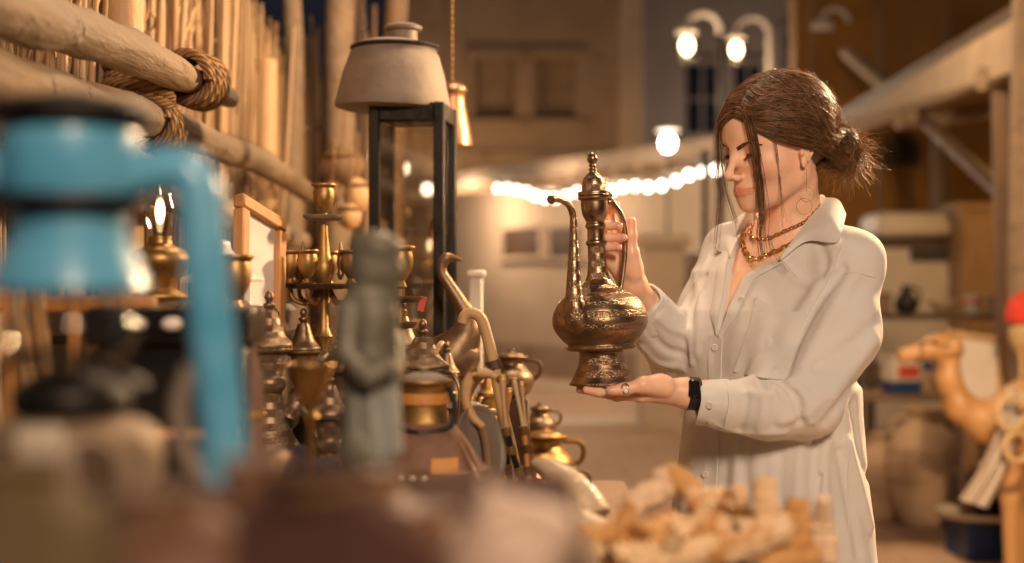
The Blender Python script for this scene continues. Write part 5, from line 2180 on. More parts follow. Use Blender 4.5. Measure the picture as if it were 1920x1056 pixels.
rg_ = random.Random(8)
parts = [reeds(820, lambda t: -.83, lambda t: 1.1 + 3.75 * t, lambda t: 2.24 - .12 * t, .02, rg_, .0035, .0085),
         reeds(420, lambda t: -.865, lambda t: 1.1 + 3.7 * t, lambda t: 2.16 - .10 * t, .02, rg_, .004, .009),
         reeds(90, lambda t: -.80, lambda t: 1.2 + 3.3 * t, lambda t: 1.55 + .5 * rg_.random(), .4, rg_, .004, .008)]
V_, Q_, C_, o = [], [], [], 0
for v, q, c in parts:
    V_.append(v); Q_.append(q + o); C_.append(c); o += len(v)
np_mesh('reed_panel', np.concatenate(V_), np.concatenate(Q_), reed_m, fence, np.concatenate(C_), (-.82, 3.0, 0))
# dry leaf sheaths tangled between the reeds
mb = MB()
for i in range(170):
    y = rg_.uniform(1.3, 3.6)
    z = rg_.uniform(1.45, 2.05)
    a = rg_.gauss(0, .5)
    L = rg_.uniform(.08, .22)
    p0 = Vector((-.79 + rg_.uniform(-.02, .015), y, z))
    p1 = p0 + Vector((rg_.uniform(0, .03), math.sin(a) * L, math.cos(a) * L))
    mb.tube(bez([p0, (p0 + p1) / 2 + Vector((.012, rg_.uniform(-.02, .02), 0)), p1], 6), [.003, .0045, .0045, .004, .003, .002, .001], 4, flat=.25)
mb.v = [tuple(fl(v)) for v in mb.v]
k = mb.build('leaf_sheaths', wood_yel, fence)
for z in (2.02, 1.78):
    mb = MB()
    pts = [Vector((-.80 + .008 * math.sin(i * 1.3), 1.1 + i * .1875, z - .025 * i / 10 + .012 * math.sin(i * 2.1))) for i in range(21)]
    mb.tube([fl(p) for p in bez(pts, 60)], .0055, 6, wob=.1)
    mb.build('binding_twig', wood_log, fence)
# posts
for px_, D, r, top in ((255, 2.72, .041, 2.6), (470, 4.3, .035, 2.0)):
    q = P(px_, 0, D)
    MB().tube([fl((-.745, D, 0)), fl((-.742, D + .005, .8)), fl((-.748, D, 1.6)), fl((-.742, D, top))], [r * 1.05, r, r * 1.02, r * .95], 18, wob=.02).build('post', wood_yel, fence)


def log(pts, rads, name='rail', n=20, seed=1, knots=3):
    g = random.Random(seed)
    P_ = bez(pts, 48)
    L = len(P_)
    rr = lerp_list(rads, L)
    mb = MB()
    ph = g.uniform(0, 6)
    rr = [r * (1 + .05 * math.sin(i * .9 + ph) + .04 * math.sin(i * .37 + 2 * ph)) for i, r in enumerate(rr)]
    mb.tube([fl(p) for p in P_], rr, n, wob=.035, rng=g)
    o = mb.build(name, wood_log, fence)
    for k in range(knots):
        i = g.randrange(6, L - 6)
        d = Vector((1, g.uniform(-.3, .3), g.uniform(-.6, .7))).normalized()
        c = P_[i] + d * rr[i] * .86
        kb = MB()
        u, w = frame_of(d)
        m = Matrix((u, w, d)).transposed()
        kb.lathe(smooth_prof([(.020, -.006), (.016, .003), (.010, .0055), (.006, .003), (0, .002)], 2), 14, fl(c), m, wob=.08, rng=g)
        kb.build('knot', wood_log, o)
    return o


r1 = log([P(-150, -50, 1.35), P(-10, 12, 1.62), P(120, 52, 1.98), P(232, 92, 2.34), P(330, 138, 2.68), P(432, 184, 3.0)], [.034, .035, .037, .037, .031, .021], seed=4, knots=4)
MB().prism([(-.010, -.012), (.010, -.016), (.022, .0), (.016, .012), (-.008, .016)], -.02, .035, None, fl(P(418, 178, 2.98))).build('splintered_end', wood_yel, r1)
r2 = log([P(-160, 80, 1.45), P(0, 150, 1.78), P(150, 190, 2.2), P(310, 235, 2.85), P(420, 280, 3.4), P(490, 305, 3.85), P(578, 362, 4.5)], [.036, .036, .037, .036, .034, .034, .030], seed=9, knots=4)
r3 = log([P(200, 300, 2.2), P(380, 386, 3.0), P(470, 420, 3.7), P(565, 452, 4.5)], [.037, .038, .036, .030], seed=12, knots=2)


def coil(c, axis, r, turns, pitch, rope_r, seed=1, name='rope_lashing'):
    g = random.Random(seed)
    d = Vector(axis).normalized()
    u, w = frame_of(d)
    pts = []
    N_ = int(turns * 22)
    for i in range(N_ + 1):
        a = 2 * PI * i / 22
        t = i / N_ - .5
        rr = r * (1 + .05 * math.sin(a * .5 + seed)) + rope_r * .5 * math.sin(i * .31)
        pts.append(Vector(c) + d * (t * turns * pitch) + u * (math.cos(a) * rr) + w * (math.sin(a) * rr))
    mb = MB()
    mb.tube([fl(p) for p in pts], rope_r, 9)
    # frayed fibres
    for i in range(120):
        p = g.choice(pts)
        dd = Vector((g.gauss(0, 1), g.gauss(0, 1), g.gauss(0, 1))).normalized()
        mb.tube([fl(p + dd * rope_r * .9), fl(p + dd * (rope_r + .006) + Vector((g.gauss(0, .004), 0, g.gauss(0, .004))))], [.0006, .0002], 3)
    return mb.build(name, rope_m, fence, angle=80)


ax1 = P(432, 184, 3.0) - P(330, 138, 2.68)
coil(P(366, 150, 2.80), ax1 + Vector((0, 0, .05)), .046, 7, .0175, .0105, 2)
coil(P(300, 150, 2.66) + Vector((-.05, .03, .0)), (0.1, .1, 1), .058, 5, .017, .011, 3)
coil(P(285, 235, 2.72), (.1, .9, -.2), .046, 5, .016, .008, 5)
# hanging cord ends
for px_, py_, D, L in ((396, 320, 3.1, .22), (470, 330, 3.8, .16), (492, 352, 3.9, .12)):
    a = P(px_, py_, D)
    MB().tube(bez([fl(a), fl(a + Vector((.01, 0, -L * .5))), fl(a + Vector((-.006, 0, -L)))], 8), .004, 6).build('hanging_cord', rope_m, fence)

# farther reed screen across the end and three tall poles
fs2 = thing('reed_screen', 'shadowy reed screen closing off the far end of the stall behind the poles', 'fence', (-.75, 5.5, 0))
va = reeds(60, lambda t: -1.05 + .50 * t, lambda t: 5.5, lambda t: 2.22 + .07 * math.sin(t * 21) + (.0 if t < .5 else .06), .02, rg_, .006, .013)
vb = reeds(40, lambda t: -1.05 + .48 * t, lambda t: 5.56, lambda t: 2.05 + .1 * math.sin(t * 9), .02, rg_, .006, .012)
np_mesh('reed_panel', np.concatenate([va[0], vb[0]]), np.concatenate([va[1], vb[1] + len(va[0])]), reed_m, fs2, np.concatenate([va[2], vb[2]]), (-.75, 5.5, 0))
mb = MB()
mb.tube([(-.35, -.03, 1.9), (0, -.035, 1.92), (.20, -.03, 1.91)], .012, 8, wob=.1)
mb.tube([(-.35, -.03, 1.2), (0, -.035, 1.19), (.20, -.03, 1.21)], .012, 8, wob=.1)
mb.build('rail', wood_log, fs2)
for (px_, D, r, top, lb, m) in ((551, 5.0, .034, 2.36, 'thin pale wooden pole with a rounded top against the night sky', wood_log), (638, 5.0, .052, 2.9, 'thickest of the tall pale wooden poles, just left of the big lantern hood', wood_log),
                                (738, 5.2, .042, 2.9, 'brown wooden pole rising behind the knob of the big lantern', wood_brown), (676, 5.3, .022, 2.7, 'slender brown stick between the thick pale pole and the lantern', wood_brown)):
    q = P(px_, 0, D)
    t = thing('wooden_pole', lb, 'pole', (q.x, D, 0), group='tall poles at the end of the stall')
    pts = [(rg_.gauss(0, .006), rg_.gauss(0, .006), top * i / 8) for i in range(9)]
    MB().tube(bez(pts, 32) + [Vector((pts[-1][0], pts[-1][1], top + r * .4))], [r * (1.06 - .1 * i / 33 + .02 * math.sin(i * 1.3)) for i in range(33)] + [r * .5], 16, wob=.025).build('trunk', m, t)
for i, (px_, py_, D, r, m, lb) in enumerate(((642, 312, 4.4, (.072, .06, .058), wood_brown, 'dark round basket hanging on the pole behind the candelabra'), (668, 366, 4.2, (.040, .036, .052), wood_yel, 'pale gourd hanging just below the dark basket'),
                                             (654, 406, 4.1, (.036, .034, .038), wood_yel, 'small round gourd hanging lowest, beside the candelabra top'), (622, 362, 4.15, (.03, .03, .034), wood_brown, 'brown gourd half hidden behind the candelabra cup'))):
    q = P(px_, py_, D)
    t = thing('basket' if i == 0 else 'gourd', lb, 'basket' if i == 0 else 'gourd', q, group=None if i == 0 else 'gourds hanging on the pole')
    MB().ball((0, 0, 0), r, 18, .06).build('body', m, t)
    MB().torus((0, 0, r[2] * .55), r[0] * .8, .007, None, 24, 6).build('rim', rope_m, t)
    MB().tube([(0, 0, r[2] * .9), (.004, .02, r[2] + .05), (0, .05, r[2] + .14)], .004, 6).build('cord', rope_m, t)

# ---------------------------------------------------------------- tables and boxes under the goods
tb1 = thing('market_table', 'long brown wooden stall table covered with old metalware', 'table', (-.26, 2.3, 0))
for k in range(7):
    MB().box((-.455 + k * .152, 0, .83), (.149, 2.30, .035), bev=.12).build('plank', wood_brown, tb1)
for sx in (-1, 1):
    MB().box((sx * .50, 0, .79), (.035, 2.28, .06), bev=.1).build('apron', wood_brown, tb1)
    for sy in (-1, 1):
        MB().box((sx * .47, sy * 1.05, .38), (.07, .07, .76), bev=.1).build('leg', wood_brown, tb1)


def box_stand(label, c, size, m, rotz=0, boards=4):
    t = thing('wooden_crate', label, 'crate', (c[0], c[1], c[2]), rotz=rotz)
    w, d_, h = size
    for sy in (-1, 1):
        for k in range(boards):
            MB().box((0, sy * (d_ / 2 - .008), h * (k + .5) / boards), (w, .016, h / boards - .006), bev=.1).build('slat', m, t)
    for sx in (-1, 1):
        MB().box((sx * (w / 2 - .008), 0, h / 2), (.015, d_ - .034, h - .004), bev=.05).build('end_panel', m, t)
    MB().box((0, 0, h + .008), (w + .01, d_ + .01, .014), bev=.1).build('lid', m, t)
    return t


box_stand('low slatted crate under the small standing figure', (-.24, 1.40, .848), (.62, .44, .225), wood_brown)
box_stand('tall slatted crate at the front of the stall under the blue lantern', (-.295, .83, .30), (.65, .44, .862), wood_dark, 0, 6)
for sx in (-1, 1):
    for sy in (-1, 1):
        pass
plk = thing('crate_trestle', 'rough brown trestle carrying the front crate', 'trestle', (-.30, .84, 0))
MB().box((0, 0, .275), (.70, .44, .04), bev=.1).build('board', wood_brown, plk)
for sx in (-1, 1):
    for sy in (-1, 1):
        MB().box((sx * .3, sy * .17, .127), (.05, .05, .254), bev=.1).build('leg', wood_brown, plk)
tb2 = thing('side_table', 'small brown table at the front edge under the heap of cut wood', 'table', (.165, 1.42, 0))
MB().box((0, 0, .985), (.32, .44, .03), bev=.1).build('top', wood_brown, tb2)
for sx in (-1, 1):
    for sy in (-1, 1):
        MB().box((sx * .13, sy * .19, .485), (.05, .05, .97), bev=.1).build('leg', wood_brown, tb2)

ccl = thing('table_cover', 'dark reddish-brown cloth spread over the front crate under the bags', 'cloth', (-.295, .83, 1.1785))
WO_keep = WO
WO = np.array([0, 0, 0])
sheet('cover', [[Vector((-.335 + .67 * j / 12, -.23 + .46 * i / 8, .005 + .002 * math.sin(j * 2.3 + i) * math.sin(i * 1.9))) for j in range(13)] for i in range(9)], .004, plum, ccl, 2)
WO = WO_keep

# ---------------------------------------------------------------- blue hurricane lantern, close to the camera
q = P(132, 918, .90)
bl = thing('hurricane_lantern', 'worn blue hurricane lantern with curved side tubes, close to the camera', 'lantern', (q.x, q.y, 1.189))
z0 = 1.189


def zpx(py, D=.90):
    return H + (528 - py) / F * D - z0


k9 = .90 / F
MB().lathe(smooth_prof([(.0, 0), (.046, 0), (.053, .004), (.057, .018), (.057, .038), (.050, .050), (.030, .056), (0, .057)], 3), 40).build('fuel_tank', mat('dusty_tank', (.24, .165, .10), (.34, .245, .16), scale=16, rough=.6, metal=.3, bump=.3, spots=((.20, .22, .24), 12, .58)), bl)
for sx in (-1, 1):
    MB().lathe([(.0, 0), (.0150, 0), (.0160, .003), (.0, .0035)], 20, (sx * .028, -.0498, .029), Matrix.Rotation(R(90), 3, 'X')).build('dark_disc', wood_dark, bl)  # dark discs on the tank front
MB().box((0, -.058, .030), (.026, .006, .05), bev=.2).build('pale_plate', tin_cream if 'tin_cream' in globals() else cowrie_m, bl)  # pale upright plate between the dark discs
MB().lathe(smooth_prof([(.030, .056), (.036, .060), (.036, .072), (.024, .082), (.012, .086), (0, .087)], 3), 28).build('burner', iron, bl)
MB().lathe(smooth_prof([(.026, .084), (.040, .100), (.0425, .114), (.037, .124), (.030, zpx(545))], 4), 32, caps=False).build('glass_globe', glass('lantern_glass', (.88, .84, .78), .05), bl)
MB().lathe([(.030, zpx(552)), (.047, zpx(548)), (.049, zpx(535)), (.0475, zpx(522)), (.040, zpx(468)), (.037, zpx(452))], 36, caps=False).build('lower_hood', blue_p, bl)
MB().lathe([(.036, zpx(455)), (.0355, zpx(392))], 36, caps=False).build('chimney_neck', blue_p, bl)
MB().lathe([(.037, zpx(392)), (.048, zpx(392)), (.0495, zpx(381)), (.048, zpx(369)), (.037, zpx(369))], 36, caps=False).build('chimney_ring', iron, bl)
MB().lathe(smooth_prof([(.0365, zpx(372)), (.043, zpx(360)), (.0435, zpx(262)), (.040, zpx(246)), (.034, zpx(230)), (.029, zpx(205))], 3), 36, caps=False).build('air_chamber', blue_p, bl)
MB().lathe(smooth_prof([(.050, zpx(232)), (.053, zpx(216)), (.046, zpx(196)), (.022, zpx(182)), (.010, zpx(174)), (0, zpx(172))], 3), 36).build('cap', iron, bl)
for sx in (-1, 1):
    path = [(.036, zpx(330)), (.052, zpx(322)), (.066, zpx(318)), (.0765, zpx(330)), (.082, zpx(370)), (.085, zpx(470)), (.089, zpx(600)), (.094, zpx(740)), (.0970, zpx(840)), (.0972, zpx(880)), (.0968, zpx(908))]
    MB().tube(bez([(sx * a, 0, b) for a, b in path], 66), .0150, 16).build('side_tube', blue_p, bl)
    MB().tube([(sx * .0965, 0, zpx(912)), (sx * .055, 0, zpx(912))], .006, 8).build('tube_foot', iron, bl)
    MB().tube(bez([(sx * .078, -.004, zpx(690)), (sx * .070, -.004, zpx(760)), (sx * .074, -.004, zpx(850)), (sx * .085, -.002, zpx(890))], 18), .0065, 10).build('brace_wire', tinned, bl)
MB().tube(bez([(-.045, -.01, .075), (-.035, -.032, zpx(690)), (0, -.045, zpx(655)), (.035, -.032, zpx(690)), (.05, -.01, .075)], 24), .004, 8).build('globe_guard', iron, bl)
MB().tube(bez([(.083, 0, zpx(400)), (.12, .02, zpx(300)), (.05, .05, zpx(230)), (-.05, .05, zpx(230)), (-.12, .02, zpx(300)), (-.083, 0, zpx(400))], 40), .002, 6).build('bail', iron, bl)

# ---------------------------------------------------------------- folded wooden racks and the black box behind the blue lantern
rk = thing('wooden_rack', 'rack of slanting orange-brown wooden slats behind the blue lantern', 'rack', (P(100, 0, 1.62).x, 1.62, 1.085))
zt = H + (528 - 545) / F * 1.62 - 1.085
for i, (x0, x1) in enumerate(((-60, -52), (18, 10), (55, 60), (118, 70), (120, 138), (160, 185), (178, 205), (190, 215), (-20, 25), (85, 30))):
    X0, X1 = (x0 - 100) / F * 1.62, (x1 - 100) / F * 1.62
    MB().box(((X0 + X1) / 2, .012 * (i % 3), zt / 2), (.0135, .010, math.hypot(zt, X1 - X0)), Matrix.Rotation(-math.atan2(X0 - X1, zt), 3, 'Y'), .15).build('slat', wood_warm if i % 3 == 1 else wood_yel, rk)
MB().box((0, .03, zt * .93), (.22, .014, .018), bev=.2).build('top_bar', wood_warm, rk)
MB().box((0, .03, zt * .12), (.22, .014, .018), bev=.2).build('bottom_bar', wood_warm, rk)
q = P(318, 0, 1.50)
bx = thing('jewellery_box', 'black lacquered box with a row of small pale ovals along its front', 'box', (q.x, 1.50, 1.088), rotz=.06)
hb = H + (528 - 590) / F * 1.50 - 1.088
MB().box((0, .05, hb * .42), (.16, .13, hb * .84), bev=.05).build('body', black_lac, bx)
MB().box((0, .05, hb * .94), (.17, .14, hb * .19), bev=.12).build('lid', black_lac, bx)
MB().box((0, -.018, hb * .40), (.158, .006, .012), bev=.2).build('orange_inlay', wood_warm, bx)
for px_ in (265, 330, 404):
    MB().ball(((px_ - 318) / F * 1.5, -.024, hb * .955), (.0115, .008, .0075), 12).build('pale_oval', cowrie_m, bx)  # pale flattened balls in a row on the lid front
# brown wool heap and dark jar filling the back
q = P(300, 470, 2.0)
t = thing('oil_lamp', 'little oil lamp with an added glow for the glint of its glass chimney, seen past the blue side tube', 'oil lamp', (q.x, 2.0, q.z - .07))
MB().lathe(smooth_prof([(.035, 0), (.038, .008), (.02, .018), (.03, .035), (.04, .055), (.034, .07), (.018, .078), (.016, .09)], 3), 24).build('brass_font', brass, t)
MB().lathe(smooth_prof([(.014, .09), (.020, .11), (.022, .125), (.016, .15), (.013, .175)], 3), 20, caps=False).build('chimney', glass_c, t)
MB().ball((0, 0, .125), (.0065, .0065, .018), 10).build('added_glow', glow('added_lamp_glow', (1, .62, .3), 14), t)  # glow added in place of a glint on the chimney glass
sb = thing('shelf_block', 'dark wooden block shelf fixed behind the stall under the oil lamp', 'shelf', (q.x, 2.03, .848))
MB().box((0, 0, (q.z - .07 - .848) / 2), (.22, .16, q.z - .07 - .850), bev=.05).build('block', wood_dark, sb)
q = P(215, 0, 2.4)
ck = thing('chest', 'big dark wooden chest against the fence behind the black box', 'chest', (q.x, 2.55, .848))
MB().box((0, 0, .19), (.5, .34, .38), bev=.04).build('body', wood_dark, ck)
MB().box((0, 0, .41), (.52, .36, .06), bev=.2).build('lid', wood_dark, ck)
for sx in (-1, 1):
    MB().box((sx * .16, -.175, .2), (.03, .012, .36), bev=.1).build('iron_strap', iron, ck)


# ---------------------------------------------------------------- coffee pots
def dallah(label, loc, s=1.0, m=None, m2=None, rotz=0.0, fat=1.0, neck=1.0, name='coffee_pot', cat='coffee pot', spout=True, group='coffee pots on the stall'):
    m, m2 = m or eng_b, m2 or bronze
    t = thing(name, label, cat, loc, group=group, rotz=rotz)
    pr = [(.0, .002), (.058, 0), (.062, .006), (.060, .014), (.068, .03), (.080, .06), (.083, .10), (.074, .145), (.056, .18), (.040, .205), (.029, .23), (.0215, .258), (.0195, .275)]
    MB().lathe([(a * s * fat, b * s) for a, b in smooth_prof(pr, 3)], 36).build('belly', m, t, angle=60)
    pr = [(.0195, .274), (.0245, .282), (.026, .289), (.0245, .296), (.0215, .300), (.0240, .312), (.0265, .332), (.0285, .336), (.034, .338), (.036, .3415), (.036, .345)]
    MB().lathe([(a * s * fat * neck, b * s) for a, b in smooth_prof(pr, 2)], 32).build('collar', m, t, angle=60)
    pr = [(.036, .3462), (.0355, .351), (.030, .357), (.0235, .366), (.0185, .380), (.0135, .395), (.0115, .400)]
    ld = MB().lathe([(a * s * fat * neck, b * s) for a, b in smooth_prof(pr, 3)], 32).build('lid', m, t, angle=60)
    pr = [(.0065, .400), (.0065, .404), (.0095, .408), (.0095, .412), (.0045, .415), (.0075, .421), (.0060, .428), (.0025, .432), (0, .4325)]
    MB().lathe([(a * s, b * s) for a, b in smooth_prof(pr, 2)], 18).build('finial', m2, ld)
    pts = [(-.030 * fat * neck, .335), (-.062, .338), (-.078, .315), (-.078, .27), (-.068, .22), (-.058 * fat, .185)]
    MB().tube(bez([(a * s, 0, b * s) for a, b in pts], 30), [.006 * s] * 31, 10, flat=.7).build('handle', m2, t)
    if spout:
        pts = [(.030 * fat, .235), (.050, .27), (.075, .315), (.105, .345), (.118, .347)]
        MB().tube(bez([(a * s, 0, b * s) for a, b in pts], 24), lerp_list([.016 * s, .013 * s, .010 * s, .007 * s, .003 * s], 25), 10).build('spout', m, t)
    return t


def top_at(px_, py_, D, hh):
    q = P(px_, py_, D)
    return (q.x, D, q.z - hh)


def stand(label, x, y, z1, w=.16, m=None, z0=.848):
    if z1 - z0 > .012:
        t = thing('display_block', label, 'block', (x, y, z0), group='blocks under the metalware')
        MB().box((0, 0, (z1 - z0) / 2 - .001), (w, w, z1 - z0 - .002), bev=.06).build('block', m or wood_dark, t)


def D_(label, px_, py_, D, s, **k):
    loc = top_at(px_, py_, D, .4325 * s)
    dallah(label, loc, s, **k)
    stand('plain wooden block under the ' + label.split(',')[0][:40], loc[0], loc[1], loc[2], .13 * s)


D_('sharpest engraved coffee pot with a flared lid, beside the framed picture', 505, 545, 2.2, 1.0, rotz=.3)
D_('smaller coffee pot just right of the sharp engraved one', 569, 578, 2.55, .86, rotz=-.5, m=bronze)
D_('worn coffee pot close behind the shoulder of the grey figure', 753, 560, 2.45, .95, rotz=.9, m=bronze)
D_('stout coffee pot with dark looped handles above the leather flask', 793, 598, 2.32, .92, rotz=2.6, fat=1.25, neck=1.05)
D_('tall coffee pot between candelabra and the grey figure', 640, 612, 2.75, .95, rotz=-.9, m=bronze)
D_('coffee pot at the back below the glass lantern', 712, 600, 2.95, .9, rotz=.4, m=brass)
D_('small bright coffee pot in front of the lantern foot', 838, 640, 2.75, .72, rotz=-.3, m=bronze)
D_('low brass coffee pot behind the curved dagger', 915, 690, 2.9, .62, rotz=1.2, m=brass)
D_('coffee pot half hidden between the funnel stand and the grey figure', 618, 690, 2.0, .75, rotz=2.2)
D_('coffee pot in shadow left of the sharp engraved one', 425, 640, 2.35, .85, rotz=2.9, m=bronze)


def pot(label, px_, py_, D, s, m, lid=True, cat='pot'):
    """squat metal pot: pixel of its top"""
    q = P(px_, py_, D)
    hh = .125 * s
    t = thing('metal_pot', label, cat, (q.x, D, q.z - hh), group='squat metal pots')
    MB().lathe([(a * s, b * s) for a, b in smooth_prof([(.035, 0), (.05, .006), (.062, .03), (.060, .055), (.042, .075), (.034, .085), (.036, .098), (.048, .104), (.046, .108), (.030, .104)], 3)], 28).build('body', m, t)
    if lid:
        MB().lathe([(a * s, b * s) for a, b in smooth_prof([(.036, .107), (.030, .113), (.012, .117), (.008, .120), (.008, .125), (0, .126)], 2)], 20).build('lid', m, t)
    MB().tube(bez([(.036 * s, 0, .095 * s), (.075 * s, 0, .09 * s), (.08 * s, 0, .06 * s), (.06 * s, 0, .04 * s)], 14), .0055 * s, 8).build('handle', m, t)
    stand('wooden block under the ' + label[:44], q.x, D, q.z - hh, .1 * s)


pot('dark brass pot at the far right corner of the table', 1022, 800, 3.3, 1.10, brass)
pot('small brass pot stacked farthest back at the table corner', 1012, 756, 3.38, .62, bronze)
pot('bronze bowl pot low at the end of the table', 1048, 862, 3.2, .85, bronze, False)
pot('dull pot behind the walking cane', 958, 655, 3.1, .8, bronze)
pot('round dull pot behind the sharp coffee pot', 545, 705, 2.9, 1.1, tinned)
pot('blackened pot in the dark gap under the candelabra', 600, 745, 2.5, 1.0, iron)
pot('tarnished pot right of the blackened pot', 655, 760, 2.4, .9, brass)
pot('pale tinned pot behind the leather flask', 872, 745, 2.5, .85, tinned)
pot('old brass pot under the bird neck', 846, 690, 2.95, .8, brass)
pot('copper pot at the foot of the daggers', 985, 880, 2.6, .8, copper)

# ---------------------------------------------------------------- candelabra and candlesticks


def cup(mb, c, s=1.0):
    pr = [(.004, -.012), (.010, -.008), (.006, 0), (.012, .008), (.0185, .022), (.0195, .038), (.0175, .046), (.022, .050), (.022, .054), (.015, .053), (.014, .035), (0, .03)]
    mb.lathe([(a * s, b * s) for a, b in smooth_prof(pr, 2)], 20, c)


def plate(mb, c, r):
    mb.lathe(smooth_prof([(.004, -.004), (r * .8, -.002), (r, .005), (r * .98, .007), (r * .8, .001), (0, .001)], 2), 28, c)


q = P(607, 345, 2.6)
cz = q.z - .054
can = thing('candelabra', 'tall brass candelabra with one high cup and lower arms, behind the coffee pots', 'candelabra', (q.x, 2.6, .92))
z = cz - .92
stm = [(.0, .001), (.075, 0), (.078, .01), (.06, .02), (.025, .05), (.012, .09), (.016, .12), (.009, .16), (.009, z * .55), (.018, z * .58), (.010, z * .61), (.008, z * .74), (.015, z * .77), (.020, z * .82), (.012, z * .86), (.007, z - .02)]
MB().lathe(smooth_prof(stm, 2), 24).build('stem', brass, can)
mb = MB()
cup(mb, (0, 0, z), 1.0)
mb.build('candle_cup', brass, can)
mb = MB()
plate(mb, (0, 0, z - .010), .038)
mb.build('drip_plate', tinned, can)
za = H + (528 - 535) / F * 2.6 - .92
for i, a in enumerate((200, 250, 330, 20, 90, 145)):
    dx, dy = math.cos(R(a)), math.sin(R(a))
    L = .062
    MB().tube(bez([(0, 0, za + .02), (dx * L * .4, dy * L * .4, za - .03), (dx * L * .9, dy * L * .9, za - .025), (dx * L, dy * L, za + .0)], 18), .0045, 8).build('arm', brass, can)
    mb = MB()
    cup(mb, (dx * L, dy * L, za + .012), .95)
    mb.build('candle_cup', brass, can)
    if i % 2 == 0:
        MB().lathe(smooth_prof([(.003, 0), (.007, .01), (.0045, .018), (.007, .03), (.002, .065), (0, .07)], 2), 10, (dx * L * .62, dy * L * .62, za + .01)).build('spike', bronze, can)
mb = MB()
plate(mb, (0, 0, za - .004), .078)
mb.build('drip_plate', bronze, can)
stand('low block under the tall brass candelabra', q.x, 2.6, .92, .18)


def candlestick(label, px_, py_, D, s=1.0, base=.86):
    q = P(px_, py_, D)
    z = q.z - .054 * s - base
    t = thing('candlestick', label, 'candlestick', (q.x, D, base), group='single brass candlesticks')
    MB().lathe(smooth_prof([(.0, .001), (.055, 0), (.057, .008), (.03, .02), (.010, .05), (.014, .08), (.0075, .11), (.0075, z * .6), (.013, z * .64), (.007, z * .70), (.0065, z - .012)], 2), 20).build('stem', brass, t)
    mb = MB()
    cup(mb, (0, 0, z), s)
    mb.build('candle_cup', brass, t)
    mb = MB()
    plate(mb, (0, 0, z - .03 * s), .034 * s)
    plate(mb, (0, 0, z - .07 * s), .026 * s)
    mb.build('drip_plate', bronze, t)
    stand('thin board under the ' + label[:40], q.x, D, base, .14)


candlestick('brass candlestick between the white lantern and the blue tube', 441, 478, 1.95, 1.15, .86)
candlestick('brass candlestick rising behind the head of the grey figure', 751, 462, 2.2, 1.0, .86)
candlestick('short candlestick at the back between candelabra and lantern', 668, 555, 3.0, .9, .90)

# ---------------------------------------------------------------- white toy lantern and picture frame
q = P(436, 470, 2.15)
wl2 = thing('white_lantern', 'white painted candle lantern with a flared roof, beside the blue side tube', 'lantern', (q.x - .015, 2.15, 1.05), rotz=.3)
zt = H + (528 - 530) / F * 2.15 - 1.05
for sx in (-1, 1):
    for sy in (-1, 1):
        MB().box((sx * .033, sy * .033, zt / 2), (.010, .010, zt), bev=.1).build('corner_post', cowrie_m, wl2)
MB().box((0, 0, .006), (.09, .09, .012), bev=.1).build('base', cowrie_m, wl2)
MB().lathe(smooth_prof([(.062, zt), (.060, zt + .008), (.030, zt + .022), (.022, zt + .040), (.014, zt + .05), (.010, zt + .062), (0, zt + .066)], 3), 4).build('roof', cowrie_m, wl2, angle=30)
MB().lathe([(.016, .012), (.016, .075), (0, .078)], 16).build('candle', cowrie_m, wl2)
stand('tall dark block under the white painted lantern', q.x - .015, 2.15, 1.05, .12)
a, b = P(522, 430, 2.5), P(448, 690, 2.42)
pf = thing('picture_frame', 'orange wooden picture frame with a pale mount, leaning by the candelabra', 'picture frame', P(486, 560, 2.46), rot=(R(-6), R(14), R(72)))
MB().box((0, .004, 0), (.115, .006, .285), bev=.05).build('mount', mat('pale_mount', (.58, .50, .46), (.66, .58, .54), scale=5, rough=.6, bump=.05), pf)
for nm, c, s in (('rail', (0, 0, .154), (.165, .022, .024)), ('rail', (0, 0, -.154), (.165, .022, .024)), ('stile', (-.070, 0, 0), (.024, .022, .283)), ('stile', (.070, 0, 0), (.024, .022, .283))):
    MB().box(c, s, bev=.15).build(nm, wood_warm, pf)
q = P(486, 560, 2.46)
stand('block behind the sharp coffee pot under the leaning picture frame', q.x, 2.46, q.z - .185, .10)

# ---------------------------------------------------------------- small grey figure of a man


def gp(px_, py_, dd=0.0):
    return tuple(P(px_, py_, 1.25 + dd))


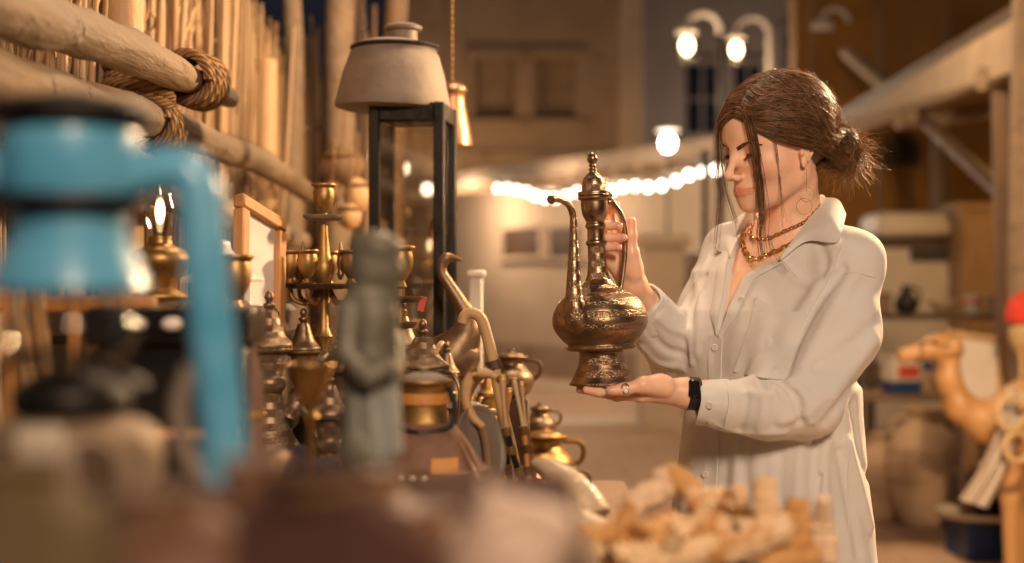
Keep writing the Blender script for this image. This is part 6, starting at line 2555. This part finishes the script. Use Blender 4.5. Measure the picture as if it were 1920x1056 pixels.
def f_fig(p):
    d = sd_ell(p, gp(699, 494), (.0215, .021, .0275))                                     # head
    d = smin(d, sd_ell(p, gp(728, 508), (.012, .012, .014)), .012)                       # face, turned right
    d = smin(d, sd_rc(p, gp(738, 500), gp(746, 509), .005, .004), .004)                  # nose
    d = smin(d, sd_rc(p, gp(724, 535), gp(738, 548), .008, .006), .008)                  # chin
    d = smin(d, sd_ell(p, gp(706, 462), (.0225, .023, .0125)), .008)                       # cap
    d = smin(d, sd_rc(p, gp(684, 530), gp(680, 578), .0105, .0135), .008)                 # neck
    d = smin(d, sd_rc(p, gp(678, 596), gp(690, 690), .0245, .0215), .014)                  # trunk
    d = smin(d, sd_rc(p, gp(702, 596), gp(704, 650), .0205, .018), .014)
    d = smin(d, sd_rc(p, gp(690, 690), gp(698, 840), .0205, .021), .012)                 # robe
    d = smin(d, sd_rc(p, gp(674, 760), gp(672, 840), .014, .015), .02)
    # near arm bent to the front, far arm holding a staff
    d = smin(d, chain(p, [gp(656, 585, -.024), gp(650, 660, -.030), gp(690, 705, -.036), gp(716, 690, -.034)], [.0135, .0115, .0095, .008], .006), .006)
    d = smin(d, chain(p, [gp(712, 588, .02), gp(736, 650, .022), gp(738, 700, .0)], [.0125, .0105, .0085], .006), .006)
    d = smin(d, sd_sph(p, gp(724, 692, -.032), .0095), .004)
    # folds of the robe
    x = p[:, 0]
    d = d + .0014 * np.sin(x * 520 + p[:, 2] * 60) * np.clip((1.27 - p[:, 2]) / .05, 0, 1) * np.clip((p[:, 2] - 1.15) / .04, 0, 1)
    # legs
    d = smin(d, sd_rc(p, gp(682, 850, -.010), gp(688, 1018, -.010), .0165, .0105), .008)
    d = smin(d, sd_rc(p, gp(712, 850, .010), gp(716, 1018, .010), .0165, .0105), .008)
    d = smin(d, sd_rc(p, gp(686, 1026, -.010), gp(712, 1030, -.012), .011, .008), .006)
    d = smin(d, sd_rc(p, gp(714, 1026, .010), gp(738, 1030, .008), .011, .008), .006)
    return d


q = P(700, 1040, 1.25)
fig = thing('figurine', 'grey patinated figurine of a robed man in a round cap, standing among the pots', 'figurine', (q.x, 1.25, q.z))
lo, hi = np.array(gp(600, 1045, -.075)), np.array(gp(790, 425, .075))
v, q4 = nets(f_fig, lo, hi, .0024)
np_mesh('body', v, q4, grey_bronze, fig, None, tuple(q))
MB().lathe(smooth_prof([(.0, .0), (.042, 0), (.044, .003), (.040, .006), (0, .007)], 2), 28, (0, 0, -.003)).build('base', grey_bronze, fig)


def f_skirt(p):
    d = smin(sd_rc(p, gp(688, 700), gp(692, 842), .0225, .0245), sd_rc(p, gp(708, 700), gp(712, 836), .0175, .0185), .012)
    d = d + .0015 * np.sin(p[:, 0] * 560 + p[:, 2] * 50) - .0008 * np.sin(p[:, 0] * 230 - p[:, 1] * 300)
    return np.maximum(d, p[:, 2] - gp(690, 690)[2])


v, q4 = nets(f_skirt, np.array(gp(600, 900, -.06)), np.array(gp(790, 680, .06)), .0026)
np_mesh('skirt', v, q4, mat('pale_patina', (.21, .215, .205), (.29, .30, .285), scale=20, rough=.6, metal=.2, bump=.5, bscale=120, bdist=.002), fig, None, tuple(q))
MB().tube([Vector(gp(742, 640, -.01)) - q, Vector(gp(736, 800, -.012)) - q, Vector(gp(732, 1034, -.012)) - q], .0030, 8).build('staff', grey_bronze, fig)

# funnel-shaped bronze cup on a thin stem
q = P(582, 684, 1.5)
gb = thing('funnel_cup', 'wide bronze funnel cup on a thin tall stem, left of the grey figure', 'cup', (q.x, 1.5, 1.088))
h = q.z - 1.088
MB().lathe(smooth_prof([(.0, .001), (.026, 0), (.028, .004), (.010, .010), (.005, .02), (.0045, h - .045), (.009, h - .040), (.018, h - .022), (.0245, h - .003), (.0255, h), (.0235, h), (.016, h - .02), (.0, h - .036)], 3), 28).build('funnel', brass, gb)
MB().lathe([(.006, h - .06), (.009, h - .055), (.006, h - .05)], 14).build('knop', brass, gb)
# leather dagger sheath standing upright
q = P(468, 640, 1.55)
ds = thing('dagger_sheath', 'flat brown leather sheath standing upright beside the blue lantern tube', 'sheath', (q.x, 1.55, 1.088), rotz=.2)
h = q.z - 1.088
MB().prism([(-.006, 0), (.010, 0), (.016, h * .45), (.014, h * .8), (.004, h), (-.008, h * .97), (-.013, h * .75), (-.012, h * .4)], -.004, .004).build('sheath', leather_br, ds)
MB().box((.002, 0, h * .55), (.032, .011, .012), bev=.2).build('band', brass, ds)
MB().box((.002, 0, .012), (.020, .012, .024), bev=.2).build('tip', brass, ds)
# wooden feet of a small folding stand
q = P(500, 880, 1.52)
fo = thing('folding_stand', 'little folding wooden book stand with splayed legs in front of the engraved pot', 'stand', (q.x, 1.46, 1.088))
for sx in (-1, 1):
    MB().box((sx * .012, 0, .030), (.011, .05, .078), Matrix.Rotation(sx * R(24), 3, 'Y'), .1).build('leaf', wood_yel, fo)
# navy cloth heap
q = P(575, 850, 1.75)
nc = thing('navy_cloth', 'dark navy cloth heaped between the engraved pot and the grey figure', 'cloth', (q.x, 1.80, .92))
WO_keep = WO
rows = []
for i in range(9):
    row = []
    for j in range(13):
        x = -.11 + .22 * j / 12
        y = -.07 + .14 * i / 8
        zz_ = .20 * math.exp(-(x / .075) ** 2 - (y / .07) ** 2) + .012 * math.sin(x * 90 + i) + .010 * math.sin(y * 110 + j * .7)
        row.append(Vector((x, y, max(.004, zz_))))
    rows.append(row)
WO = np.array([0, 0, 0])
sheet('folds', rows, .004, navy, nc, 3)
WO = WO_keep
stand('low board under the navy cloth heap', q.x, 1.80, .92, .26)

# ---------------------------------------------------------------- big square lantern with a pan-shaped hood
q = P(776, 200, 3.0)
bz = 1.14
lt = thing('square_lantern', 'big square glass lantern in black iron under a wide grey hood', 'lantern', (q.x, 3.0, bz), rotz=R(-8))
top = q.z - bz
w = .068
for sx in (-1, 1):
    for sy in (-1, 1):
        MB().box((sx * w, sy * w, top / 2), (.022, .022, top), bev=.12).build('corner_post', iron, lt)
for z_, hgt in ((top - .018, .036), (.02, .04)):
    for sx in (-1, 1):
        MB().box((sx * w, 0, z_), (.017, 2 * w - .023, hgt), bev=.1).build('rail', iron, lt)
        MB().box((0, sx * w, z_), (2 * w - .023, .017, hgt), bev=.1).build('rail', iron, lt)
for sx in (-1, 1):
    MB().box((sx * w, 0, top / 2), (.003, 2 * w - .024, top - .08), bev=0).build('pane', glass('lantern_pane', (.93, .91, .87), .10) if sx < 0 else bpy.data.materials['lantern_pane'], lt)
    MB().box((0, sx * w, top / 2), (2 * w - .024, .003, top - .08), bev=0).build('pane', bpy.data.materials['lantern_pane'], lt)
MB().box((0, 0, -.004), (.20, .20, .008), bev=.1).build('floor_plate', iron, lt)
MB().lathe(smooth_prof([(.05, 0), (.05, .008), (.012, .014), (.010, .08), (.022, .09), (.020, .11), (0, .11)], 2), 18).build('candle_holder', brass, lt)
MB().tube(bez([(.02, 0, .10), (.06, .0, .20), (.035, 0, .28), (.05, 0, .34)], 20), .005, 8).build('wire_hook', copper, lt)
hood = [(.108, .0), (.1215, .004), (.1225, .012), (.118, .030), (.108, .075), (.094, .118), (.088, .127), (.090, .132), (.086, .137), (.06, .146), (.036, .150), (.030, .151)]
hd = MB().lathe(hood, 48, (-.046, 0, top - .008), Matrix.Rotation(R(2), 3, 'Y')).build('hood', tinned, lt, angle=50)
MB().lathe([(.030, .140), (.031, .150), (.031, .166), (.040, .170), (.041, .176), (.034, .180), (0, .182)], 32, (-.024, 0, top - .008)).build('chimney_cap', tinned, hd)
MB().torus((-.0415, 0, top + .124), .090, .0045, None, 40, 8).build('rim_bead', iron, hd)
stand('dark box on the table carrying the big square lantern', q.x, 3.0, bz - .009, .19)
q = P(848, 190, 3.5)
kt = thing('copper_bell', 'copper bell-shaped pot hanging behind the lantern hood', 'pot', (q.x, 3.5, q.z - .05))
MB().lathe(smooth_prof([(.05, -.06), (.046, -.03), (.036, .02), (.030, .06), (.036, .08), (.020, .095), (0, .10)], 3), 24).build('bell', copper, kt)
MB().lathe(smooth_prof([(0, -.10), (.012, -.09), (.008, -.07), (.006, -.03)], 2), 12).build('clapper', copper, kt)
MB().tube([(0, 0, .10), (0, 0, .9)], .003, 6).build('cord', rope_m, kt)
pp_ = P(893, 520, 3.35)
wp = thing('white_post', 'narrow white painted post at the back corner of the table', 'post', (pp_.x, 3.35, .848))
MB().box((0, 0, (pp_.z - .848) / 2), (.030, .03, pp_.z - .848), bev=.1).build('shaft', cream_paint, wp)
MB().box((0, 0, pp_.z - .848 + .008), (.044, .044, .016), bev=.2).build('cap', cream_paint, wp)

# ---------------------------------------------------------------- brass bird, cane, daggers, flask, tray, horn
q = P(862, 600, 2.8)
bd_ = thing('brass_bird', 'brass bird figure with a long curved neck, beak to the right', 'bird figure', (q.x, 2.8, .86))


def bp(px_, py_, dd=0.0):
    return P(px_, py_, 2.8 + dd) - Vector((q.x, 2.8, .86))


MB().tube(bez([bp(866, 489), bp(852, 484), bp(838, 484), bp(829, 496), bp(830, 514), bp(843, 536), bp(862, 566), bp(876, 596), bp(872, 628), bp(852, 660)], 45), lerp_list([.002, .0065, .012, .0105, .0105, .012, .014, .020, .034, .045], 46), 14).build('neck', bronze, bd_)
MB().ball(bp(848, 668), (.055, .045, .048), 18, .05).build('body', bronze, bd_)
for dd in (-.015, .015):
    MB().tube([bp(848, 690, dd), bp(846, 760, dd), bp(850, 800, dd), Vector((bp(850, 800).x, dd, .012))], .006, 8).build('leg', bronze, bd_)
MB().lathe(smooth_prof([(0, .001), (.05, 0), (.05, .008), (.02, .014), (0, .015)], 2), 20, (bp(848, 0).x, 0, 0)).build('base', bronze, bd_)
MB().tube([bp(838, 655, .04), bp(820, 690, .05)], [.024, .006], 8).build('tail', bronze, bd_)


def at(t, D, px_, py_):
    return P(px_, py_, D) - Vector(t.location)


q = P(930, 690, 2.35)
cn_ = thing('walking_cane', 'orange bent-handled wooden walking cane propped against the brass bird', 'cane', (q.x, 2.35, .85))
MB().tube(bez([at(cn_, 2.35, 868, 606), at(cn_, 2.35, 872, 592), at(cn_, 2.35, 886, 587), at(cn_, 2.35, 902, 598), at(cn_, 2.35, 913, 630), at(cn_, 2.35, 926, 682), at(cn_, 2.35, 940, 760), at(cn_, 2.35, 970, 900), (.045, 0, .004)], 60), .0095, 12).build('shaft', wood_yel, cn_)
MB().tube([at(cn_, 2.35, 924, 676), at(cn_, 2.35, 929, 692)], .0125, 12).build('dark_collar', wood_dark, cn_)


def dagger(label, D, top, bot, wdt, m_sh, m_h, curve=0.0):
    a, b = P(*top, D), P(*bot, D)
    t = thing('dagger', label, 'dagger', (b.x, D, b.z), group='daggers in scabbards leaning together')
    d = (a - b)
    L = d.length
    n = d.normalized()
    sd = n.cross(Vector((0, 1, 0)))
    pts = [n * L * k / 8 + sd * (curve * math.sin(PI * k / 8)) for k in range(9)]
    MB().tube(pts[:6], lerp_list([wdt * .4, wdt, wdt, wdt * .95, wdt, wdt * 1.05], 6), 12, flat=.5).build('scabbard', m_sh, t)
    for k in (.5, 2.2, 3.6, 4.8):
        i = int(k)
        p = pts[i].lerp(pts[i + 1], k - i)
        MB().tube([p - n * .006, p + n * .006], wdt * 1.18, 12, flat=.55).build('mount', brass, t)
    MB().tube([pts[5] + n * .002, pts[6], pts[7], pts[8]], [wdt * .62, wdt * .55, wdt * .6, wdt * .95], 12, flat=.6).build('hilt', m_h, t)
    MB().ball(pts[8], (wdt * .95, wdt * .6, wdt * .7), 12).build('pommel', brass, t)


dagger('dagger with a dark scabbard and gold mounts, leaning leftmost', 2.05, (942, 712), (1000, 945), .0105, black_lac, wood_yel, .012)
dagger('orange scabbarded dagger in the middle of the leaning group', 2.10, (964, 716), (990, 945), .0090, leather_or, horn_m, -.006)
dagger('brown dagger, rightmost of the leaning group', 2.16, (978, 722), (1012, 940), .0085, leather_br, wood_yel, .004)
dagger('short black dagger lying behind the leaning group', 2.2, (955, 735), (962, 930), .010, black_lac, wood_warm, .008)
q = P(890, 760, 2.0)
kh = thing('curved_dagger', 'hooked dagger with an orange horn hilt curving like a question mark', 'dagger', (q.x, 2.0, .85))
MB().tube(bez([at(kh, 2.0, 930, 708), at(kh, 2.0, 912, 700), at(kh, 2.0, 890, 702), at(kh, 2.0, 876, 722), at(kh, 2.0, 874, 752), at(kh, 2.0, 886, 782), at(kh, 2.0, 905, 800)], 42), lerp_list([.006, .010, .0115, .0115, .010, .009, .007], 43), 12, flat=.7).build('scabbard', wood_yel, kh)
MB().tube(bez([at(kh, 2.0, 905, 800), at(kh, 2.0, 914, 850), at(kh, 2.0, 920, 960), (.02, 0, .004)], 18), .006, 8).build('rod', wood_brown, kh)
MB().tube([at(kh, 2.0, 898, 700), at(kh, 2.0, 886, 703)], .0145, 12, flat=.75).build('band', brass, kh)
q = P(905, 850, 1.95)
tr2 = thing('brass_tray', 'round thin-edged metal tray standing on edge behind the flask', 'tray', (q.x, 2.0, q.z - .062), rot=(R(80), 0, R(58)))
MB().lathe(smooth_prof([(0, 0), (.050, 0), (.058, .004), (.062, .007), (.0615, .009), (.056, .007), (.048, .003), (0, .003)], 2), 40, (0, .062, 0)).build('dish', tinned, tr2)
stand('block under the round metal tray', q.x, 2.0, q.z - .064, .08)

# leather flask
q = P(795, 712, 1.9)
fk = thing('leather_flask', 'big leather-covered flask with a brass neck, wire handle and white shell trim', 'flask', (q.x, 1.9, .86))
h = q.z - .86


def fz(py):
    return H + (528 - py) / F * 1.9 - .86


MB().lathe(smooth_prof([(0, .001), (.085, 0), (.090, .006), (.090, fz(905)), (.080, fz(870)), (.066, fz(840)), (.052, fz(812)), (.040, fz(798)), (.036, fz(792))], 3), 40).build('leather_body', leather_br, fk)
MB().lathe(smooth_prof([(.036, fz(794)), (.033, fz(786)), (.031, fz(770)), (.032, fz(735)), (.034, fz(722)), (.0375, fz(718)), (.0375, fz(712)), (.030, fz(712))], 3), 36).build('brass_neck', brass, fk)
MB().lathe([(.0325, fz(758)), (.0345, fz(756)), (.0345, fz(738)), (.0325, fz(736))], 36, caps=False).build('orange_band', leather_or, fk)
MB().lathe(smooth_prof([(.034, fz(712)), (.030, fz(706)), (.016, fz(699)), (.006, fz(697)), (.007, fz(690)), (0, fz(687))], 3), 28).build('stopper', tinned, fk)
MB().tube(bez([(.034, -.01, fz(725)), (.042, -.016, fz(760)), (.036, -.030, fz(795)), (.0, -.046, fz(806)), (-.030, -.034, fz(795)), (-.04, -.016, fz(765)), (-.036, -.008, fz(725))], 42), .0038, 8).build('wire_handle', iron, fk)
mb = MB()
for k, px_ in enumerate((764, 783, 803)):
    mb.ball((((px_ - 795) / F * 1.9), -math.sqrt(max(.083 ** 2 - ((px_ - 795) / F * 1.9) ** 2, 0)) - .002, fz(880)), (.0065, .004, .0048), 12)
mb.build('cowrie_trim', cowrie_m, fk)
a = []
for i in range(5):
    for j in range(5):
        x_ = .014 + .034 * i / 4
        z_ = fz(900) + (fz(848) - fz(900)) * j / 4
        rr = float(np.interp(z_, [fz(905), fz(870), fz(840)], [.0905, .081, .067])) + .0025
        a.append(Vector((x_, -math.sqrt(rr * rr - x_ * x_), z_)))
MB().add(a, [(i * 5 + j, i * 5 + j + 1, (i + 1) * 5 + j + 1, (i + 1) * 5 + j) for i in range(4) for j in range(4)]).build('orange_patch', leather_or, fk)
mb = MB()
for s_ in (-1, 1):
    mb.tube(bez([(.038, -.01, fz(795)), (.06 + .004 * s_, -.04, fz(840)), (.078, -.052 + .008 * s_, fz(900))], 14), .0035, 8)
mb.build('straps', leather_tan, fk)

# ---------------------------------------------------------------- horns, shells, leather bags, cloth


def horn(label, pts, rads, m, name='animal_horn', cat='horn', group=None):
    o = Vector(pts[0])
    t = thing(name, label, cat, o, group=group)
    B_ = bez([Vector(p) - o for p in pts], 10 * (len(pts) - 1))
    rr = [r * (1 + .03 * math.sin(i * 2.2)) for i, r in enumerate(lerp_list(rads, len(B_)))]
    MB().tube(B_, rr, 16, wob=.01).build('horn', m, t)
    return t


stand('low block at the table corner under the two animal horns', .075, 1.74, 1.012, .12)
horn('pale curved animal horn lying at the table corner below the daggers', [P(1108, 975, 1.75), P(1092, 945, 1.76), P(1062, 905, 1.78), P(1030, 880, 1.8), P(1002, 868, 1.82)], [.027, .026, .020, .013, .006], horn_m)
horn('second horn lying under the pale one, darker at the base', [P(1130, 1010, 1.66), P(1085, 985, 1.68), P(1040, 968, 1.7), P(1000, 965, 1.72)], [.022, .020, .015, .006], horn_m)


def shell(label, px_, py_, D, s, tip, seed):
    q = P(px_, py_, D)
    t = thing('conch_shell', label, 'shell', (q.x, q.y, q.z - .9 * s), group='big conch shells at the front')
    g = random.Random(seed)
    mb = MB()
    prof = smooth_prof([(.0, -.9), (.25, -.75), (.55, -.3), (.72, .1), (.66, .35), (.5, .45), (.42, .55), (.28, .62), (.22, .75), (.10, .8), (.03, 1.0), (0, 1.02)], 3)
    m = Matrix.Rotation(R(tip[0]), 3, 'X') @ Matrix.Rotation(R(tip[1]), 3, 'Y')
    mb.lathe([(a * s, b * s) for a, b in prof], 30, (0, 0, .9 * s), m, wob=.06, rng=g)
    for k in range(8 if D > 1 else 0):
        a = 2 * PI * k / 8
        c = m @ Vector((math.cos(a) * .66 * s, math.sin(a) * .66 * s, .30 * s)) + Vector((0, 0, .9 * s))
        dd = m @ Vector((math.cos(a), math.sin(a), .65))
        mb.tube([c - dd * .1 * s, c + dd * .10 * s, c + dd * .24 * s], [.19 * s, .13 * s, .04 * s], 10)
    mb.build('whorls', shell_m, t)
    MB().ball(m @ Vector((.2 * s, -.58 * s, -.1 * s)) + Vector((0, 0, .9 * s)), (.26 * s, .12 * s, .5 * s), 14).build('lip', shell_m, t)


shell('largest pale pink conch shell, nearest the camera at the bottom', 960, 1050, .72, .046, (14, -18), 1)
shell('conch shell with a white spire in front of the leather flask', 880, 990, 1.20, .046, (4, 10), 2)
shell('small conch shell whose tip stands by the foot of the grey figure', 768, 990, 1.23, .038, (-4, -12), 3)


def bag(label, px_, py_, D, r, m, seed, name='leather_bag', cat='bag'):
    q = P(px_, py_, D)
    t = thing(name, label, cat, (q.x, q.y, q.z - r[2]))
    g = random.Random(seed)
    MB().ball((0, 0, r[2]), r, 28, .10, g).build('body', m, t)
    MB().lathe(smooth_prof([(r[0] * .34, 0), (r[0] * .26, .004), (r[0] * .28, .007), (r[0] * .38, .011), (r[0] * .30, .013), (0, .009)], 2), 20, (0, 0, r[2] * 1.93), wob=.10, rng=g).build('gathered_neck', m, t)
    MB().torus((0, 0, r[2] * 1.93 + .005), r[0] * .27, .0035, None, 20, 6).build('drawstring', rope_m, t)


bag('round reddish-brown leather bag at the bottom edge, in front of the blue lantern', 590, 1120, .62, (.062, .05, .046), plum, 4)
bag('darkest leather bag at the bottom edge below the lantern tank', 300, 1120, .60, (.05, .045, .036), leather_br, 5)
bag('olive-brown cloth bag in the bottom left corner', 40, 1090, .58, (.055, .05, .040), mat('olive_cloth', (.10, .062, .025), (.15, .10, .045), scale=10, rough=.9, bump=.5), 6, 'cloth_bag')
bag('dark lumpy leather bag pressed between the two large bags at the bottom edge', 470, 1075, .66, (.04, .04, .044), leather_br, 8)
bag('flat brown leather purse lying between the grey figure and the reddish bag', 715, 1010, .86, (.036, .034, .030), leather_br, 9)
bag('small brown leather bag between the reddish bag and the big conch', 790, 1130, .74, (.046, .045, .040), leather_br, 7)

# ---------------------------------------------------------------- heap of cut wood in front of the woman
g = random.Random(31)
WOODS = []


def stick(label, a, b, r0, r1, bend=.0, m=None, forks=1):
    a, b = Vector(a), Vector(b)
    m = m or g.choice((drift, drift2, drift3))
    t = thing('cut_branch', label, 'piece of wood', a, group='heap of cut branches and roots')
    d = b - a
    u, w = frame_of(d)
    mid = [a + d * k / 4 + u * bend * math.sin(PI * k / 4) + w * bend * .6 * math.sin(2 * PI * k / 4) for k in range(5)]
    pts = bez([p - a for p in mid], 20)
    rr = [r * (1 + .045 * math.sin(i * 1.7 + a.x * 60) + .05 * math.sin(i * .8)) for i, r in enumerate(lerp_list([r0, (r0 + r1) / 2, r1], len(pts)))]
    MB().tube(pts, rr, 8, wob=.13, rng=g).build('branch', m, t, angle=22)
    for k in range(forks):
        i = g.randrange(4, len(pts) - 4)
        dd = (u * g.uniform(-1, 1) + w * g.uniform(-1, 1) + d.normalized() * .6).normalized()
        MB().tube([pts[i], pts[i] + dd * rr[i] * 1.4, pts[i] + dd * rr[i] * 2.5], [rr[i] * .75, rr[i] * .6, rr[i] * .5], 7, wob=.12, rng=g).build('stub', m, t, angle=22)


zt_ = 1.002


def W_(px_, py_, D):
    return P(px_, py_, D)


named = [
    ('upright cut peg, tallest of the heap', (1436, 1010, 1.40), (1434, 898, 1.42), .0135, .0120, .001, 0),
    ('second upright peg, right of the tallest', (1497, 1050, 1.36), (1496, 938, 1.38), .0140, .0120, .001, 1),
    ('short knobbly peg at the right end of the heap', (1545, 1060, 1.36), (1540, 976, 1.37), .0125, .0140, .002, 1),
    ('long pale branch rising to the right across the heap', (1180, 1075, 1.30), (1480, 985, 1.34), .0150, .0125, .006, 2),
    ('curved root forming the peak of the heap on the left', (1175, 965, 1.46), (1250, 885, 1.48), .0150, .0130, .010, 1),
    ('branch sloping down right from the peak of the heap', (1250, 888, 1.48), (1345, 945, 1.46), .0130, .0120, .006, 1),
    ('straight pale stick along the top of the heap', (1290, 935, 1.44), (1400, 925, 1.43), .0100, .0095, .002, 1),
    ('thick stump under the upright peg', (1380, 1010, 1.40), (1450, 1000, 1.42), .0190, .0180, .002, 1),
    ('cut block with an orange end, left middle of the heap', (1205, 1020, 1.36), (1265, 985, 1.40), .0190, .0175, .002, 1),
    ('pale forked piece at the left foot of the heap', (1085, 1020, 1.36), (1180, 985, 1.40), .0150, .0130, .006, 2),
    ('rounded chip at the far left of the heap', (1065, 1050, 1.34), (1115, 1030, 1.36), .0170, .0140, .003, 0),
    ('orange-stained chunk at the bottom of the heap', (1150, 1060, 1.32), (1225, 1045, 1.34), .0180, .0170, .003, 1),
    ('broken stub leaning on the long branch', (1300, 1040, 1.36), (1330, 965, 1.40), .0140, .0120, .003, 1),
    ('bent twig at the right foot of the heap', (1430, 1065, 1.34), (1530, 1030, 1.35), .0110, .0100, .006, 1),
    ('chunky piece behind the second peg', (1450, 1000, 1.44), (1525, 1010, 1.46), .0160, .0140, .003, 1),
    ('smooth pale billet in the middle of the heap', (1250, 1000, 1.38), (1360, 985, 1.40), .0145, .0140, .002, 1),
    ('split billet lying behind the straight stick', (1290, 965, 1.47), (1400, 965, 1.48), .0160, .0150, .003, 1),
    ('dark-barked piece low between the pegs', (1390, 1045, 1.36), (1470, 1035, 1.38), .0150, .0140, .002, 0),
]
for lb, a, b, r0, r1, bd2, fk_ in named:
    stick(lb, W_(*a), W_(*b), r0, r1, bd2, None if 'dark' not in lb else wood_brown, fk_)
tray_ = thing('wooden_tray', 'shallow brown wooden tray holding the heap of cut wood', 'tray', (.165, 1.40, 1.001))
MB().box((0, 0, .006), (.27, .34, .010), bev=.1).build('bottom', wood_brown, tray_)
for nm, c, s in (('side', (0, -.17, .018), (.29, .012, .034)), ('side', (0, .17, .018), (.29, .012, .034)), ('end', (-.140, 0, .018), (.012, .327, .034)), ('end', (.140, 0, .018), (.012, .327, .034))):
    MB().box(c, s, bev=.12).build(nm, wood_brown, tray_)
# smaller chips that fill the tray
for i in range(46):
    x, y = g.uniform(.05, .29), g.uniform(1.27, 1.53)
    hgt = 1.022 + .045 * g.random() * (1 - abs(x - .17) / .25)
    a = g.uniform(0, PI)
    L = g.uniform(.02, .05)
    dv = Vector((math.cos(a) * L, math.sin(a) * L, g.uniform(-.008, .02)))
    aa = Vector((x, y, hgt)) - dv / 2
    t = thing('wood_chip', 'small cut chip of wood among the others filling the tray', 'wood chip', aa, group='small chips in the wood tray')
    r = g.uniform(.008, .014)
    MB().tube([(0, 0, 0), dv * .5 + Vector((0, 0, .002)), dv], [r, r * 1.1, r * .9], 6, wob=.2, rng=g).build('chip', g.choice((drift, drift2, drift3)), t, angle=22)
# small red price tag on the stall
q = P(791, 570, 2.5)
rt = thing('red_tag', 'small red tag hanging on a coffee pot below the glass lantern', 'tag', q)
MB().box((0, 0, 0), (.012, .002, .026), Matrix.Rotation(R(12), 3, 'Y'), .2).build('card', tin_red if 'tin_red' in globals() else red_felt, rt)
MB().tube([(0, 0, .012), (.003, .003, .04)], .0008, 5).build('thread', iron, rt)
# ================================================================= camera, sky, lamps' light and added lights
cam = bpy.data.cameras.new('camera')
co = bpy.data.objects.new('camera', cam)
COL.objects.link(co)
co.location = (0, 0, H)
co.rotation_euler = (R(90), 0, 0)
cam.lens = 50
cam.sensor_width = 36
cam.clip_start = .05
cam.clip_end = 400
cam.dof.use_dof = True
cam.dof.focus_distance = 2.40
cam.dof.aperture_fstop = 2.1
SC.camera = co

wd_ = bpy.data.worlds.new('World')
SC.world = wd_
wd_.use_nodes = True
nt = wd_.node_tree
sky = nt.nodes.new('ShaderNodeTexSky')
sky.sky_type = 'NISHITA'
sky.sun_disc = False
sky.sun_elevation = R(-2.0)
sky.sun_rotation = R(200)
mul = nt.nodes.new('ShaderNodeMix')
mul.data_type = 'RGBA'
mul.blend_type = 'MULTIPLY'
mul.inputs['Factor'].default_value = 1
mul.inputs[7].default_value = (.35, .45, 1.0, 1)
nt.links.new(sky.outputs[0], mul.inputs[6])
nt.links.new(mul.outputs[2], nt.nodes['Background'].inputs['Color'])
nt.nodes['Background'].inputs['Strength'].default_value = .15


def lamp(name, loc, e, r, c, kind='POINT', **k):
    l = bpy.data.lights.new(name, kind)
    l.energy = e
    l.color = c
    l.shadow_soft_size = r
    o = bpy.data.objects.new(name, l)
    COL.objects.link(o)
    o.location = loc
    for a, b in k.items():
        setattr(l, a, b)
    return o


WARM = (1, .73, .53)
k_ = lamp('added_stall_light', (.75, -1.6, 3.0), 640, .40, (1, .71, .49), 'SPOT', spot_size=R(66), spot_blend=1.0)  # key light without a fixture, added behind and above the camera
k_.rotation_euler = (Vector((.50, 2.5, 1.25)) - k_.location).to_track_quat('-Z', 'Y').to_euler()
lamp('added_stall_light', (.15, 3.05, 3.0), 120, .18, (1, .69, .45))  # overhead light without a fixture, added to brighten the fence and goods
lamp('added_warm_light', (1.50, 3.45, 2.25), 380, .10, (1, .66, .36))  # unseen rim light added behind her for the glow on the hair
for i, q in enumerate(LAMPS):
    lamp('lamp_light', q + Vector((0, -.5, -.5)), (40, 22, 34)[i], .10, ((1, .70, .42), (1, .68, .40), (1, .84, .68))[i])
for i, e_ in ((0, 80), (4, 60), (9, 36), (14, 26), (18, 20)):
    lamp('bulb_light', STR[i] + (Vector((-.55, .75, -.25)) if i == 0 else Vector((0, -.3, -.02))), e_, .05, (1, .70, .46))
lamp('bulb_light', pts2[2] + Vector((0, .08, 0)), 120, .05, (1, .70, .44))  # light of the added bulbs behind the lantern
for x, y, e_ in ((-1.3, 24.0, 75), (.9, 23.4, 50), (2.6, 20.5, 40)):
    lamp('facade_light', (x, y, 3.2), e_, .15, (1, .60, .30))
lamp('facade_light', (5.0, 26.0, 3.4), 260, .15, (1, .76, .60))
lamp('added_warm_light', (3.6, 9.6, 2.4), 62, .10, (1, .56, .18))  # unseen orange light added for the back wall
lamp('added_warm_light', (1.1, 7.4, 2.9), 120, .12, (1, .68, .40))  # unseen light added to brighten the eave
SC.render.engine = 'CYCLES'
SC.cycles.use_denoising = True
SC.cycles.max_bounces = 8
SC.cycles.sample_clamp_indirect = 6
SC.cycles.sample_clamp_direct = 0
SC.view_settings.view_transform = 'Standard'
SC.view_settings.look = 'None'
SC.view_settings.exposure = 0
SC.view_settings.gamma = 1
